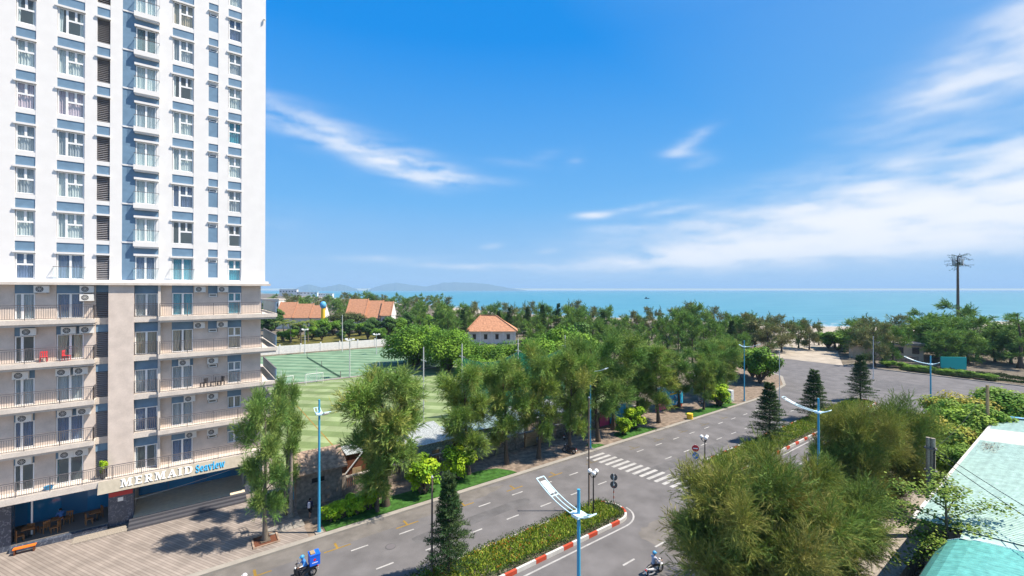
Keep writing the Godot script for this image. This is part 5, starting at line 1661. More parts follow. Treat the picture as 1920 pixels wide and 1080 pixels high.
# ---- bodies: tapered bones joined by a smooth minimum, meshed as surface nets -----------------
func flesh(out: Shape, bones: Array, cell: float, k := 0.03) -> void:
	var lo := Vector3.ONE * 1e9
	var hi := -lo
	for b in bones:
		var r: float = maxf(b[2], b[3]) + cell * 2.5
		lo = lo.min(b[0] - Vector3.ONE * r).min(b[1] - Vector3.ONE * r)
		hi = hi.max(b[0] + Vector3.ONE * r).max(b[1] + Vector3.ONE * r)
	var n := Vector3i(((hi - lo) / cell).ceil()) + Vector3i.ONE
	var f := PackedFloat32Array()
	f.resize(n.x * n.y * n.z)
	f.fill(9.0)
	var near := PackedFloat32Array()
	near.resize(f.size())
	near.fill(9.0)
	var who := PackedInt32Array()
	who.resize(f.size())
	for bi in bones.size():
		var a: Vector3 = bones[bi][0]
		var ab: Vector3 = bones[bi][1] - a
		var ra: float = bones[bi][2]
		var rb: float = bones[bi][3]
		var l2 := maxf(ab.length_squared(), 1e-8)
		var m := maxf(ra, rb) + cell * 2.0 + k
		var i0 := Vector3i(((a.min(a + ab) - Vector3.ONE * m - lo) / cell).floor()).clamp(Vector3i.ZERO, n - Vector3i.ONE)
		var i1 := Vector3i(((a.max(a + ab) + Vector3.ONE * m - lo) / cell).ceil()).clamp(Vector3i.ZERO, n - Vector3i.ONE)
		for z in range(i0.z, i1.z + 1):
			for y in range(i0.y, i1.y + 1):
				for x in range(i0.x, i1.x + 1):
					var p := lo + Vector3(x, y, z) * cell - a
					var t := clampf(p.dot(ab) / l2, 0.0, 1.0)
					var d := (p - ab * t).length() - lerpf(ra, rb, t)
					var i := (z * n.y + y) * n.x + x
					if d < near[i]:
						near[i] = d
						who[i] = bi
					var g := f[i]
					var h := maxf(k - absf(g - d), 0.0) / k
					f[i] = minf(g, d) - h * h * k * 0.25
	var at := {}
	var pos := PackedVector3Array()
	var col := []
	var step := [1, n.x, n.x * n.y]
	for z in n.z - 1:
		for y in n.y - 1:
			for x in n.x - 1:
				var i := (z * n.y + y) * n.x + x
				var inside := 0
				var sum := Vector3.ZERO
				var cnt := 0
				var v := []
				for c in 8:
					var q: float = f[i + (c & 1) + (n.x if c & 2 else 0) + (n.x * n.y if c & 4 else 0)]
					v.append(q)
					if q < 0.0:
						inside += 1
				if inside == 0 or inside == 8:
					continue
				for c in 8:
					for e in [1, 2, 4]:
						if c & e == 0 and (v[c] < 0.0) != (v[c | e] < 0.0):
							var t: float = v[c] / (v[c] - v[c | e])
							var pa := Vector3(c & 1, (c >> 1) & 1, (c >> 2) & 1)
							var pb := Vector3((c | e) & 1, ((c | e) >> 1) & 1, ((c | e) >> 2) & 1)
							sum += pa.lerp(pb, t)
							cnt += 1
				at[i] = pos.size()
				pos.append(lo + (Vector3(x, y, z) + sum / cnt) * cell)
				col.append(bones[who[i]][4])
	var tris := []
	for z in range(1, n.z - 1):
		for y in range(1, n.y - 1):
			for x in range(1, n.x - 1):
				var i := (z * n.y + y) * n.x + x
				for ax in 3:
					var j: int = i + step[ax]
					if (f[i] < 0.0) == (f[j] < 0.0):
						continue
					var u: int = step[(ax + 1) % 3]
					var w: int = step[(ax + 2) % 3]
					var q := [i, i - u, i - u - w, i - w]
					if not (at.has(q[0]) and at.has(q[1]) and at.has(q[2]) and at.has(q[3])):
						continue
					tris.append([at[q[0]], at[q[1]], at[q[2]], at[q[3]]])
	var nor := PackedVector3Array()
	nor.resize(pos.size())
	for i in pos.size():      # outward normal from the field's slope
		var g := Vector3i(((pos[i] - lo) / cell).floor())
		var b := (g.z * n.y + g.y) * n.x + g.x
		nor[i] = Vector3(f[b + 1] - f[b] + f[b + 1 + n.x] - f[b + n.x], f[b + n.x] - f[b] + f[b + 1 + n.x] - f[b + 1], f[b + step[2]] - f[b] + f[b + step[2] + 1] - f[b + 1]).normalized()
	for q in tris:
		for e in [[0, 1, 2], [0, 2, 3]]:
			out.tinted = true
			out.tint = col[q[e[0]]]
			out.trin(pos[q[e[0]]], pos[q[e[1]]], pos[q[e[2]]], nor[q[e[0]]], nor[q[e[1]]], nor[q[e[2]]])

const SKIN := Color(0.36, 0.20, 0.13)
const HAIR := Color(0.012, 0.01, 0.01)

# joints: hip, chest, neck, head, and for each side shoulder, elbow, wrist, hip, knee, ankle, toe; looks along -z before turning
func figure(j: Dictionary, wear: Dictionary) -> ArrayMesh:
	var s := Shape.new()
	var b := []
	var top: Color = wear.top
	var legs: Color = wear.legs
	b.append([j.hip + Vector3(-0.07, 0, 0), j.hip + Vector3(0.07, 0, 0), 0.115, 0.115, legs])
	b.append([j.hip, j.chest, 0.125, 0.135, top])
	b.append([j.chest + Vector3(-0.1, 0.05, 0), j.chest + Vector3(0.1, 0.05, 0), 0.105, 0.105, top])
	b.append([j.chest, j.neck, 0.10, 0.06, top])
	b.append([j.neck, j.head, 0.05, 0.055, SKIN])
	for e in ["l", "r"]:
		b.append([j.chest + (j[e + "shoulder"] - j.chest) * 0.5, j[e + "shoulder"], 0.09, 0.068, top])
		b.append([j[e + "shoulder"], j[e + "elbow"], 0.062, 0.046, top])
		b.append([j[e + "elbow"], j[e + "wrist"], 0.044, 0.03, wear.get("sleeve", top)])
		b.append([j[e + "hip"], j[e + "knee"], 0.092, 0.062, legs])
		b.append([j[e + "knee"], j[e + "ankle"], 0.058, 0.038, wear.get("shin", legs)])
		b.append([j[e + "ankle"], j[e + "toe"], 0.042, 0.032, wear.shoe])
	if wear.has("pack"):
		b.append([j.chest + Vector3(0, 0.02, 0.15), j.hip + Vector3(0, 0.12, 0.15), 0.12, 0.12, wear.pack])
	flesh(s, b, 0.024)
	# head with nose, ears, jaw and hair
	var h: Vector3 = j.head + Vector3(0, 0.09, 0)
	var fw: Vector3 = j.get("look", Vector3(0, 0, -1))
	var sd := fw.cross(Vector3.UP).normalized()
	var d := [[h, h + Vector3(0, 0.025, 0), 0.085, 0.088, SKIN], [h + fw * 0.03 - Vector3(0, 0.05, 0), h + fw * 0.045 - Vector3(0, 0.075, 0), 0.06, 0.045, SKIN], [h + fw * 0.09, h + fw * 0.105 - Vector3(0, 0.025, 0), 0.012, 0.017, SKIN],
		[h + sd * 0.09, h + sd * 0.094 - Vector3(0, 0.03, 0), 0.02, 0.014, SKIN], [h - sd * 0.09, h - sd * 0.094 - Vector3(0, 0.03, 0), 0.02, 0.014, SKIN],
		[h + Vector3(0, 0.045, 0) - fw * 0.015, h + Vector3(0, 0.02, 0) - fw * 0.035, 0.085, 0.084, HAIR], [h + fw * 0.08 + sd * 0.03, h + fw * 0.081 + sd * 0.032, 0.011, 0.011, HAIR], [h + fw * 0.08 - sd * 0.03, h + fw * 0.081 - sd * 0.032, 0.011, 0.011, HAIR], [h + fw * 0.075 - sd * 0.02 - Vector3(0, 0.058, 0), h + fw * 0.075 + sd * 0.02 - Vector3(0, 0.058, 0), 0.01, 0.01, Color(0.3, 0.1, 0.09)]]
	flesh(s, d, 0.009, 0.012)
	# hands: palm, four fingers with a knuckle bend, thumb from the side of the palm
	for e in ["l", "r"]:
		var w: Vector3 = j[e + "wrist"]
		var dir: Vector3 = (w - j[e + "elbow"]).normalized()
		var inner: Vector3 = (Vector3.RIGHT if e == "l" else Vector3.LEFT)
		inner = (inner - dir * inner.dot(dir)).normalized()
		var across := dir.cross(inner).normalized()
		if across.dot(Vector3(0, 0, -1)) < 0.0:
			across = -across
		var g := [[w - dir * 0.02, w + dir * 0.05, 0.026, 0.028, SKIN], [w + dir * 0.05 - across * 0.022, w + dir * 0.075 - across * 0.026, 0.02, 0.016, SKIN], [w + dir * 0.05 + across * 0.022, w + dir * 0.075 + across * 0.026, 0.02, 0.016, SKIN]]
		for q in 4:
			var o := w + dir * 0.08 + across * (0.030 - q * 0.020)
			var ln: float = [0.036, 0.042, 0.039, 0.030][q]
			var kn := o + dir * ln + inner * 0.008
			g.append([o - dir * 0.01, kn, 0.0095, 0.0088, SKIN])
			g.append([kn, kn + dir * ln * 0.55 + inner * ln * 0.6, 0.0088, 0.0078, SKIN])
		var tb := w + dir * 0.03 + across * 0.03
		g.append([tb, tb + across * 0.026 + dir * 0.026, 0.012, 0.01, SKIN])
		g.append([tb + across * 0.026 + dir * 0.026, tb + across * 0.03 + dir * 0.052 + inner * 0.012, 0.01, 0.0085, SKIN])
		flesh(s, g, 0.0085, 0.008)
	return s.mesh()

func riding(lean := 0.12) -> Dictionary:
	return {"hip": Vector3(0, 0.80, 0.18), "chest": Vector3(0, 1.20, 0.18 - lean), "neck": Vector3(0, 1.38, 0.16 - lean * 1.3), "head": Vector3(0, 1.44, 0.14 - lean * 1.4),
		"lshoulder": Vector3(-0.19, 1.29, 0.17 - lean), "lelbow": Vector3(-0.27, 1.06, -0.06), "lwrist": Vector3(-0.29, 1.04, -0.32), "lhip": Vector3(-0.1, 0.80, 0.15), "lknee": Vector3(-0.17, 0.72, -0.27), "lankle": Vector3(-0.16, 0.34, -0.2), "ltoe": Vector3(-0.16, 0.29, -0.38),
		"rshoulder": Vector3(0.19, 1.29, 0.17 - lean), "relbow": Vector3(0.27, 1.06, -0.06), "rwrist": Vector3(0.29, 1.04, -0.32), "rhip": Vector3(0.1, 0.80, 0.15), "rknee": Vector3(0.17, 0.72, -0.27), "rankle": Vector3(0.16, 0.34, -0.2), "rtoe": Vector3(0.16, 0.29, -0.38)}

func walking() -> Dictionary:
	return {"hip": Vector3(0, 0.90, 0), "chest": Vector3(0, 1.30, -0.01), "neck": Vector3(0, 1.46, -0.02), "head": Vector3(0, 1.51, -0.03),
		"lshoulder": Vector3(-0.19, 1.40, -0.01), "lelbow": Vector3(-0.25, 1.12, 0.06), "lwrist": Vector3(-0.24, 0.88, 0.0), "lhip": Vector3(-0.1, 0.88, 0), "lknee": Vector3(-0.1, 0.48, -0.12), "lankle": Vector3(-0.1, 0.09, -0.06), "ltoe": Vector3(-0.1, 0.045, -0.22),
		"rshoulder": Vector3(0.19, 1.40, -0.01), "relbow": Vector3(0.25, 1.12, 0.0), "rwrist": Vector3(0.25, 0.88, -0.1), "rhip": Vector3(0.1, 0.88, 0), "rknee": Vector3(0.1, 0.48, 0.02), "rankle": Vector3(0.1, 0.12, 0.2), "rtoe": Vector3(0.1, 0.05, 0.08)}

func sitting() -> Dictionary:
	return {"hip": Vector3(0, 0.56, 0.1), "chest": Vector3(0, 0.96, 0.02), "neck": Vector3(0, 1.12, -0.03), "head": Vector3(0, 1.17, -0.06),
		"lshoulder": Vector3(-0.19, 1.05, 0.0), "lelbow": Vector3(-0.24, 0.80, -0.16), "lwrist": Vector3(-0.13, 0.80, -0.38), "lhip": Vector3(-0.1, 0.56, 0.06), "lknee": Vector3(-0.13, 0.52, -0.36), "lankle": Vector3(-0.12, 0.09, -0.34), "ltoe": Vector3(-0.12, 0.045, -0.5),
		"rshoulder": Vector3(0.19, 1.05, 0.0), "relbow": Vector3(0.24, 0.80, -0.16), "rwrist": Vector3(0.13, 0.80, -0.38), "rhip": Vector3(0.1, 0.56, 0.06), "rknee": Vector3(0.13, 0.52, -0.36), "rankle": Vector3(0.12, 0.09, -0.34), "rtoe": Vector3(0.12, 0.045, -0.5)}

func helmet(m: Material, j: Dictionary, parent: Node3D) -> void:
	var s := Shape.new()
	var p: Vector3 = j.head + Vector3(0, 0.115, 0.01)
	s.ball(p, Vector3(0.135, 0.14, 0.15), 16, 8, 0.0, 0.62)
	s.bar(p + Vector3(-0.1, 0.0, -0.13), p + Vector3(0.1, 0.0, -0.13), 0.09, 0.02)
	part("helmet", s, m, parent)

# ---- motorbikes: forward is -z -----------------------------------------------------------------
func motorbike(label: String, at: Vector3, turn: float, paint: String, group := "") -> Node3D:
	var o := thing("motorbike", label, "motorbike", at, turn, group)
	for z in [-0.62, 0.60]:
		var w := Shape.new()
		var ring := []
		var rr := []
		for k in 19:
			ring.append(Vector3(0, 0.28 + cos(TAU * k / 18) * 0.235, z + sin(TAU * k / 18) * 0.235))
			rr.append(0.05)
		w.tube(ring, rr, 7, false)
		var tyre := part("wheel", w, M.tyre, o)
		var rim := Shape.new()
		for k in 5:
			var a := TAU * k / 5
			rim.bar(Vector3(0, 0.28, z), Vector3(0, 0.28 + cos(a) * 0.2, z + sin(a) * 0.2), 0.02, 0.03)
		rim.tube([Vector3(-0.05, 0.28, z), Vector3(0.05, 0.28, z)], [0.05, 0.05], 8)
		part("rim", rim, M.steel, tyre)
	# body shell swept from tail to footboard, then the leg shield
	var b := Shape.new()
	b.tube([Vector3(0, 0.70, 0.88), Vector3(0, 0.64, 0.66), Vector3(0, 0.56, 0.35), Vector3(0, 0.50, 0.08), Vector3(0, 0.36, -0.08)], [0.05, 0.13, 0.16, 0.145, 0.10], 10)
	part("tail_fairing", b, M[paint], o)
	b = Shape.new()
	b.box(Vector3(-0.14, 0.28, -0.34), Vector3(0.14, 0.34, 0.02))
	part("footboard", b, M.bike_black, o)
	b = Shape.new()
	b.tube([Vector3(0, 0.32, -0.33), Vector3(0, 0.60, -0.40), Vector3(0, 0.84, -0.46), Vector3(0, 0.98, -0.45)], [0.12, 0.19, 0.16, 0.09], 9)
	part("leg_shield", b, M[paint], o)
	b = Shape.new()
	b.tube([Vector3(0, 0.74, 0.80), Vector3(0, 0.76, 0.5), Vector3(0, 0.73, 0.15), Vector3(0, 0.70, 0.02)], [0.07, 0.13, 0.13, 0.06], 9)
	part("seat", b, M.bike_black, o)
	b = Shape.new()
	for x in [-0.06, 0.06]:
		b.bar(Vector3(x, 0.28, -0.62), Vector3(x, 0.72, -0.47), 0.035, 0.035)
	part("fork", b, M.steel, o)
	b = Shape.new()
	b.tube([Vector3(-0.36, 1.02, -0.30), Vector3(-0.16, 1.0, -0.40), Vector3(0.16, 1.0, -0.40), Vector3(0.36, 1.02, -0.30)], [0.018, 0.02, 0.02, 0.018], 6)
	part("handlebar", b, M.bike_black, o)
	b = Shape.new()
	b.ball(Vector3(0, 0.93, -0.50), Vector3(0.1, 0.08, 0.07), 10, 6)
	part("headlight", b, M.lamp_glass, o)
	b = Shape.new()
	b.box(Vector3(-0.07, 0.58, 0.90), Vector3(0.07, 0.66, 0.95))
	part("tail_light", b, M.red_plastic, o)
	for x in [-1.0, 1.0]:
		b = Shape.new()
		b.bar(Vector3(x * 0.28, 1.02, -0.34), Vector3(x * 0.31, 1.2, -0.32), 0.012, 0.012)
		b.ball(Vector3(x * 0.32, 1.23, -0.31), Vector3(0.06, 0.045, 0.015), 8, 5)
		part("mirror", b, M.bike_black, o)
	b = Shape.new()
	b.tube([Vector3(0.13, 0.30, 0.12), Vector3(0.16, 0.30, 0.45), Vector3(0.16, 0.36, 0.82)], [0.025, 0.05, 0.055], 8)
	part("exhaust", b, M.bike_grey, o)
	b = Shape.new()
	b.obox(Vector3(0, 0.54, 0.72), Vector3(0.06, 0.012, 0.2), Basis(Vector3.RIGHT, -0.35))
	b.obox(Vector3(0, 0.535, -0.64), Vector3(0.06, 0.012, 0.17), Basis(Vector3.RIGHT, 0.2))
	part("mudguard", b, M[paint], o)
	b = Shape.new()
	b.box(Vector3(-0.09, 0.40, 0.955), Vector3(0.09, 0.53, 0.965))
	part("number_plate", b, M.sign_white, o)
	return o

func person(label: String, at: Vector3, turn: float, j: Dictionary, wear: Dictionary, cap := "") -> Node3D:
	var o := thing("person", label, "person", at, turn)
	put("body", figure(j, wear), M.body, o)
	if cap:
		helmet(M[cap], j, o)
	return o

func make_people() -> void:
	var dark := Color(0.02, 0.02, 0.028)
	var p := gp(570, 1084)
	motorbike("black delivery motorbike riding on the avenue with a big blue box", p, PI, "bike_black")
	person("rider in blue jacket on the delivery motorbike", p, PI, riding(0.16), {"top": Color(0.05, 0.20, 0.55), "legs": dark, "shoe": dark, "sleeve": Color(0.6, 0.58, 0.6)}, "helmet_blue")
	var o := thing("delivery_box", "large blue delivery box with red mark behind the rider", "box", p, PI)
	part("case", boxat(Vector3(-0.34, 0.86, 0.36), Vector3(0.34, 1.52, 1.02)), M.box_blue, o)
	part("lid", boxat(Vector3(-0.355, 1.52, 0.345), Vector3(0.355, 1.60, 1.035)), M.box_blue, o)
	part("parcel", boxat(Vector3(-0.25, 1.60, 0.42), Vector3(0.2, 1.68, 0.72)), M.wood_pale, o)
	var s := Shape.new()
	for e in [-1.0, 1.0]:
		s.disc(Vector3(e * 0.344, 1.26, 0.66), Vector3(e, 0, 0), 0.09, 14)
	s.disc(Vector3(0, 1.26, 1.024), Vector3.BACK, 0.09, 14)
	part("red_mark", s, M.sign_red_plate, o)
	s = Shape.new()
	for e in [-1.0, 1.0]:
		s.box(Vector3(e * 0.342 - 0.002, 1.04, 0.5), Vector3(e * 0.342 + 0.002, 1.08, 0.86))
	s.box(Vector3(-0.18, 1.04, 1.020), Vector3(0.18, 1.08, 1.025))
	part("white_stripe", s, M.sign_white, o)
	part("rack", boxat(Vector3(-0.2, 0.82, 0.4), Vector3(0.2, 0.86, 1.0)), M.bike_black, o)
	p = gp(1227, 1076)
	var t := deg_to_rad(-4.0)
	motorbike("white scooter riding away beside the huge she-oak", p, t, "bike_white")
	person("scooter rider in pale shirt and blue helmet", p, t, riding(0.08), {"top": Color(0.50, 0.50, 0.58), "legs": dark, "shoe": dark, "sleeve": Color(0.55, 0.50, 0.5)}, "helmet_blue")
	p = gp(460, 1079, 1.5)
	p.y = 0.0
	motorbike("grey scooter at the kerb of the forecourt", p, PI, "bike_grey")
	person("scooter rider in white helmet and white jacket", p, PI, riding(0.1), {"top": Color(0.62, 0.62, 0.64), "legs": dark, "shoe": dark}, "helmet_white")
	p = gp(582, 973)
	p.y = 0.14
	person("pedestrian in dark jacket with pale backpack and shorts walking by the gatehouse", p, deg_to_rad(YAW - 8.0), walking(), {"top": Color(0.022, 0.025, 0.06), "legs": Color(0.012, 0.012, 0.015), "shin": SKIN, "shoe": dark, "pack": Color(0.50, 0.50, 0.58)})
	# motorbikes parked under the trees
	for e in [[1008, 838, 1.0, "bike_grey", "grey motorbike parked against the wall between two she-oaks"], [1060, 823, 0.6, "bike_black", "black motorbike parked against the wall behind the forked she-oak"], [1067, 851, 2.0, "bike_black", "black motorbike parked at the foot of the forked she-oak"], [1312, 757, 0.9, "bike_grey", "grey motorbike parked past the graffiti booth"]]:
		p = gp(e[0], e[1])
		p.y = 0.14
		motorbike(e[4], p, e[2], e[3], "motorbikes parked under the trees")
	for i in 5:
		motorbike("motorbike parked in the shaded row by the roof corner", Vector3(-9.6, 0.14, -64.5 - i * 0.9), 1.2, ["bike_black", "bike_grey", "bike_black", "bike_white", "bike_black"][i], "motorbikes by the roof corner")
	# cafe guest
	person("cafe guest in blue shirt bent over a table", Vector3(-51.2, 0.56, 8.75), PI * 0.5 + 0.5, sitting(), {"top": Color(0.06, 0.16, 0.40), "legs": dark, "shoe": dark, "sleeve": SKIN})

func street_lamp(at: Vector3, towards: float, label: String) -> void:
	# towards: +1 the long wing points to +x, -1 to -x
	var o := thing("street_lamp", label, "street lamp", at, 0.0, "blue street lamps with winged arms")
	var s := Shape.new()
	s.tube([Vector3.ZERO, Vector3(0, 0.25, 0), Vector3(0, 0.26, 0), Vector3(0, 5, 0), Vector3(0, 10.85, 0)], [0.16, 0.16, 0.115, 0.095, 0.075], 12)
	part("pole", s, M.lamp_blue, o)
	part("footing", boxat(Vector3(-0.3, -0.1, -0.3), Vector3(0.3, 0.06, 0.3)), M.kerb, o)
	var curve := func(t: float) -> Vector3:
		return Vector3(towards * t, 9.72 + (0.10 * t * t if t > 0 else 0.42 * t * t), 0)
	var arm := Shape.new()
	for z in [-0.24, 0.0, 0.24]:
		var p := []
		var r := []
		for k in 15:
			var t := lerpf(-0.85, 2.7, k / 14.0)
			if z == 0.0 and t > 1.7:
				continue
			p.append(curve.call(t) + Vector3(0, 0, z))
			r.append(0.026)
		arm.tube(p, r, 6)
	for t in [-0.85, -0.3, 0.3, 1.6, 2.7]:
		arm.bar(curve.call(t) + Vector3(0, 0, -0.24), curve.call(t) + Vector3(0, 0, 0.24), 0.05, 0.04)
	part("wing", arm, M.lamp_pale, o)
	var c: Vector3 = curve.call(0.0)
	part("hub", boxat(c + Vector3(-0.2, -0.09, -0.27), c + Vector3(0.2, 0.05, 0.27)), M.lamp_pale, o)
	s = Shape.new()
	var a: Vector3 = curve.call(1.75)
	var b: Vector3 = curve.call(2.5)
	s.bar(a + Vector3.DOWN * 0.02, b + Vector3.DOWN * 0.02, 0.34, 0.07)
	var head := part("lamp_head", s, M.pole_grey, o)
	s = Shape.new()
	s.bar(a.lerp(b, 0.1) + Vector3.DOWN * 0.062, a.lerp(b, 0.9) + Vector3.DOWN * 0.062, 0.26, 0.012)
	part("lens", s, M.lamp_glass, head)

func globe_lamp(at: Vector3, label: String) -> void:
	var o := thing("globe_lamp", label, "street lamp", at, 0.0, "black globe lamps on the medians")
	var s := Shape.new()
	s.tube([Vector3.ZERO, Vector3(0, 0.5, 0), Vector3(0, 0.55, 0), Vector3(0, 3.7, 0)], [0.14, 0.11, 0.065, 0.05], 10)
	part("post", s, M.black, o)
	for k in 3:
		var a := TAU * k / 3 + 0.7
		var d := Vector3(cos(a), 0, sin(a)) * 0.33
		s = Shape.new()
		s.tube([Vector3(0, 3.4, 0), d * 0.6 + Vector3(0, 3.42, 0), d + Vector3(0, 3.62, 0)], [0.03, 0.03, 0.03], 6)
		s.tube([d + Vector3(0, 3.6, 0), d + Vector3(0, 3.72, 0)], [0.06, 0.1], 8)
		part("bracket", s, M.black, o)
		s = Shape.new()
		s.ball(d + Vector3(0, 3.92, 0), Vector3.ONE * 0.2, 14, 10)
		part("globe", s, M.lamp_glass, o)

func thin_pole(at: Vector3, h: float, m: String, label: String, r := 0.06) -> void:
	var o := thing("flag_pole", label, "pole", at, 0.0, "bare poles along the avenue")
	var s := Shape.new()
	s.tube([Vector3.ZERO, Vector3(0, h * 0.5, 0), Vector3(0.02, h, 0)], [r, r * 0.9, r * 0.7], 8)
	part("shaft", s, M[m], o)
	s = Shape.new()
	s.tube([Vector3(0.02, h, 0), Vector3(0.02, h + 0.1, 0)], [r * 1.2, r * 0.6], 8)
	part("cap", s, M.pole_grey, o)
	s = Shape.new()
	s.tube([Vector3(0, 0, 0), Vector3(0, 0.3, 0)], [r * 1.8, r * 1.5], 8)
	part("foot", s, M[m], o)

func make_street_things() -> void:
	street_lamp(Vector3(-38.15, 0.165, -8.4), 1.0, "blue winged lamp post beside the gatehouse and lime hedge")
	street_lamp(Vector3(-38.15, 0.165, -40.2), 1.0, "blue winged lamp post at the zebra crossing")
	street_lamp(Vector3(-38.15, 0.165, -79.6), 1.0, "blue winged lamp post beside the grey cabinet")
	street_lamp(Vector3(-14.1, 0.14, -14.1), -1.0, "blue winged lamp post opposite the first median, nothing near it")
	street_lamp(Vector3(-14.1, 0.14, -42.0), -1.0, "blue winged lamp post among the dense she-oaks")
	street_lamp(Vector3(-14.1, 0.14, -81.6), -1.0, "blue winged lamp post beside the almond tree row")
	globe_lamp(Vector3(-26.6, 0.13, -28.4), "black globe lamp in the flower bed near the median end")
	globe_lamp(Vector3(-25.9, 0.0, -45.2), "black globe lamp beside the no-entry sign")
	thin_pole(Vector3(-27.7, 0.13, -29.0), 10.1, "pole_brown", "tall bare brown pole beside the globe lamp in the flower bed", 0.075)
	thin_pole(Vector3(-27.6, 0.13, -13.4), 6.9, "pole_brown", "bare weathered pole beside the median pine", 0.085)
	thin_pole(Vector3(-27.0, 0.13, -66.4), 11.2, "pole_grey", "tall thin grey pole in the second median", 0.06)
	thin_pole(Vector3(-30.9, 0.0, -124.0), 9.5, "pole_grey", "thin grey pole standing in the junction", 0.08)
	# no-entry and direction signs facing the avenue
	var o := thing("road_sign", "red no-entry disc above a blue arrow disc on one post", "sign", Vector3(-26.3, 0.0, -44.0), deg_to_rad(40.0))
	var s := Shape.new()
	s.tube([Vector3.ZERO, Vector3(0, 3.25, 0)], [0.04, 0.04], 8)
	part("post", s, M.pole_grey, o)
	for k in 2:
		var y: float = [2.85, 2.08][k]
		s = Shape.new()
		s.tube([Vector3(0, y, 0.05), Vector3(0, y, 0.075)], [0.36, 0.36], 28)
		var d := part("disc", s, M.sign_red_plate if k == 0 else M.sign_blue_plate, o)
		s = Shape.new()
		if k == 0:
			s.box(Vector3(-0.24, y - 0.055, 0.076), Vector3(0.24, y + 0.055, 0.08))
			part("white_bar", s, M.sign_white, d)
		else:
			s.obox(Vector3(0.03, y + 0.03, 0.078), Vector3(0.2, 0.035, 0.003), Basis(Vector3.BACK, PI * 0.25))
			s.tri(Vector3(-0.22, y - 0.22, 0.08), Vector3(-0.2, y + 0.03, 0.08), Vector3(0.03, y - 0.2, 0.08))
			part("arrow", s, M.sign_white, d)
	o = thing("road_sign", "two round sign backs on a red and white striped post", "sign", Vector3(-26.7, 0.13, -31.2), deg_to_rad(215.0))
	for k in 8:
		s = Shape.new()
		s.tube([Vector3(0, k * 0.25, 0), Vector3(0, k * 0.25 + 0.25, 0)], [0.042, 0.042], 8)
		part("post_band", s, M.kerb_red if k % 2 else M.kerb_white, o)
	s = Shape.new()
	s.tube([Vector3(0, 2.0, 0), Vector3(0, 3.0, 0)], [0.042, 0.042], 8)
	part("post", s, M.pole_grey, o)
	for y in [2.68, 1.98]:
		s = Shape.new()
		s.tube([Vector3(0, y, 0.05), Vector3(0, y, 0.07)], [0.33, 0.33], 26)
		var d := part("disc", s, M.plate_back, o)
		part("clamp", boxat(Vector3(-0.07, y - 0.08, -0.05), Vector3(0.07, y + 0.08, 0.05)), M.pole_grey, d)
	# striped bollard at the corner
	o = thing("bollard", "black and white striped post at the junction corner", "bollard", gp(1433, 749) + Vector3.UP * 0.14)
	for k in 6:
		s = Shape.new()
		s.tube([Vector3(0, k * 0.34, 0), Vector3(0, k * 0.34 + 0.34, 0)], [0.075, 0.075], 10)
		part("band", s, M.black if k % 2 == 0 else M.sign_white, o)
	# tree pit and manhole
	o = thing("tree_pit", "square brick-edged tree pit round the forecourt she-oak", "tree pit", Vector3(-39.5, 0.145, -4.7))
	part("soil", boxat(Vector3(-0.8, -0.05, -0.8), Vector3(0.8, 0.02, 0.8)), M.rust, o)
	for k in 4:
		var e := put("edging", boxat(Vector3(-0.92, -0.05, 0.8), Vector3(0.8, 0.09, 0.92)).mesh(), M.roof_slab, o)
		e.rotation.y = k * PI * 0.5
	part("root", boxat(Vector3(-0.4, 0.0, -0.35), Vector3(0.4, 0.06, 0.35)), M.bark, o)
	o = thing("drain_slab", "pale concrete drain cover beside the forecourt tree pit", "drain", Vector3(-40.6, 0.145, -6.4))
	for k in 3:
		part("slab", boxat(Vector3(-0.6, 0, -1.3 + k * 0.9), Vector3(0.6, 0.03, -0.45 + k * 0.9)), M.kerb, o)
	# concrete power poles and their wires
	o = thing("power_pole", "twin concrete power pole carrying cables over the green roof", "pole", Vector3(-8.35, 0.14, -48.2))
	for e in [-0.14, 0.14]:
		s = Shape.new()
		s.tube([Vector3(e, 0, 0), Vector3(e, 7.9, 0)], [0.17, 0.15], 8)
		part("shaft", s, M.concrete, o)
	part("clamp", boxat(Vector3(-0.36, 7.0, -0.2), Vector3(0.36, 7.12, 0.2)), M.rail, o)
	part("clamp", boxat(Vector3(-0.38, 5.2, -0.2), Vector3(0.38, 5.3, 0.2)), M.rail, o)
	for k in 3:
		s = Shape.new()
		s.tube([Vector3(0.22 + k * 0.03, 7.2, 0.17), Vector3(0.2 + k * 0.03, 4.0, 0.19), Vector3(0.21, 1.5, 0.2)], [0.02, 0.02, 0.02], 4)
		part("conduit", s, M.black, o)
	o = thing("power_pole", "slim tan concrete pole at the white roof section", "pole", Vector3(-7.85, 0.14, -72.6))
	s = Shape.new()
	s.tube([Vector3.ZERO, Vector3(0, 9.1, 0)], [0.19, 0.13], 8)
	part("shaft", s, M.wood_pale, o)
	part("step_bolt", boxat(Vector3(-0.25, 7.9, -0.02), Vector3(0.25, 7.95, 0.02)), M.rail, o)
	var top := Vector3(-8.2, 7.2, -48.1)
	for k in 3:
		o = thing("cable", ["upper black cable strung from the twin power pole", "middle black cable strung from the twin power pole", "thin cable running down the avenue side of the power pole"][k], "cable")
		var e: Vector3 = [Vector3(6.5, 8.7, -24.0), Vector3(6.5, 8.0, -24.2), Vector3(-7.9, 8.8, -72.5)][k]
		s = Shape.new()
		var p := []
		var r := []
		for i in 15:
			var q := i / 14.0
			p.append((top + Vector3(0, [0.1, -0.35, -0.1][k], 0)).lerp(e, q) + Vector3.DOWN * sin(PI * q) * [0.5, 0.55, 0.6][k])
			r.append([0.022, 0.026, 0.012][k])
		s.tube(p, r, 5)
		part("wire", s, M.black, o)
		s = Shape.new()
		s.ball(p[0], Vector3.ONE * 0.06, 8, 6)
		part("insulator", s, M.kerb, o)
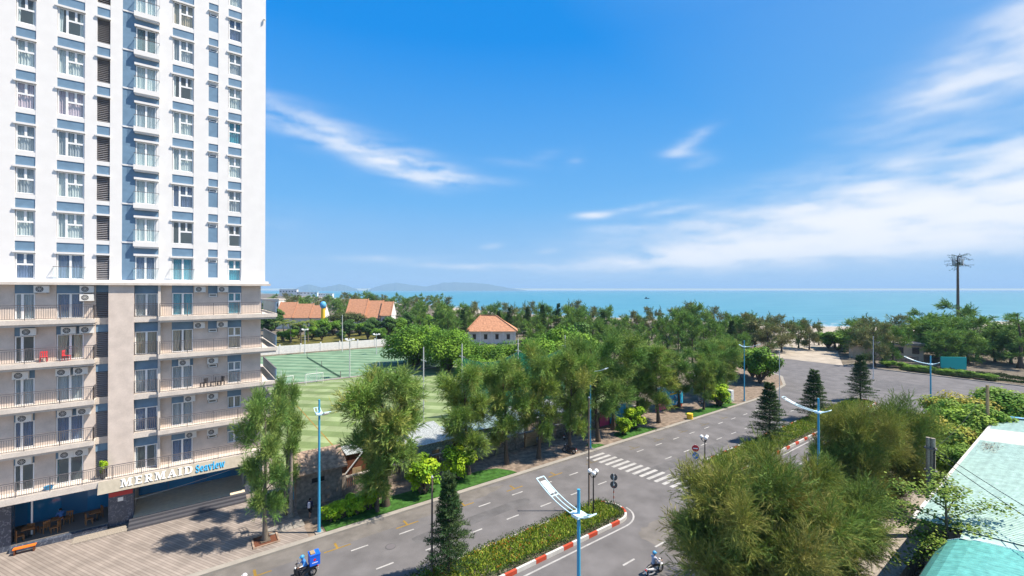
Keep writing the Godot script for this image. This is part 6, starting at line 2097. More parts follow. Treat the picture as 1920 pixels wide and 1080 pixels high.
	thin_pole(Vector3(-42.2, 0.14, -7.0), 6.3, "concrete", "pale square-based concrete pole at the gatehouse corner", 0.17)
	# wire sagging in front of the entrance
	o = thing("cable", "slack pale cable hanging across the tower entrance", "cable")
	s = Shape.new()
	var p2 := []
	var r2 := []
	for i in 13:
		var q := i / 12.0
		p2.append(Vector3(-48.9, 2.2, 4.0).lerp(Vector3(-48.7, 3.35, -4.3), q) + Vector3.DOWN * sin(PI * q) * 0.12)
		r2.append(0.018)
	s.tube(p2, r2, 5)
	part("wire", s, M.pole_grey, o)
	for i in [0, 12]:
		s = Shape.new()
		s.ball(p2[i], Vector3.ONE * 0.05, 8, 6)
		part("hook", s, M.rail, o)

func make_tower_things() -> void:
	# balcony chairs
	var proto: Node3D = null
	for e in [[-9.35, 14.4, "red_plastic", "red plastic chair on a balcony, beside the black door"], [-8.1, 14.4, "red_plastic", "red plastic chair on a balcony, before beige curtains"], [0.85, 11.1, "dark", "dark rattan chair in a row on a balcony"], [1.55, 11.1, "dark", "dark rattan chair in a row on a balcony"], [2.15, 11.1, "dark", "dark rattan chair in a row on a balcony"]]:
		var o := thing("balcony_chair", e[3], "chair", Vector3(FX + 0.45, e[1], -e[0]), PI * 0.5 + e[0], "chairs on the balconies")
		chair_parts(o, M[e[2]], 0.42, 0.38, 0.82)
	# cafe tables and chairs
	for e in [[-10.75, -49.75, 0.4], [-10.2, -50.6, 1.2], [-9.5, -50.4, 2.2], [-8.8, -49.9, 2.9], [-6.9, -50.0, 0.3], [-6.4, -50.9, 3.6], [-8.3, -51.2, 4.4]]:
		var o := thing("cafe_chair", "brown wooden chair in the cafe under the tower", "chair", Vector3(e[1], 0.56, -e[0]), e[2], "wooden chairs in the cafe")
		chair_parts(o, M.wood, 0.45, 0.46, 0.95)
	for e in [[-10.4, -50.2], [-8.9, -50.9], [-6.6, -50.5]]:
		var o := thing("cafe_table", "small square wooden table in the cafe under the tower", "table", Vector3(e[1], 0.56, -e[0]), 0.2, "tables in the cafe")
		part("tabletop", boxat(Vector3(-0.35, 0.7, -0.35), Vector3(0.35, 0.75, 0.35)), M.wood, o)
		part("foot", boxat(Vector3(-0.22, 0, -0.22), Vector3(0.22, 0.04, 0.22)), M.dark, o)
		part("stem", boxat(Vector3(-0.04, 0.04, -0.04), Vector3(0.04, 0.7, 0.04)), M.dark, o)
	var b := thing("bench", "low orange and red bench at the cafe edge", "bench", Vector3(-48.45, 0.14, 10.2), 0.0)
	part("seat", boxat(Vector3(-0.2, 0.4, -0.6), Vector3(0.2, 0.46, 0.6)), M.orange_plastic, b)
	for z in [-0.5, 0.5]:
		part("leg", boxat(Vector3(-0.18, 0, z - 0.04), Vector3(0.18, 0.4, z + 0.04)), M.rust, b)
	# potted plant on the terrace
	var o := plant("lime_low", "potted_plant", Vector3(-48.75, 4.85, 5.9), 0.0, Vector3(0.3, 0.75, 0.3), "tall green potted plant on the terrace before the louvres", "plant", "", "stem", "foliage")
	var s := Shape.new()
	s.tube([Vector3(0, -0.46, 0), Vector3(0, 0.06, 0)], [0.5, 0.75], 12)
	part("pot", s, M.pot, o)
	o = thing("basin", "light blue plastic basin on the terrace floor", "basin", Vector3(-48.7, 4.5, 9.0))
	s = Shape.new()
	s.tube([Vector3.ZERO, Vector3(0, 0.2, 0), Vector3(0, 0.22, 0), Vector3(0, 0.05, 0)], [0.2, 0.28, 0.24, 0.18], 14)
	part("bowl", s, M.sign_blue, o)
	s = Shape.new()
	s.tube([Vector3(0, 0.2, 0), Vector3(0, 0.235, 0)], [0.3, 0.3], 14, false)
	part("rim", s, M.sign_blue, o)
	o = thing("wall_camera", "small white camera high on the white corner of the tower", "camera", Vector3(FX + 0.02, 46.8, -5.6))
	s = Shape.new()
	s.tube([Vector3(0.06, 0.1, 0), Vector3(0.2, 0.04, -0.16)], [0.08, 0.07], 10)
	part("case", s, M.ac_white, o)
	part("bracket", boxat(Vector3(0, 0.06, -0.03), Vector3(0.07, 0.14, 0.03)), M.ac_white, o)

func chair_parts(o: Node3D, m: Material, w: float, seat: float, back: float) -> void:
	var h := w * 0.5
	part("seat", boxat(Vector3(-h, seat - 0.03, -h), Vector3(h, seat + 0.02, h)), m, o)
	var s := Shape.new()
	s.box(Vector3(-h, back - 0.14, h - 0.05), Vector3(h, back, h))
	for k in 4:
		s.box(Vector3(-h + 0.03 + k * w * 0.27, seat + 0.02, h - 0.045), Vector3(-h + 0.09 + k * w * 0.27, back - 0.14, h - 0.01))
	part("backrest", s, m, o)
	for x in [-h + 0.03, h - 0.03]:
		for z in [-h + 0.03, h - 0.03]:
			part("leg", boxat(Vector3(x - 0.025, 0, z - 0.025), Vector3(x + 0.025, seat - 0.03, z + 0.025)), m, o)

func make_walls_and_sheds() -> void:
	# boundary wall with turned balusters between square piers
	var o := thing("boundary_wall", "weathered wall with stone balusters and square piers along the sidewalk", "wall", Vector3(-43.8, 0, 0))
	var z := -11.8
	while z > -58.0:
		part("plinth", boxat(Vector3(-0.12, 0, z - 3.0), Vector3(0.12, 0.75, z)), M.stone_old, o)
		part("coping", boxat(Vector3(-0.17, 1.72, z - 3.0), Vector3(0.17, 1.86, z - 0.002)), M.stone_pale, o)
		part("pier", boxat(Vector3(-0.24, 0, z - 0.24), Vector3(0.24, 2.1, z + 0.24)), M.stone_old, o)
		var s := Shape.new()
		for k in 13:
			var p := Vector3(0, 0.75, z - 0.36 - k * 0.19)
			s.tube([p, p + Vector3(0, 0.3, 0), p + Vector3(0, 0.65, 0), p + Vector3(0, 0.97, 0)], [0.05, 0.075, 0.045, 0.06], 6, false)
		var b := part("baluster_grille", s, M.stone_pale, o)
		b.set_meta("kind", "stuff")
		z -= 3.0
	# old gatehouse
	o = thing("gatehouse", "old plastered gatehouse with stained gable roof", "shed", Vector3(-43.3, 0.0, -7.6))
	part("wall", boxat(Vector3(-4.2, 0, -4.0), Vector3(-0.0, 3.35, 0)), M.stone_old, o)
	var g := Shape.new()
	g.quad(Vector3(0.45, 3.3, 0.3), Vector3(0.45, 3.3, -4.4), Vector3(-2.4, 4.5, -4.4), Vector3(-2.4, 4.5, 0.3))
	g.quad(Vector3(-4.6, 3.5, 0.3), Vector3(-4.6, 3.5, -4.4), Vector3(-2.4, 4.5, -4.4), Vector3(-2.4, 4.5, 0.3))
	g.quad(Vector3(0.45, 3.18, 0.3), Vector3(0.45, 3.18, -4.4), Vector3(-2.4, 4.38, -4.4), Vector3(-2.4, 4.38, 0.3))
	g.quad(Vector3(0.45, 3.18, 0.3), Vector3(0.45, 3.18, -4.4), Vector3(0.45, 3.3, -4.4), Vector3(0.45, 3.3, 0.3))
	for e in [0.3, -4.4]:
		g.quad(Vector3(0.45, 3.18, e), Vector3(0.45, 3.3, e), Vector3(-2.4, 4.5, e), Vector3(-2.4, 4.38, e))
	part("roof", g, M.roof_slab, o)
	g = Shape.new()
	for e in [-0.02, -3.98]:
		g.tri(Vector3(-0.02, 3.33, e), Vector3(-4.18, 3.33, e), Vector3(-2.3, 4.36, e))
	part("gable", g, M.stone_old, o)
	var w := part("window", boxat(Vector3(-0.05, 2.2, -2.4), Vector3(0.02, 2.6, -1.3)), M.window_dark, o)
	part("sill", boxat(Vector3(-0.02, 2.12, -2.5), Vector3(0.12, 2.2, -1.2)), M.stone_pale, w)
	part("side_mural", boxat(Vector3(-3.6, 0.6, 0.0), Vector3(-1.2, 2.9, 0.03)), M.cyan_board, o)
	# ladder leaning on the sheds
	o = thing("ladder", "grey metal ladder leaning beside the gatehouse", "ladder", Vector3(-43.9, 1.9, -11.9), 0.0)
	var up := Vector3(-0.7, 2.3, -2.6)
	for e in [Vector3.ZERO, Vector3(-0.4, 0.0, -0.35)]:
		var s := Shape.new()
		s.bar(e, e + up, 0.06, 0.06)
		part("rail", s, M.pole_grey, o)
	for k in 7:
		var s := Shape.new()
		var p := up * ((k + 0.5) / 7.0)
		s.bar(p, p + Vector3(-0.4, 0, -0.35), 0.04, 0.04)
		part("rung", s, M.pole_grey, o)
	# tin sheds: z0, z1, x0, x1, eave height, ridge height, roof, wall, label
	for e in [[-12.4, -14.6, -47.2, -44.8, 3.5, 3.7, "tin_pale", "rust", "tall narrow rusty shed with pale flat roof beside the ladder"], [-15.0, -19.6, -49.5, -44.6, 2.7, 3.3, "tin_pale", "rust", "rust-walled shed with pale tin roof behind the big she-oak"], [-19.8, -24.4, -49.8, -44.4, 2.9, 3.6, "tin_pale", "tin", "shed with pale roof and teal tin front wall"], [-24.6, -27.2, -49.0, -44.7, 2.5, 3.0, "tin", "rust", "small red-brown shed next to the teal tin wall"], [-27.6, -35.5, -50.5, -45.2, 2.9, 3.7, "tin", "tin", "long shed with pale teal roof behind the olive she-oaks"], [-36.0, -43.5, -50.0, -45.4, 2.7, 3.4, "tin_pale", "stone_old", "grey-walled shed with tin roof past the parked motorbikes"]]:
		var sh := thing("tin_shed", e[8], "shed", Vector3(0, 0, 0))
		part("wall", boxat(Vector3(e[2] + 0.2, -0.02, e[1] + 0.15), Vector3(e[3] - 0.25, e[4] - 0.06, e[0] - 0.15)), M[e[7]], sh)
		var s := Shape.new()
		var n := int((e[0] - e[1]) / 0.18)
		for k in n:       # corrugations run down the slope
			var za: float = lerpf(e[0], e[1], float(k) / n)
			var zm: float = lerpf(e[0], e[1], (k + 0.5) / n)
			var zb: float = lerpf(e[0], e[1], (k + 1.0) / n)
			s.quad(Vector3(e[3], e[4], za), Vector3(e[3], e[4] + 0.05, zm), Vector3(e[2], e[5] + 0.05, zm), Vector3(e[2], e[5], za))
			s.quad(Vector3(e[3], e[4] + 0.05, zm), Vector3(e[3], e[4], zb), Vector3(e[2], e[5], zb), Vector3(e[2], e[5] + 0.05, zm))
		part("roof", s, M[e[6]], sh)
		part("batten", boxat(Vector3(e[3] - 0.2, e[4] - 0.1, e[1]), Vector3(e[3] - 0.1, e[4] - 0.02, e[0])), M.wood_pale, sh)
		part("door", boxat(Vector3(e[3] - 0.25, 0.0, (e[0] + e[1]) * 0.5 - 0.45), Vector3(e[3] - 0.21, 2.0, (e[0] + e[1]) * 0.5 + 0.45)), M.wood_pale, sh)
	# painted boards and booth under the trees
	o = thing("wood_fence", "pale timber hoarding of planks behind the parked motorbikes", "fence", Vector3(-43.2, 0.14, -33.8))
	for k in 7:
		part("plank", boxat(Vector3(-0.04, 0.1 + k * 0.24, -3.2), Vector3(0.03, 0.31 + k * 0.24, 0)), M.wood_pale, o)
	for e in [0.0, -1.6, -3.1]:
		part("post", boxat(Vector3(-0.12, 0, e - 0.06), Vector3(-0.04, 1.9, e + 0.06)), M.wood, o)
	for e in [[-47.3, -49.2, 2.3, "pink_board", "pink painted board under the she-oak with two trunks"], [-49.5, -53.0, 2.7, "cyan_board", "blue painted board behind the round lime bushes"], [-60.5, -63.2, 2.6, "pink_board", "pink painted panel with orange patch next to the graffiti booth"]]:
		var b := thing("painted_board", e[4], "board", Vector3(-43.0, 0.14, e[0]), 0.0)
		part("panel", boxat(Vector3(-0.04, 0.2, e[1] - e[0]), Vector3(0.04, e[2], 0)), M[e[3]], b)
		for q in [-0.1, e[1] - e[0] + 0.1]:
			part("post", boxat(Vector3(-0.12, 0, q - 0.05), Vector3(-0.04, e[2], q + 0.05)), M.wood, b)
		if e[0] < -60.0:
			var s := Shape.new()
			s.disc(Vector3(0.045, 1.9, -1.2), Vector3.RIGHT, 0.6, 12)
			part("orange_patch", s, M.orange_plastic, b)
	o = thing("graffiti_booth", "blue graffiti booth with yellow strip and red base", "booth", Vector3(-42.8, 0.14, -63.6))
	part("side", boxat(Vector3(-2.2, 0.55, -4.2), Vector3(0, 3.1, 0)), M.cyan_board, o)
	part("base", boxat(Vector3(-2.1, 0.0, -4.1), Vector3(-0.08, 0.55, -0.1)), M.kerb_red, o)
	part("lid", boxat(Vector3(-2.35, 3.1, -4.35), Vector3(0.15, 3.2, 0.15)), M.tin, o)
	var rng := RandomNumberGenerator.new()
	rng.seed = 9
	for k in 16:       # sprayed strokes, each a thin layer of paint
		var a := Vector3(0.012, rng.randf_range(0.8, 2.7), -rng.randf_range(0.3, 3.9))
		var s := Shape.new()
		s.obox(a, Vector3(0.01, rng.randf_range(0.12, 0.42), rng.randf_range(0.06, 0.2)), Basis(Vector3.RIGHT, rng.randf_range(-0.8, 0.8)))
		part("painted_stroke", s, [M.royal_board, M.sign_white, M.royal_board, M.lamp_pale][k % 4], o)
	part("yellow_strip", boxat(Vector3(0, 2.35, -2.4), Vector3(0.03, 2.6, -0.5)), M.yellow_paint, o)
	o = thing("yellow_barrel", "small yellow drum at the kerb by the graffiti booth", "drum", gp(1293, 787) + Vector3.UP * 0.14)
	var q := Shape.new()
	q.tube([Vector3.ZERO, Vector3(0, 0.85, 0)], [0.45, 0.45], 14)
	part("drum", q, M.yellow_paint, o)
	q = Shape.new()
	for y in [0.28, 0.56]:
		q.tube([Vector3(0, y, 0), Vector3(0, y + 0.04, 0)], [0.475, 0.475], 14)
	part("hoop_rim", q, M.yellow_paint, o)
	o = thing("utility_cabinet", "grey utility cabinet on a plinth behind the round lime bush", "cabinet", Vector3(-39.6, 0.14, -76.6))
	part("case", boxat(Vector3(-0.6, 0.2, -1.0), Vector3(0.6, 2.1, 0)), M.pole_grey, o)
	part("plinth", boxat(Vector3(-0.7, 0, -1.1), Vector3(0.7, 0.2, 0.1)), M.concrete, o)
	var d := part("door", boxat(Vector3(0.6, 0.3, -0.9), Vector3(0.63, 2.0, -0.1)), M.pole_grey, o)
	part("handle", boxat(Vector3(0.63, 1.1, -0.3), Vector3(0.66, 1.3, -0.26)), M.rail, d)
	o = thing("kiosk_hut", "brown timber hut with brick-red front at the junction corner", "hut", Vector3(-45.5, 0.1, -82.0))
	part("wall", boxat(Vector3(-4.0, 0, -6.0), Vector3(0, 2.4, 0)), M.rust, o)
	part("roof", boxat(Vector3(-4.4, 2.4, -6.4), Vector3(0.5, 2.55, 0.4)), M.tin_pale, o)
	for k in 3:
		part("window", boxat(Vector3(0, 1.0, -1.6 - k * 1.9), Vector3(0.03, 1.9, -0.5 - k * 1.9)), M.window_dark, o)

func make_pitch_things() -> void:
	# far boundary wall in bays between white posts
	var o := thing("pitch_wall", "long pale grey wall with white posts between pitch and dry field", "wall", Vector3(-152.6, 0, 0))
	var z := 20.0
	while z > -78.0:
		part("bay", boxat(Vector3(-0.12, -0.04, z - 6.0), Vector3(0.12, 2.5, z)), M.house_white, o)
		part("post", boxat(Vector3(-0.2, -0.04, z - 0.2), Vector3(0.2, 2.9, z + 0.2)), M.house_white, o)
		z -= 6.0
	# kerb and fence between the two pitches
	o = thing("pitch_divider", "low grey kerb with mesh fence between the two pitches", "fence", Vector3(-102.4, 0, 0))
	part("kerb", boxat(Vector3(-0.5, -0.04, -64.0), Vector3(0.5, 0.12, -5.0)), M.kerb, o)
	for k in 9:
		var s := Shape.new()
		s.tube([Vector3(0, 0, -8.0 - k * 7.0), Vector3(0, 3.0, -8.0 - k * 7.0)], [0.05, 0.05], 6)
		part("post", s, M.pole_grey, o)
	o = thing("centre_net", "low dark dividing net lying across the farther pitch", "net", Vector3(-121.0, 0.03, -27.2))
	part("mesh_panel", boxat(Vector3(-18.0, 0, -0.02), Vector3(18.0, 0.4, 0.02)), M.net_thin, o)
	for e in [-18.0, 0.0, 18.0]:
		part("post", boxat(Vector3(e - 0.06, 0, -0.06), Vector3(e + 0.06, 1.5, 0.06)), M.rail, o)
	# turf markings
	var s := Shape.new()
	s.sheet(rect(-98.0, -53.0, -14.5, -14.66), 0.036)
	setting("pitch_line", s, M.line_yellow, "long yellow touchline on the nearer turf pitch", "pitch marking")
	s = Shape.new()
	s.sheet(rect(-99.4, -99.25, -10.0, -60.0), 0.036)
	setting("pitch_line", s, M.line_white, "white goal line before the goals", "pitch marking")
	# goals
	for e in [-13.6, -19.4]:
		o = thing("football_goal", "white five-a-side goal at the end of the nearer pitch", "goal", Vector3(-100.2, 0.04, e), 0.0, "goals on the pitch")
		for q in [0.0, -3.4]:
			s = Shape.new()
			s.tube([Vector3(0, 0, q), Vector3(0, 2.1, q)], [0.05, 0.05], 8)
			part("post", s, M.sign_white, o)
			s = Shape.new()
			s.tube([Vector3(0, 2.1, q), Vector3(-1.0, 1.9, q), Vector3(-1.3, 0, q)], [0.04, 0.04, 0.04], 6)
			part("stay", s, M.sign_white, o)
		s = Shape.new()
		s.tube([Vector3(0, 2.1, 0), Vector3(0, 2.1, -3.4)], [0.05, 0.05], 8)
		part("crossbar", s, M.sign_white, o)
		s = Shape.new()
		for k in 9:
			s.bar(Vector3(-1.15, 0.05 + k * 0.23, 0), Vector3(-1.15, 0.05 + k * 0.23, -3.4), 0.012, 0.012)
		for k in 14:
			s.bar(Vector3(-1.15, 0.02, -k * 0.26), Vector3(-1.15, 1.9, -k * 0.26), 0.012, 0.012)
		part("goal_net", s, M.lamp_pale, o)
	# floodlight masts
	for e in [[656, 708, 9.0, "floodlight mast with two lamps between the pitches"], [572, 664, 8.0, "floodlight mast at the far wall near the corner"], [706, 664, 6.5, "floodlight mast in front of the shade tree"], [642, 660, 12.0, "bare tall mast in the dry field beyond the wall"]]:
		o = thing("floodlight_mast", e[3], "mast", gp(e[0], e[1]))
		s = Shape.new()
		s.tube([Vector3.ZERO, Vector3(0, e[2], 0)], [0.13, 0.09], 8)
		part("pole", s, M.pole_grey, o)
		if e[2] < 10.0:
			part("crossarm", boxat(Vector3(-0.7, e[2] - 0.5, -0.7), Vector3(0.7, e[2] - 0.4, 0.7)), M.pole_grey, o)
			for q in [-1.0, 1.0]:
				part("lamp_head", boxat(Vector3(q * 0.6 - 0.28, e[2] - 0.42, -q * 0.6 - 0.28), Vector3(q * 0.6 + 0.28, e[2] - 0.05, -q * 0.6 + 0.28)), M.lamp_glass, o)
		else:
			part("crossarm", boxat(Vector3(-0.4, e[2] - 1.0, -0.05), Vector3(0.4, e[2] - 0.9, 0.05)), M.pole_grey, o)
	# tall ball-stop net behind the street trees
	o = thing("ball_net", "tall dark green ball-stop net hung on slim masts behind the street trees", "net", Vector3(-59.5, 0, 0))
	var masts := [-27.5, -34.0, -45.0, -56.0]
	for k in 4:
		s = Shape.new()
		s.tube([Vector3(0, 0, masts[k]), Vector3(0, 11.6, masts[k])], [0.1, 0.08], 8)
		part("mast", s, M.pole_grey, o)
		s = Shape.new()
		s.bar(Vector3(-0.9, 9.6, masts[k]), Vector3(0.9, 9.6, masts[k]), 0.06, 0.06)
		part("crossarm", s, M.pole_grey, o)
		if k < 3 and k > 0:
			var top := []
			for i in 9:
				top.append(Vector3(0.0, 9.5 - 1.3 * sin(PI * i / 8.0), lerpf(masts[k], masts[k + 1], i / 8.0)))
			s = Shape.new()
			for i in 8:
				s.quad(Vector3(0, 0.4, top[i].z), Vector3(0, 0.4, top[i + 1].z), top[i + 1], top[i])
			part("mesh_panel", s, M.net, o)
			s = Shape.new()
			for i in 8:
				s.bar(top[i], top[i + 1], 0.03, 0.03)
			part("top_rope", s, M.rail, o)

func view_turn() -> float:
	return deg_to_rad(YAW)

# stepped gable roofs, ridge across the view: px range, depth, segments [share, ridge y px], eave px
func villa(px0: float, px1: float, depth: float, segs: Array, eave_px: float, wall_from: float, label: String) -> void:
	var w := (px1 - px0) * depth / FOCAL
	var o := thing("villa", label, "house", dp((px0 + px1) * 0.5, depth), view_turn())
	var x := -w * 0.5
	var he := 20.0 - (eave_px - 544.0) * depth / FOCAL
	for i in segs.size():
		var x1: float = x + w * segs[i][0]
		var hr: float = 20.0 - (segs[i][1] - 544.0) * depth / FOCAL
		var he_i: float = he - (1.2 if segs[i].size() > 2 else 0.0)
		var run := (hr - he_i) * 0.75
		part("wall", boxat(Vector3(x + 0.2, 0, -run * 2.0 + 0.5 + i * 0.3), Vector3(x1 - 0.2, he_i - 0.05, -0.5 - i * 0.3)), M.house_white, o)
		var s := Shape.new()
		s.quad(Vector3(x, he_i, 0.3), Vector3(x1, he_i, 0.3), Vector3(x1, hr, -run), Vector3(x, hr, -run))
		s.quad(Vector3(x, he_i, -run * 2.0), Vector3(x1, he_i, -run * 2.0), Vector3(x1, hr, -run), Vector3(x, hr, -run))
		var rf := part("roof", s, M.roof_tile, o)
		for e in [x + 0.02, x1 - 0.02]:
			var g := Shape.new()
			g.tri(Vector3(e, he_i, 0.2), Vector3(e, he_i, -run * 2.0 + 0.1), Vector3(e, hr - 0.1, -run))
			part("gable", g, M.house_white, rf)
			g = Shape.new()
			g.bar(Vector3(e, he_i + 0.15, 0.3), Vector3(e, hr + 0.15, -run), 0.5, 0.3)
			part("verge", g, M.roof_tile, rf)
		x = x1
	if wall_from < 1.0:
		for k in 4:
			var wx := w * (wall_from - 0.5) + w * (1.0 - wall_from) * (k + 0.5) / 4.0
			var fr := part("window", boxat(Vector3(wx - 0.5, he - 3.2, -0.84 if true else 0.0), Vector3(wx + 0.5, he - 1.7, -0.4)), M.window_dark, o)
			part("sill", boxat(Vector3(wx - 0.6, he - 3.35, -0.5), Vector3(wx + 0.6, he - 3.2, -0.3)), M.house_white, fr)

func make_far_buildings() -> void:
	villa(516, 605, 225.0, [[0.36, 567], [0.36, 570], [0.28, 573]], 596.0, 0.6, "orange-roofed villa with stepped gables behind the palms")
	villa(648, 733, 225.0, [[0.42, 561], [0.34, 564, 1], [0.24, 566]], 592.0, 0.55, "orange-roofed white villa with stepped gables behind the flat-topped tree")
	# hip-roofed villa
	var depth := 160.0
	var o := thing("villa", "cream villa with broad orange hip roof behind the shade trees", "house", dp(922, depth), view_turn())
	part("wall", boxat(Vector3(-8.6, 0, -11), Vector3(8.6, 4.9, -1.2)), M.house_white, o)
	var s := Shape.new()
	var a := Vector3(-9.6, 4.8, 0)
	var b := Vector3(9.6, 4.8, 0)
	var c := Vector3(9.6, 4.8, -12.5)
	var d := Vector3(-9.6, 4.8, -12.5)
	var r0 := Vector3(-4.5, 10.4, -6.2)
	var r1 := Vector3(1.5, 10.2, -6.2)
	s.quad(a, b, r1, r0); s.tri(b, c, r1); s.quad(c, d, r0, r1); s.tri(d, a, r0)
	var rf := part("roof", s, M.roof_tile, o)
	s = Shape.new()
	for e in [[a, r0], [b, r1], [r0, r1]]:
		s.bar(e[0] + Vector3.UP * 0.1, e[1] + Vector3.UP * 0.1, 0.35, 0.25)
	part("ridge_tile", s, M.roof_tile, rf)
	for k in 4:
		var x := -6.5 + k * 4.2
		var w := part("window", boxat(Vector3(x - 0.6, 1.8, -1.22), Vector3(x + 0.6, 3.6, -1.1)), M.window_dark, o)
		part("frame", boxat(Vector3(x - 0.75, 3.6, -1.2), Vector3(x + 0.75, 3.75, -1.05)), M.stone_pale, w)
	for k in 5:
		part("column", boxat(Vector3(-8.8 + k * 4.3, 0, -0.6), Vector3(-8.4 + k * 4.3, 4.8, -0.2)), M.house_white, o)
	# blue-capped yellow water slide tower beside the first villa
	o = thing("slide_tower", "yellow tower with round blue cap beside the orange-roofed villa", "tower", dp(606, 215.0))
	s = Shape.new()
	s.tube([Vector3.ZERO, Vector3(0, 11.5, 0)], [1.1, 0.9], 10)
	part("shaft", s, M.yellow_paint, o)
	s = Shape.new()
	s.ball(Vector3(0, 12.6, 0), Vector3(1.5, 1.9, 1.5), 14, 9)
	part("cap", s, M.tarp_blue, o)
	# low pale buildings on the far coast
	for e in [[503, 330.0, 16.0, 12.5, "cream flat-roofed building behind the tower balconies"], [540, 1500.0, 60.0, 22.0, "pale block on the far coast, before the villas"], [575, 1450.0, 70.0, 14.0, "long low pale block on the far coast"], [610, 1250.0, 40.0, 10.0, "small pale block at the far waterline"]]:
		o = thing("coast_building", e[4], "building", dp(e[0], e[1]), view_turn())
		part("wall", boxat(Vector3(-e[2] * 0.5, -1, -12), Vector3(e[2] * 0.5, e[3], 0)), M.house_white, o)
		part("parapet", boxat(Vector3(-e[2] * 0.52, e[3], -12.4), Vector3(e[2] * 0.52, e[3] + 0.8, 0.4)), M.fascia, o)
		for k in 6:
			var x: float = -e[2] * 0.42 + k * e[2] * 0.168
			part("window", boxat(Vector3(x - e[2] * 0.04, e[3] * 0.6, 0), Vector3(x + e[2] * 0.04, e[3] * 0.8, 0.1)), M.window_dark, o)
	# beach hut
	depth = 124.0
	o = thing("beach_hut", "cream flat-roofed beach hut with dark windows behind the hedge", "house", dp(1682, depth), deg_to_rad(35.0))
	part("wall", boxat(Vector3(-6.0, 0, -5), Vector3(6.0, 4.4, 0)), M.hut_wall, o)
	part("roof", boxat(Vector3(-6.5, 4.4, -5.6), Vector3(6.5, 5.0, 0.7)), M.stone_pale, o)
	part("wing", boxat(Vector3(-10.0, 0, -4.5), Vector3(-6.0, 3.6, -1.8)), M.hut_wall, o)
	part("terrace_wall", boxat(Vector3(-6.5, 0, 1.6), Vector3(4.0, 1.5, 1.9)), M.roof_slab, o)
	for x in [-4.6, -3.5, 0.6, 4.2]:
		var w := part("window", boxat(Vector3(x - 0.4 - (0.4 if x > 0 else 0.0), 2.0, -0.02), Vector3(x + 0.4 + (0.4 if x > 0 else 0.0), 3.7, 0.06)), M.window_dark, o)
		part("frame", boxat(Vector3(x - 0.9, 3.7, 0), Vector3(x + 0.9, 3.85, 0.12)), M.stone_pale, w)
	# board
	o = thing("billboard", "plain teal billboard facing the junction", "billboard", dp(1787, 106.0), deg_to_rad(48.0))
	part("panel", boxat(Vector3(-2.75, 0.75, -0.08), Vector3(2.75, 3.65, 0.08)), M.billboard, o)
	var fr := Shape.new()
	for e in [0.72, 3.66]:
		fr.bar(Vector3(-2.8, e, 0), Vector3(2.8, e, 0), 0.22, 0.08)
	for e in [-2.8, 2.8]:
		fr.bar(Vector3(e, 0.72, 0), Vector3(e, 3.66, 0), 0.22, 0.08)
	part("frame", fr, M.billboard, o)
	for x in [-2.2, 0.0, 2.2]:
		part("leg", boxat(Vector3(x - 0.08, -0.04, -0.28), Vector3(x + 0.08, 3.2, -0.1)), M.pole_grey, o)
	# antenna mast dressed as a palm
	o = thing("antenna_mast", "tall mast with antenna panels and bare artificial palm fronds", "mast", dp(1796, 150.0))
	s = Shape.new()
	s.tube([Vector3.ZERO, Vector3(0, 16, 0), Vector3(0, 28.2, 0)], [0.48, 0.4, 0.3], 12)
	part("pole", s, M.pole_brown, o)
	for k in 9:
		var an := TAU * (k / 3) / 3 + (k % 3 - 1) * 0.42 + 0.3
		var p := Vector3(cos(an), 0, sin(an)) * 1.25
		var tall: float = [2.4, 1.9, 2.7][k % 3]
		part("antenna_panel", boxat(p + Vector3(-0.14, 28.5, -0.14), p + Vector3(0.14, 28.5 + tall, 0.14)), M.pole_grey, o)
	s = Shape.new()
	for k in 9:
		var a0 := TAU * (k / 3) / 3 + (k % 3 - 1) * 0.42 + 0.3
		s.bar(Vector3(0, 29.0 + 0.2 * (k % 3), 0), Vector3(cos(a0) * 1.2, 29.2 + 0.2 * (k % 3), sin(a0) * 1.2), 0.07, 0.07)
	s.tube([Vector3(0, 28, 0), Vector3(0, 31.8, 0)], [0.3, 0.12], 8)
	part("headframe", s, M.rail, o)
	var rng := RandomNumberGenerator.new()
	rng.seed = 4
	for k in 34:
		var an := k * 2.4
		var y := rng.randf_range(27.6, 32.0)
		var ln := rng.randf_range(1.8, 4.8)
		var dr := Vector3(cos(an), rng.randf_range(-0.35, 0.75), sin(an)).normalized()
		s = Shape.new()
		var p0 := Vector3(0, y, 0)
		var pts := []
		var rr := []
		for i in 5:
			var q := i / 4.0
			pts.append(p0 + dr * ln * q + Vector3.DOWN * q * q * ln * 0.2)
			rr.append(0.045 * (1.0 - q * 0.6))
		s.tube(pts, rr, 4)
		for i in 18:
			var q := 0.15 + 0.85 * i / 18.0
			var p1: Vector3 = p0 + dr * ln * q + Vector3.DOWN * q * q * ln * 0.2
			s.bar(p1, p1 + rdir(rng) * 0.45 + Vector3.DOWN * 0.1, 0.035, 0.035)
		part("frond", s, M.dark if k % 3 else M.net_solid, o)
	# a boat far out
	o = thing("fishing_boat", "tiny dark fishing boat far out on the sea", "boat", dp(1213, 1050.0, -0.95), 0.6)
	s = Shape.new()
	s.quad(Vector3(-5, 0, -1.3), Vector3(5, 0, -1.3), Vector3(6.5, 1.8, -1.7), Vector3(-6, 1.6, -1.7))
	s.quad(Vector3(-5, 0, 1.3), Vector3(5, 0, 1.3), Vector3(6.5, 1.8, 1.7), Vector3(-6, 1.6, 1.7))
	s.quad(Vector3(-6, 1.6, -1.7), Vector3(6.5, 1.8, -1.7), Vector3(6.5, 1.8, 1.7), Vector3(-6, 1.6, 1.7))
	s.quad(Vector3(5, 0, -1.3), Vector3(5, 0, 1.3), Vector3(6.5, 1.8, 1.7), Vector3(6.5, 1.8, -1.7))
	part("hull", s, M.dark, o)
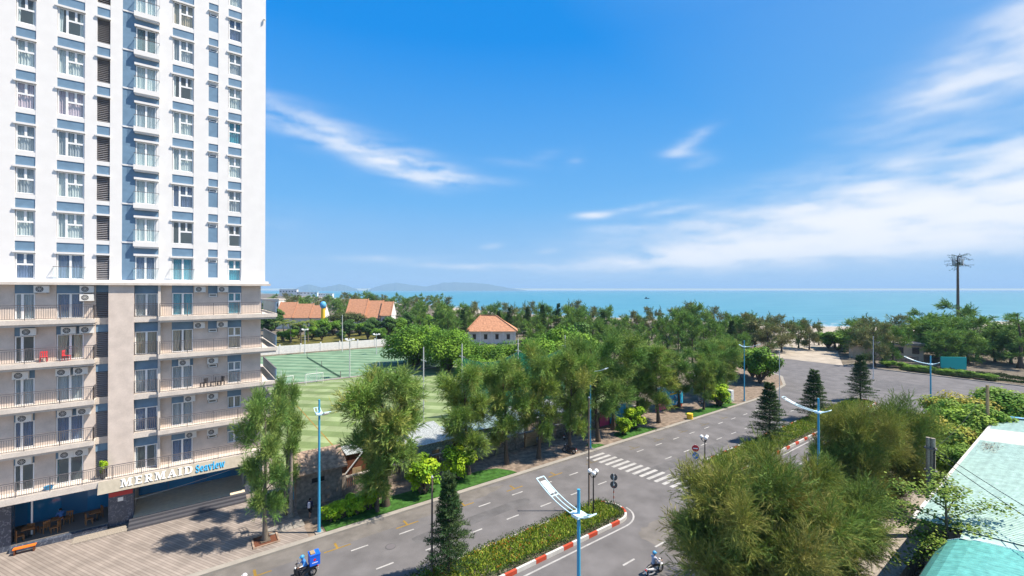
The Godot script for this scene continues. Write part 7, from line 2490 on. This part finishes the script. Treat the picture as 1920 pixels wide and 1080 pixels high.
	part("cabin", boxat(Vector3(-3.5, 1.6, -1.1), Vector3(-0.5, 4.2, 1.1)), M.dark, o)
	part("mast", boxat(Vector3(0.5, 1.6, -0.1), Vector3(0.7, 6.0, 0.1)), M.dark, o)

func make_roofs() -> void:
	# long shed with ribbed pale green roof
	var o := thing("warehouse", "long warehouse with ribbed pale green roof and white gutter", "building")
	var x0 := -7.4
	var x1 := 16.0
	var y0 := 5.0
	var slope := 0.085
	part("wall", boxat(Vector3(x0 + 0.4, 0, -76.5), Vector3(x1 - 0.4, y0 - 0.15, -38.8)), M.stone_pale, o)
	part("gable", boxat(Vector3(x0 + 0.6, y0 - 0.15, -38.8), Vector3(x1, y0 + 0.02, -38.6)), M.stone_pale, o)
	# roof in sheets across the slope, each with standing ribs
	var z := -38.3
	var k := 0
	while z > -77.0:
		var s := Shape.new()
		var z1 := z - 1.2
		for i in 4:
			var za := z - i * 0.3
			var zb := za - 0.09
			var zc := za - 0.12
			var zd := za - 0.27
			var ze := za - 0.3
			var lift := Vector3.UP * 0.03
			for q in [[za, zb, 1, 1], [zb, zc, 1, 0], [zc, zd, 0, 0], [zd, ze, 0, 1]]:
				var la: Vector3 = lift * q[2]
				var lb: Vector3 = lift * q[3]
				s.quad(Vector3(x0, y0, q[0]) + la, Vector3(x0, y0, q[1]) + lb, Vector3(x1, y0 + (x1 - x0) * slope, q[1]) + lb, Vector3(x1, y0 + (x1 - x0) * slope, q[0]) + la)
		part("roof_sheet", s, M.white_roof if z < -63.0 and z > -69.5 else M.green_roof, o)
		z = z1
		k += 1
	var fl := Shape.new()
	fl.quad(Vector3(-5.2, 5.0, -37.45), Vector3(-5.2, 5.16, -38.35), Vector3(x1, y0 + (x1 - x0) * slope - 0.03, -38.35), Vector3(x1, 6.55, -37.45))
	part("flashing", fl, M.green_roof, o)
	part("gutter", boxat(Vector3(x0 - 0.22, y0 - 0.16, -77.2), Vector3(x0 + 0.02, y0 - 0.01, -38.3)), M.kerb_white, o)
	var t := thing("tarpaulin", "crumpled blue tarpaulin over the far roof edge", "tarpaulin", Vector3(0, 0, -77.0))
	var f := FastNoiseLite.new()
	f.seed = 8
	f.frequency = 0.5
	var s2 := Shape.new()
	for i in 40:
		for j in 6:
			var q := []
			for e in [[i, j], [i + 1, j], [i + 1, j + 1], [i, j + 1]]:
				var x: float = x0 + e[0] * 0.5
				var zz: float = -e[1] * 0.45 + 0.8
				q.append(Vector3(x, y0 + (x - x0) * slope + 0.22 + 0.22 * f.get_noise_2d(x * 2.0, zz * 3.0) - 0.09 * e[1] * e[1] * 0.3, zz))
			s2.quad(q[0], q[1], q[2], q[3])
	part("sheet", s2, M.tarp_blue, t)
	s2 = Shape.new()
	s2.bar(Vector3(x0, y0 + 0.2, 0.85), Vector3(x0 + 20.0, y0 + 0.2 + 20.0 * slope, 0.85), 0.05, 0.05)
	part("hem_rope", s2, M.kerb_white, t)
	# fallen leaves in the gutter corner
	var rng := RandomNumberGenerator.new()
	rng.seed = 3
	var v := PackedVector3Array()
	var c := PackedColorArray()
	for i in 420:
		var at: Array = [[-6.6, -61.5], [-6.4, -60.5], [-6.9, -45.5]][i % 3]
		var p := Vector3(at[0] + rng.randfn() * 0.35, 0, at[1] + rng.randfn() * 0.9)
		p.y = y0 + (p.x - x0) * slope + 0.07
		var d := rdir(rng) * 0.1
		v.append(p); v.append(p + Vector3(0.09, 0.02, 0.03) + d * 0.3); v.append(p + Vector3(0.02, 0.03, 0.1) + d * 0.3)
		var q := Color(0.35, 0.17, 0.08) * rng.randf_range(0.6, 1.3)
		c.append(q); c.append(q); c.append(q)
	var lv := put("fallen_leaves", soft_mesh(v, c), M.flower)
	tag(lv, "dry brown leaves lying on the green roof", "leaves", "", "stuff")
	# curved teal canopy in front
	o = thing("canopy", "curved teal sheet canopy before the pale green roof", "canopy")
	var prof := [Vector2(-6.35, 3.3), Vector2(-6.3, 3.7), Vector2(-6.1, 4.15), Vector2(-5.75, 4.55), Vector2(-5.3, 4.85), Vector2(-4.7, 5.05), Vector2(-3.8, 5.2), Vector2(0.0, 5.55), Vector2(12.0, 6.4)]
	var zz := -37.6
	while zz < -14.0:
		var s := Shape.new()
		for i in prof.size() - 1:
			for q in 4:
				var za := zz + q * 0.3
				var zb := za + 0.3
				var zm := za + 0.15
				s.quad(Vector3(prof[i].x, prof[i].y, za), Vector3(prof[i].x, prof[i].y + 0.025, zm), Vector3(prof[i + 1].x, prof[i + 1].y + 0.025, zm), Vector3(prof[i + 1].x, prof[i + 1].y, za))
				s.quad(Vector3(prof[i].x, prof[i].y + 0.025, zm), Vector3(prof[i].x, prof[i].y, zb), Vector3(prof[i + 1].x, prof[i + 1].y, zb), Vector3(prof[i + 1].x, prof[i + 1].y + 0.025, zm))
		part("curved_sheet", s, M.teal_sheet, o)
		zz += 1.2
	var e2 := Shape.new()
	for q in [-37.62]:
		for i in prof.size() - 1:
			e2.bar(Vector3(prof[i].x, prof[i].y + 0.03, q), Vector3(prof[i + 1].x, prof[i + 1].y + 0.03, q), 0.05, 0.03)
	part("edge_trim", e2, M.lamp_pale, o)
	for q in [-37.2, -30.0, -22.0]:
		for x in [-6.0, 3.0]:
			part("post", boxat(Vector3(x - 0.06, 0, q - 0.06), Vector3(x + 0.06, 4.1 if x < 0 else 5.7, q + 0.06)), M.pole_grey, o)
	# low wall on the near sidewalk
	o = thing("low_wall", "low pale wall at the foot of the roofs beside the sidewalk", "wall", Vector3(-8.1, 0, 0))
	for q in 10:
		part("bay", boxat(Vector3(-0.1, 0, -28.0 - q * 5.0 - 4.96), Vector3(0.1, 1.3, -28.0 - q * 5.0)), M.stone_pale, o)

func _ready() -> void:
	make_camera_and_light()
	make_materials()
	M.net_solid = mat(lin(0.05, 0.11, 0.04), 0.9, 0.2)
	make_setting()
	make_markings()
	make_tower()
	make_roofs()
	make_walls_and_sheds()
	make_far_buildings()
	make_pitch_things()
	make_protos()
	make_trees()
	make_street_things()
	make_tower_things()
	make_people()
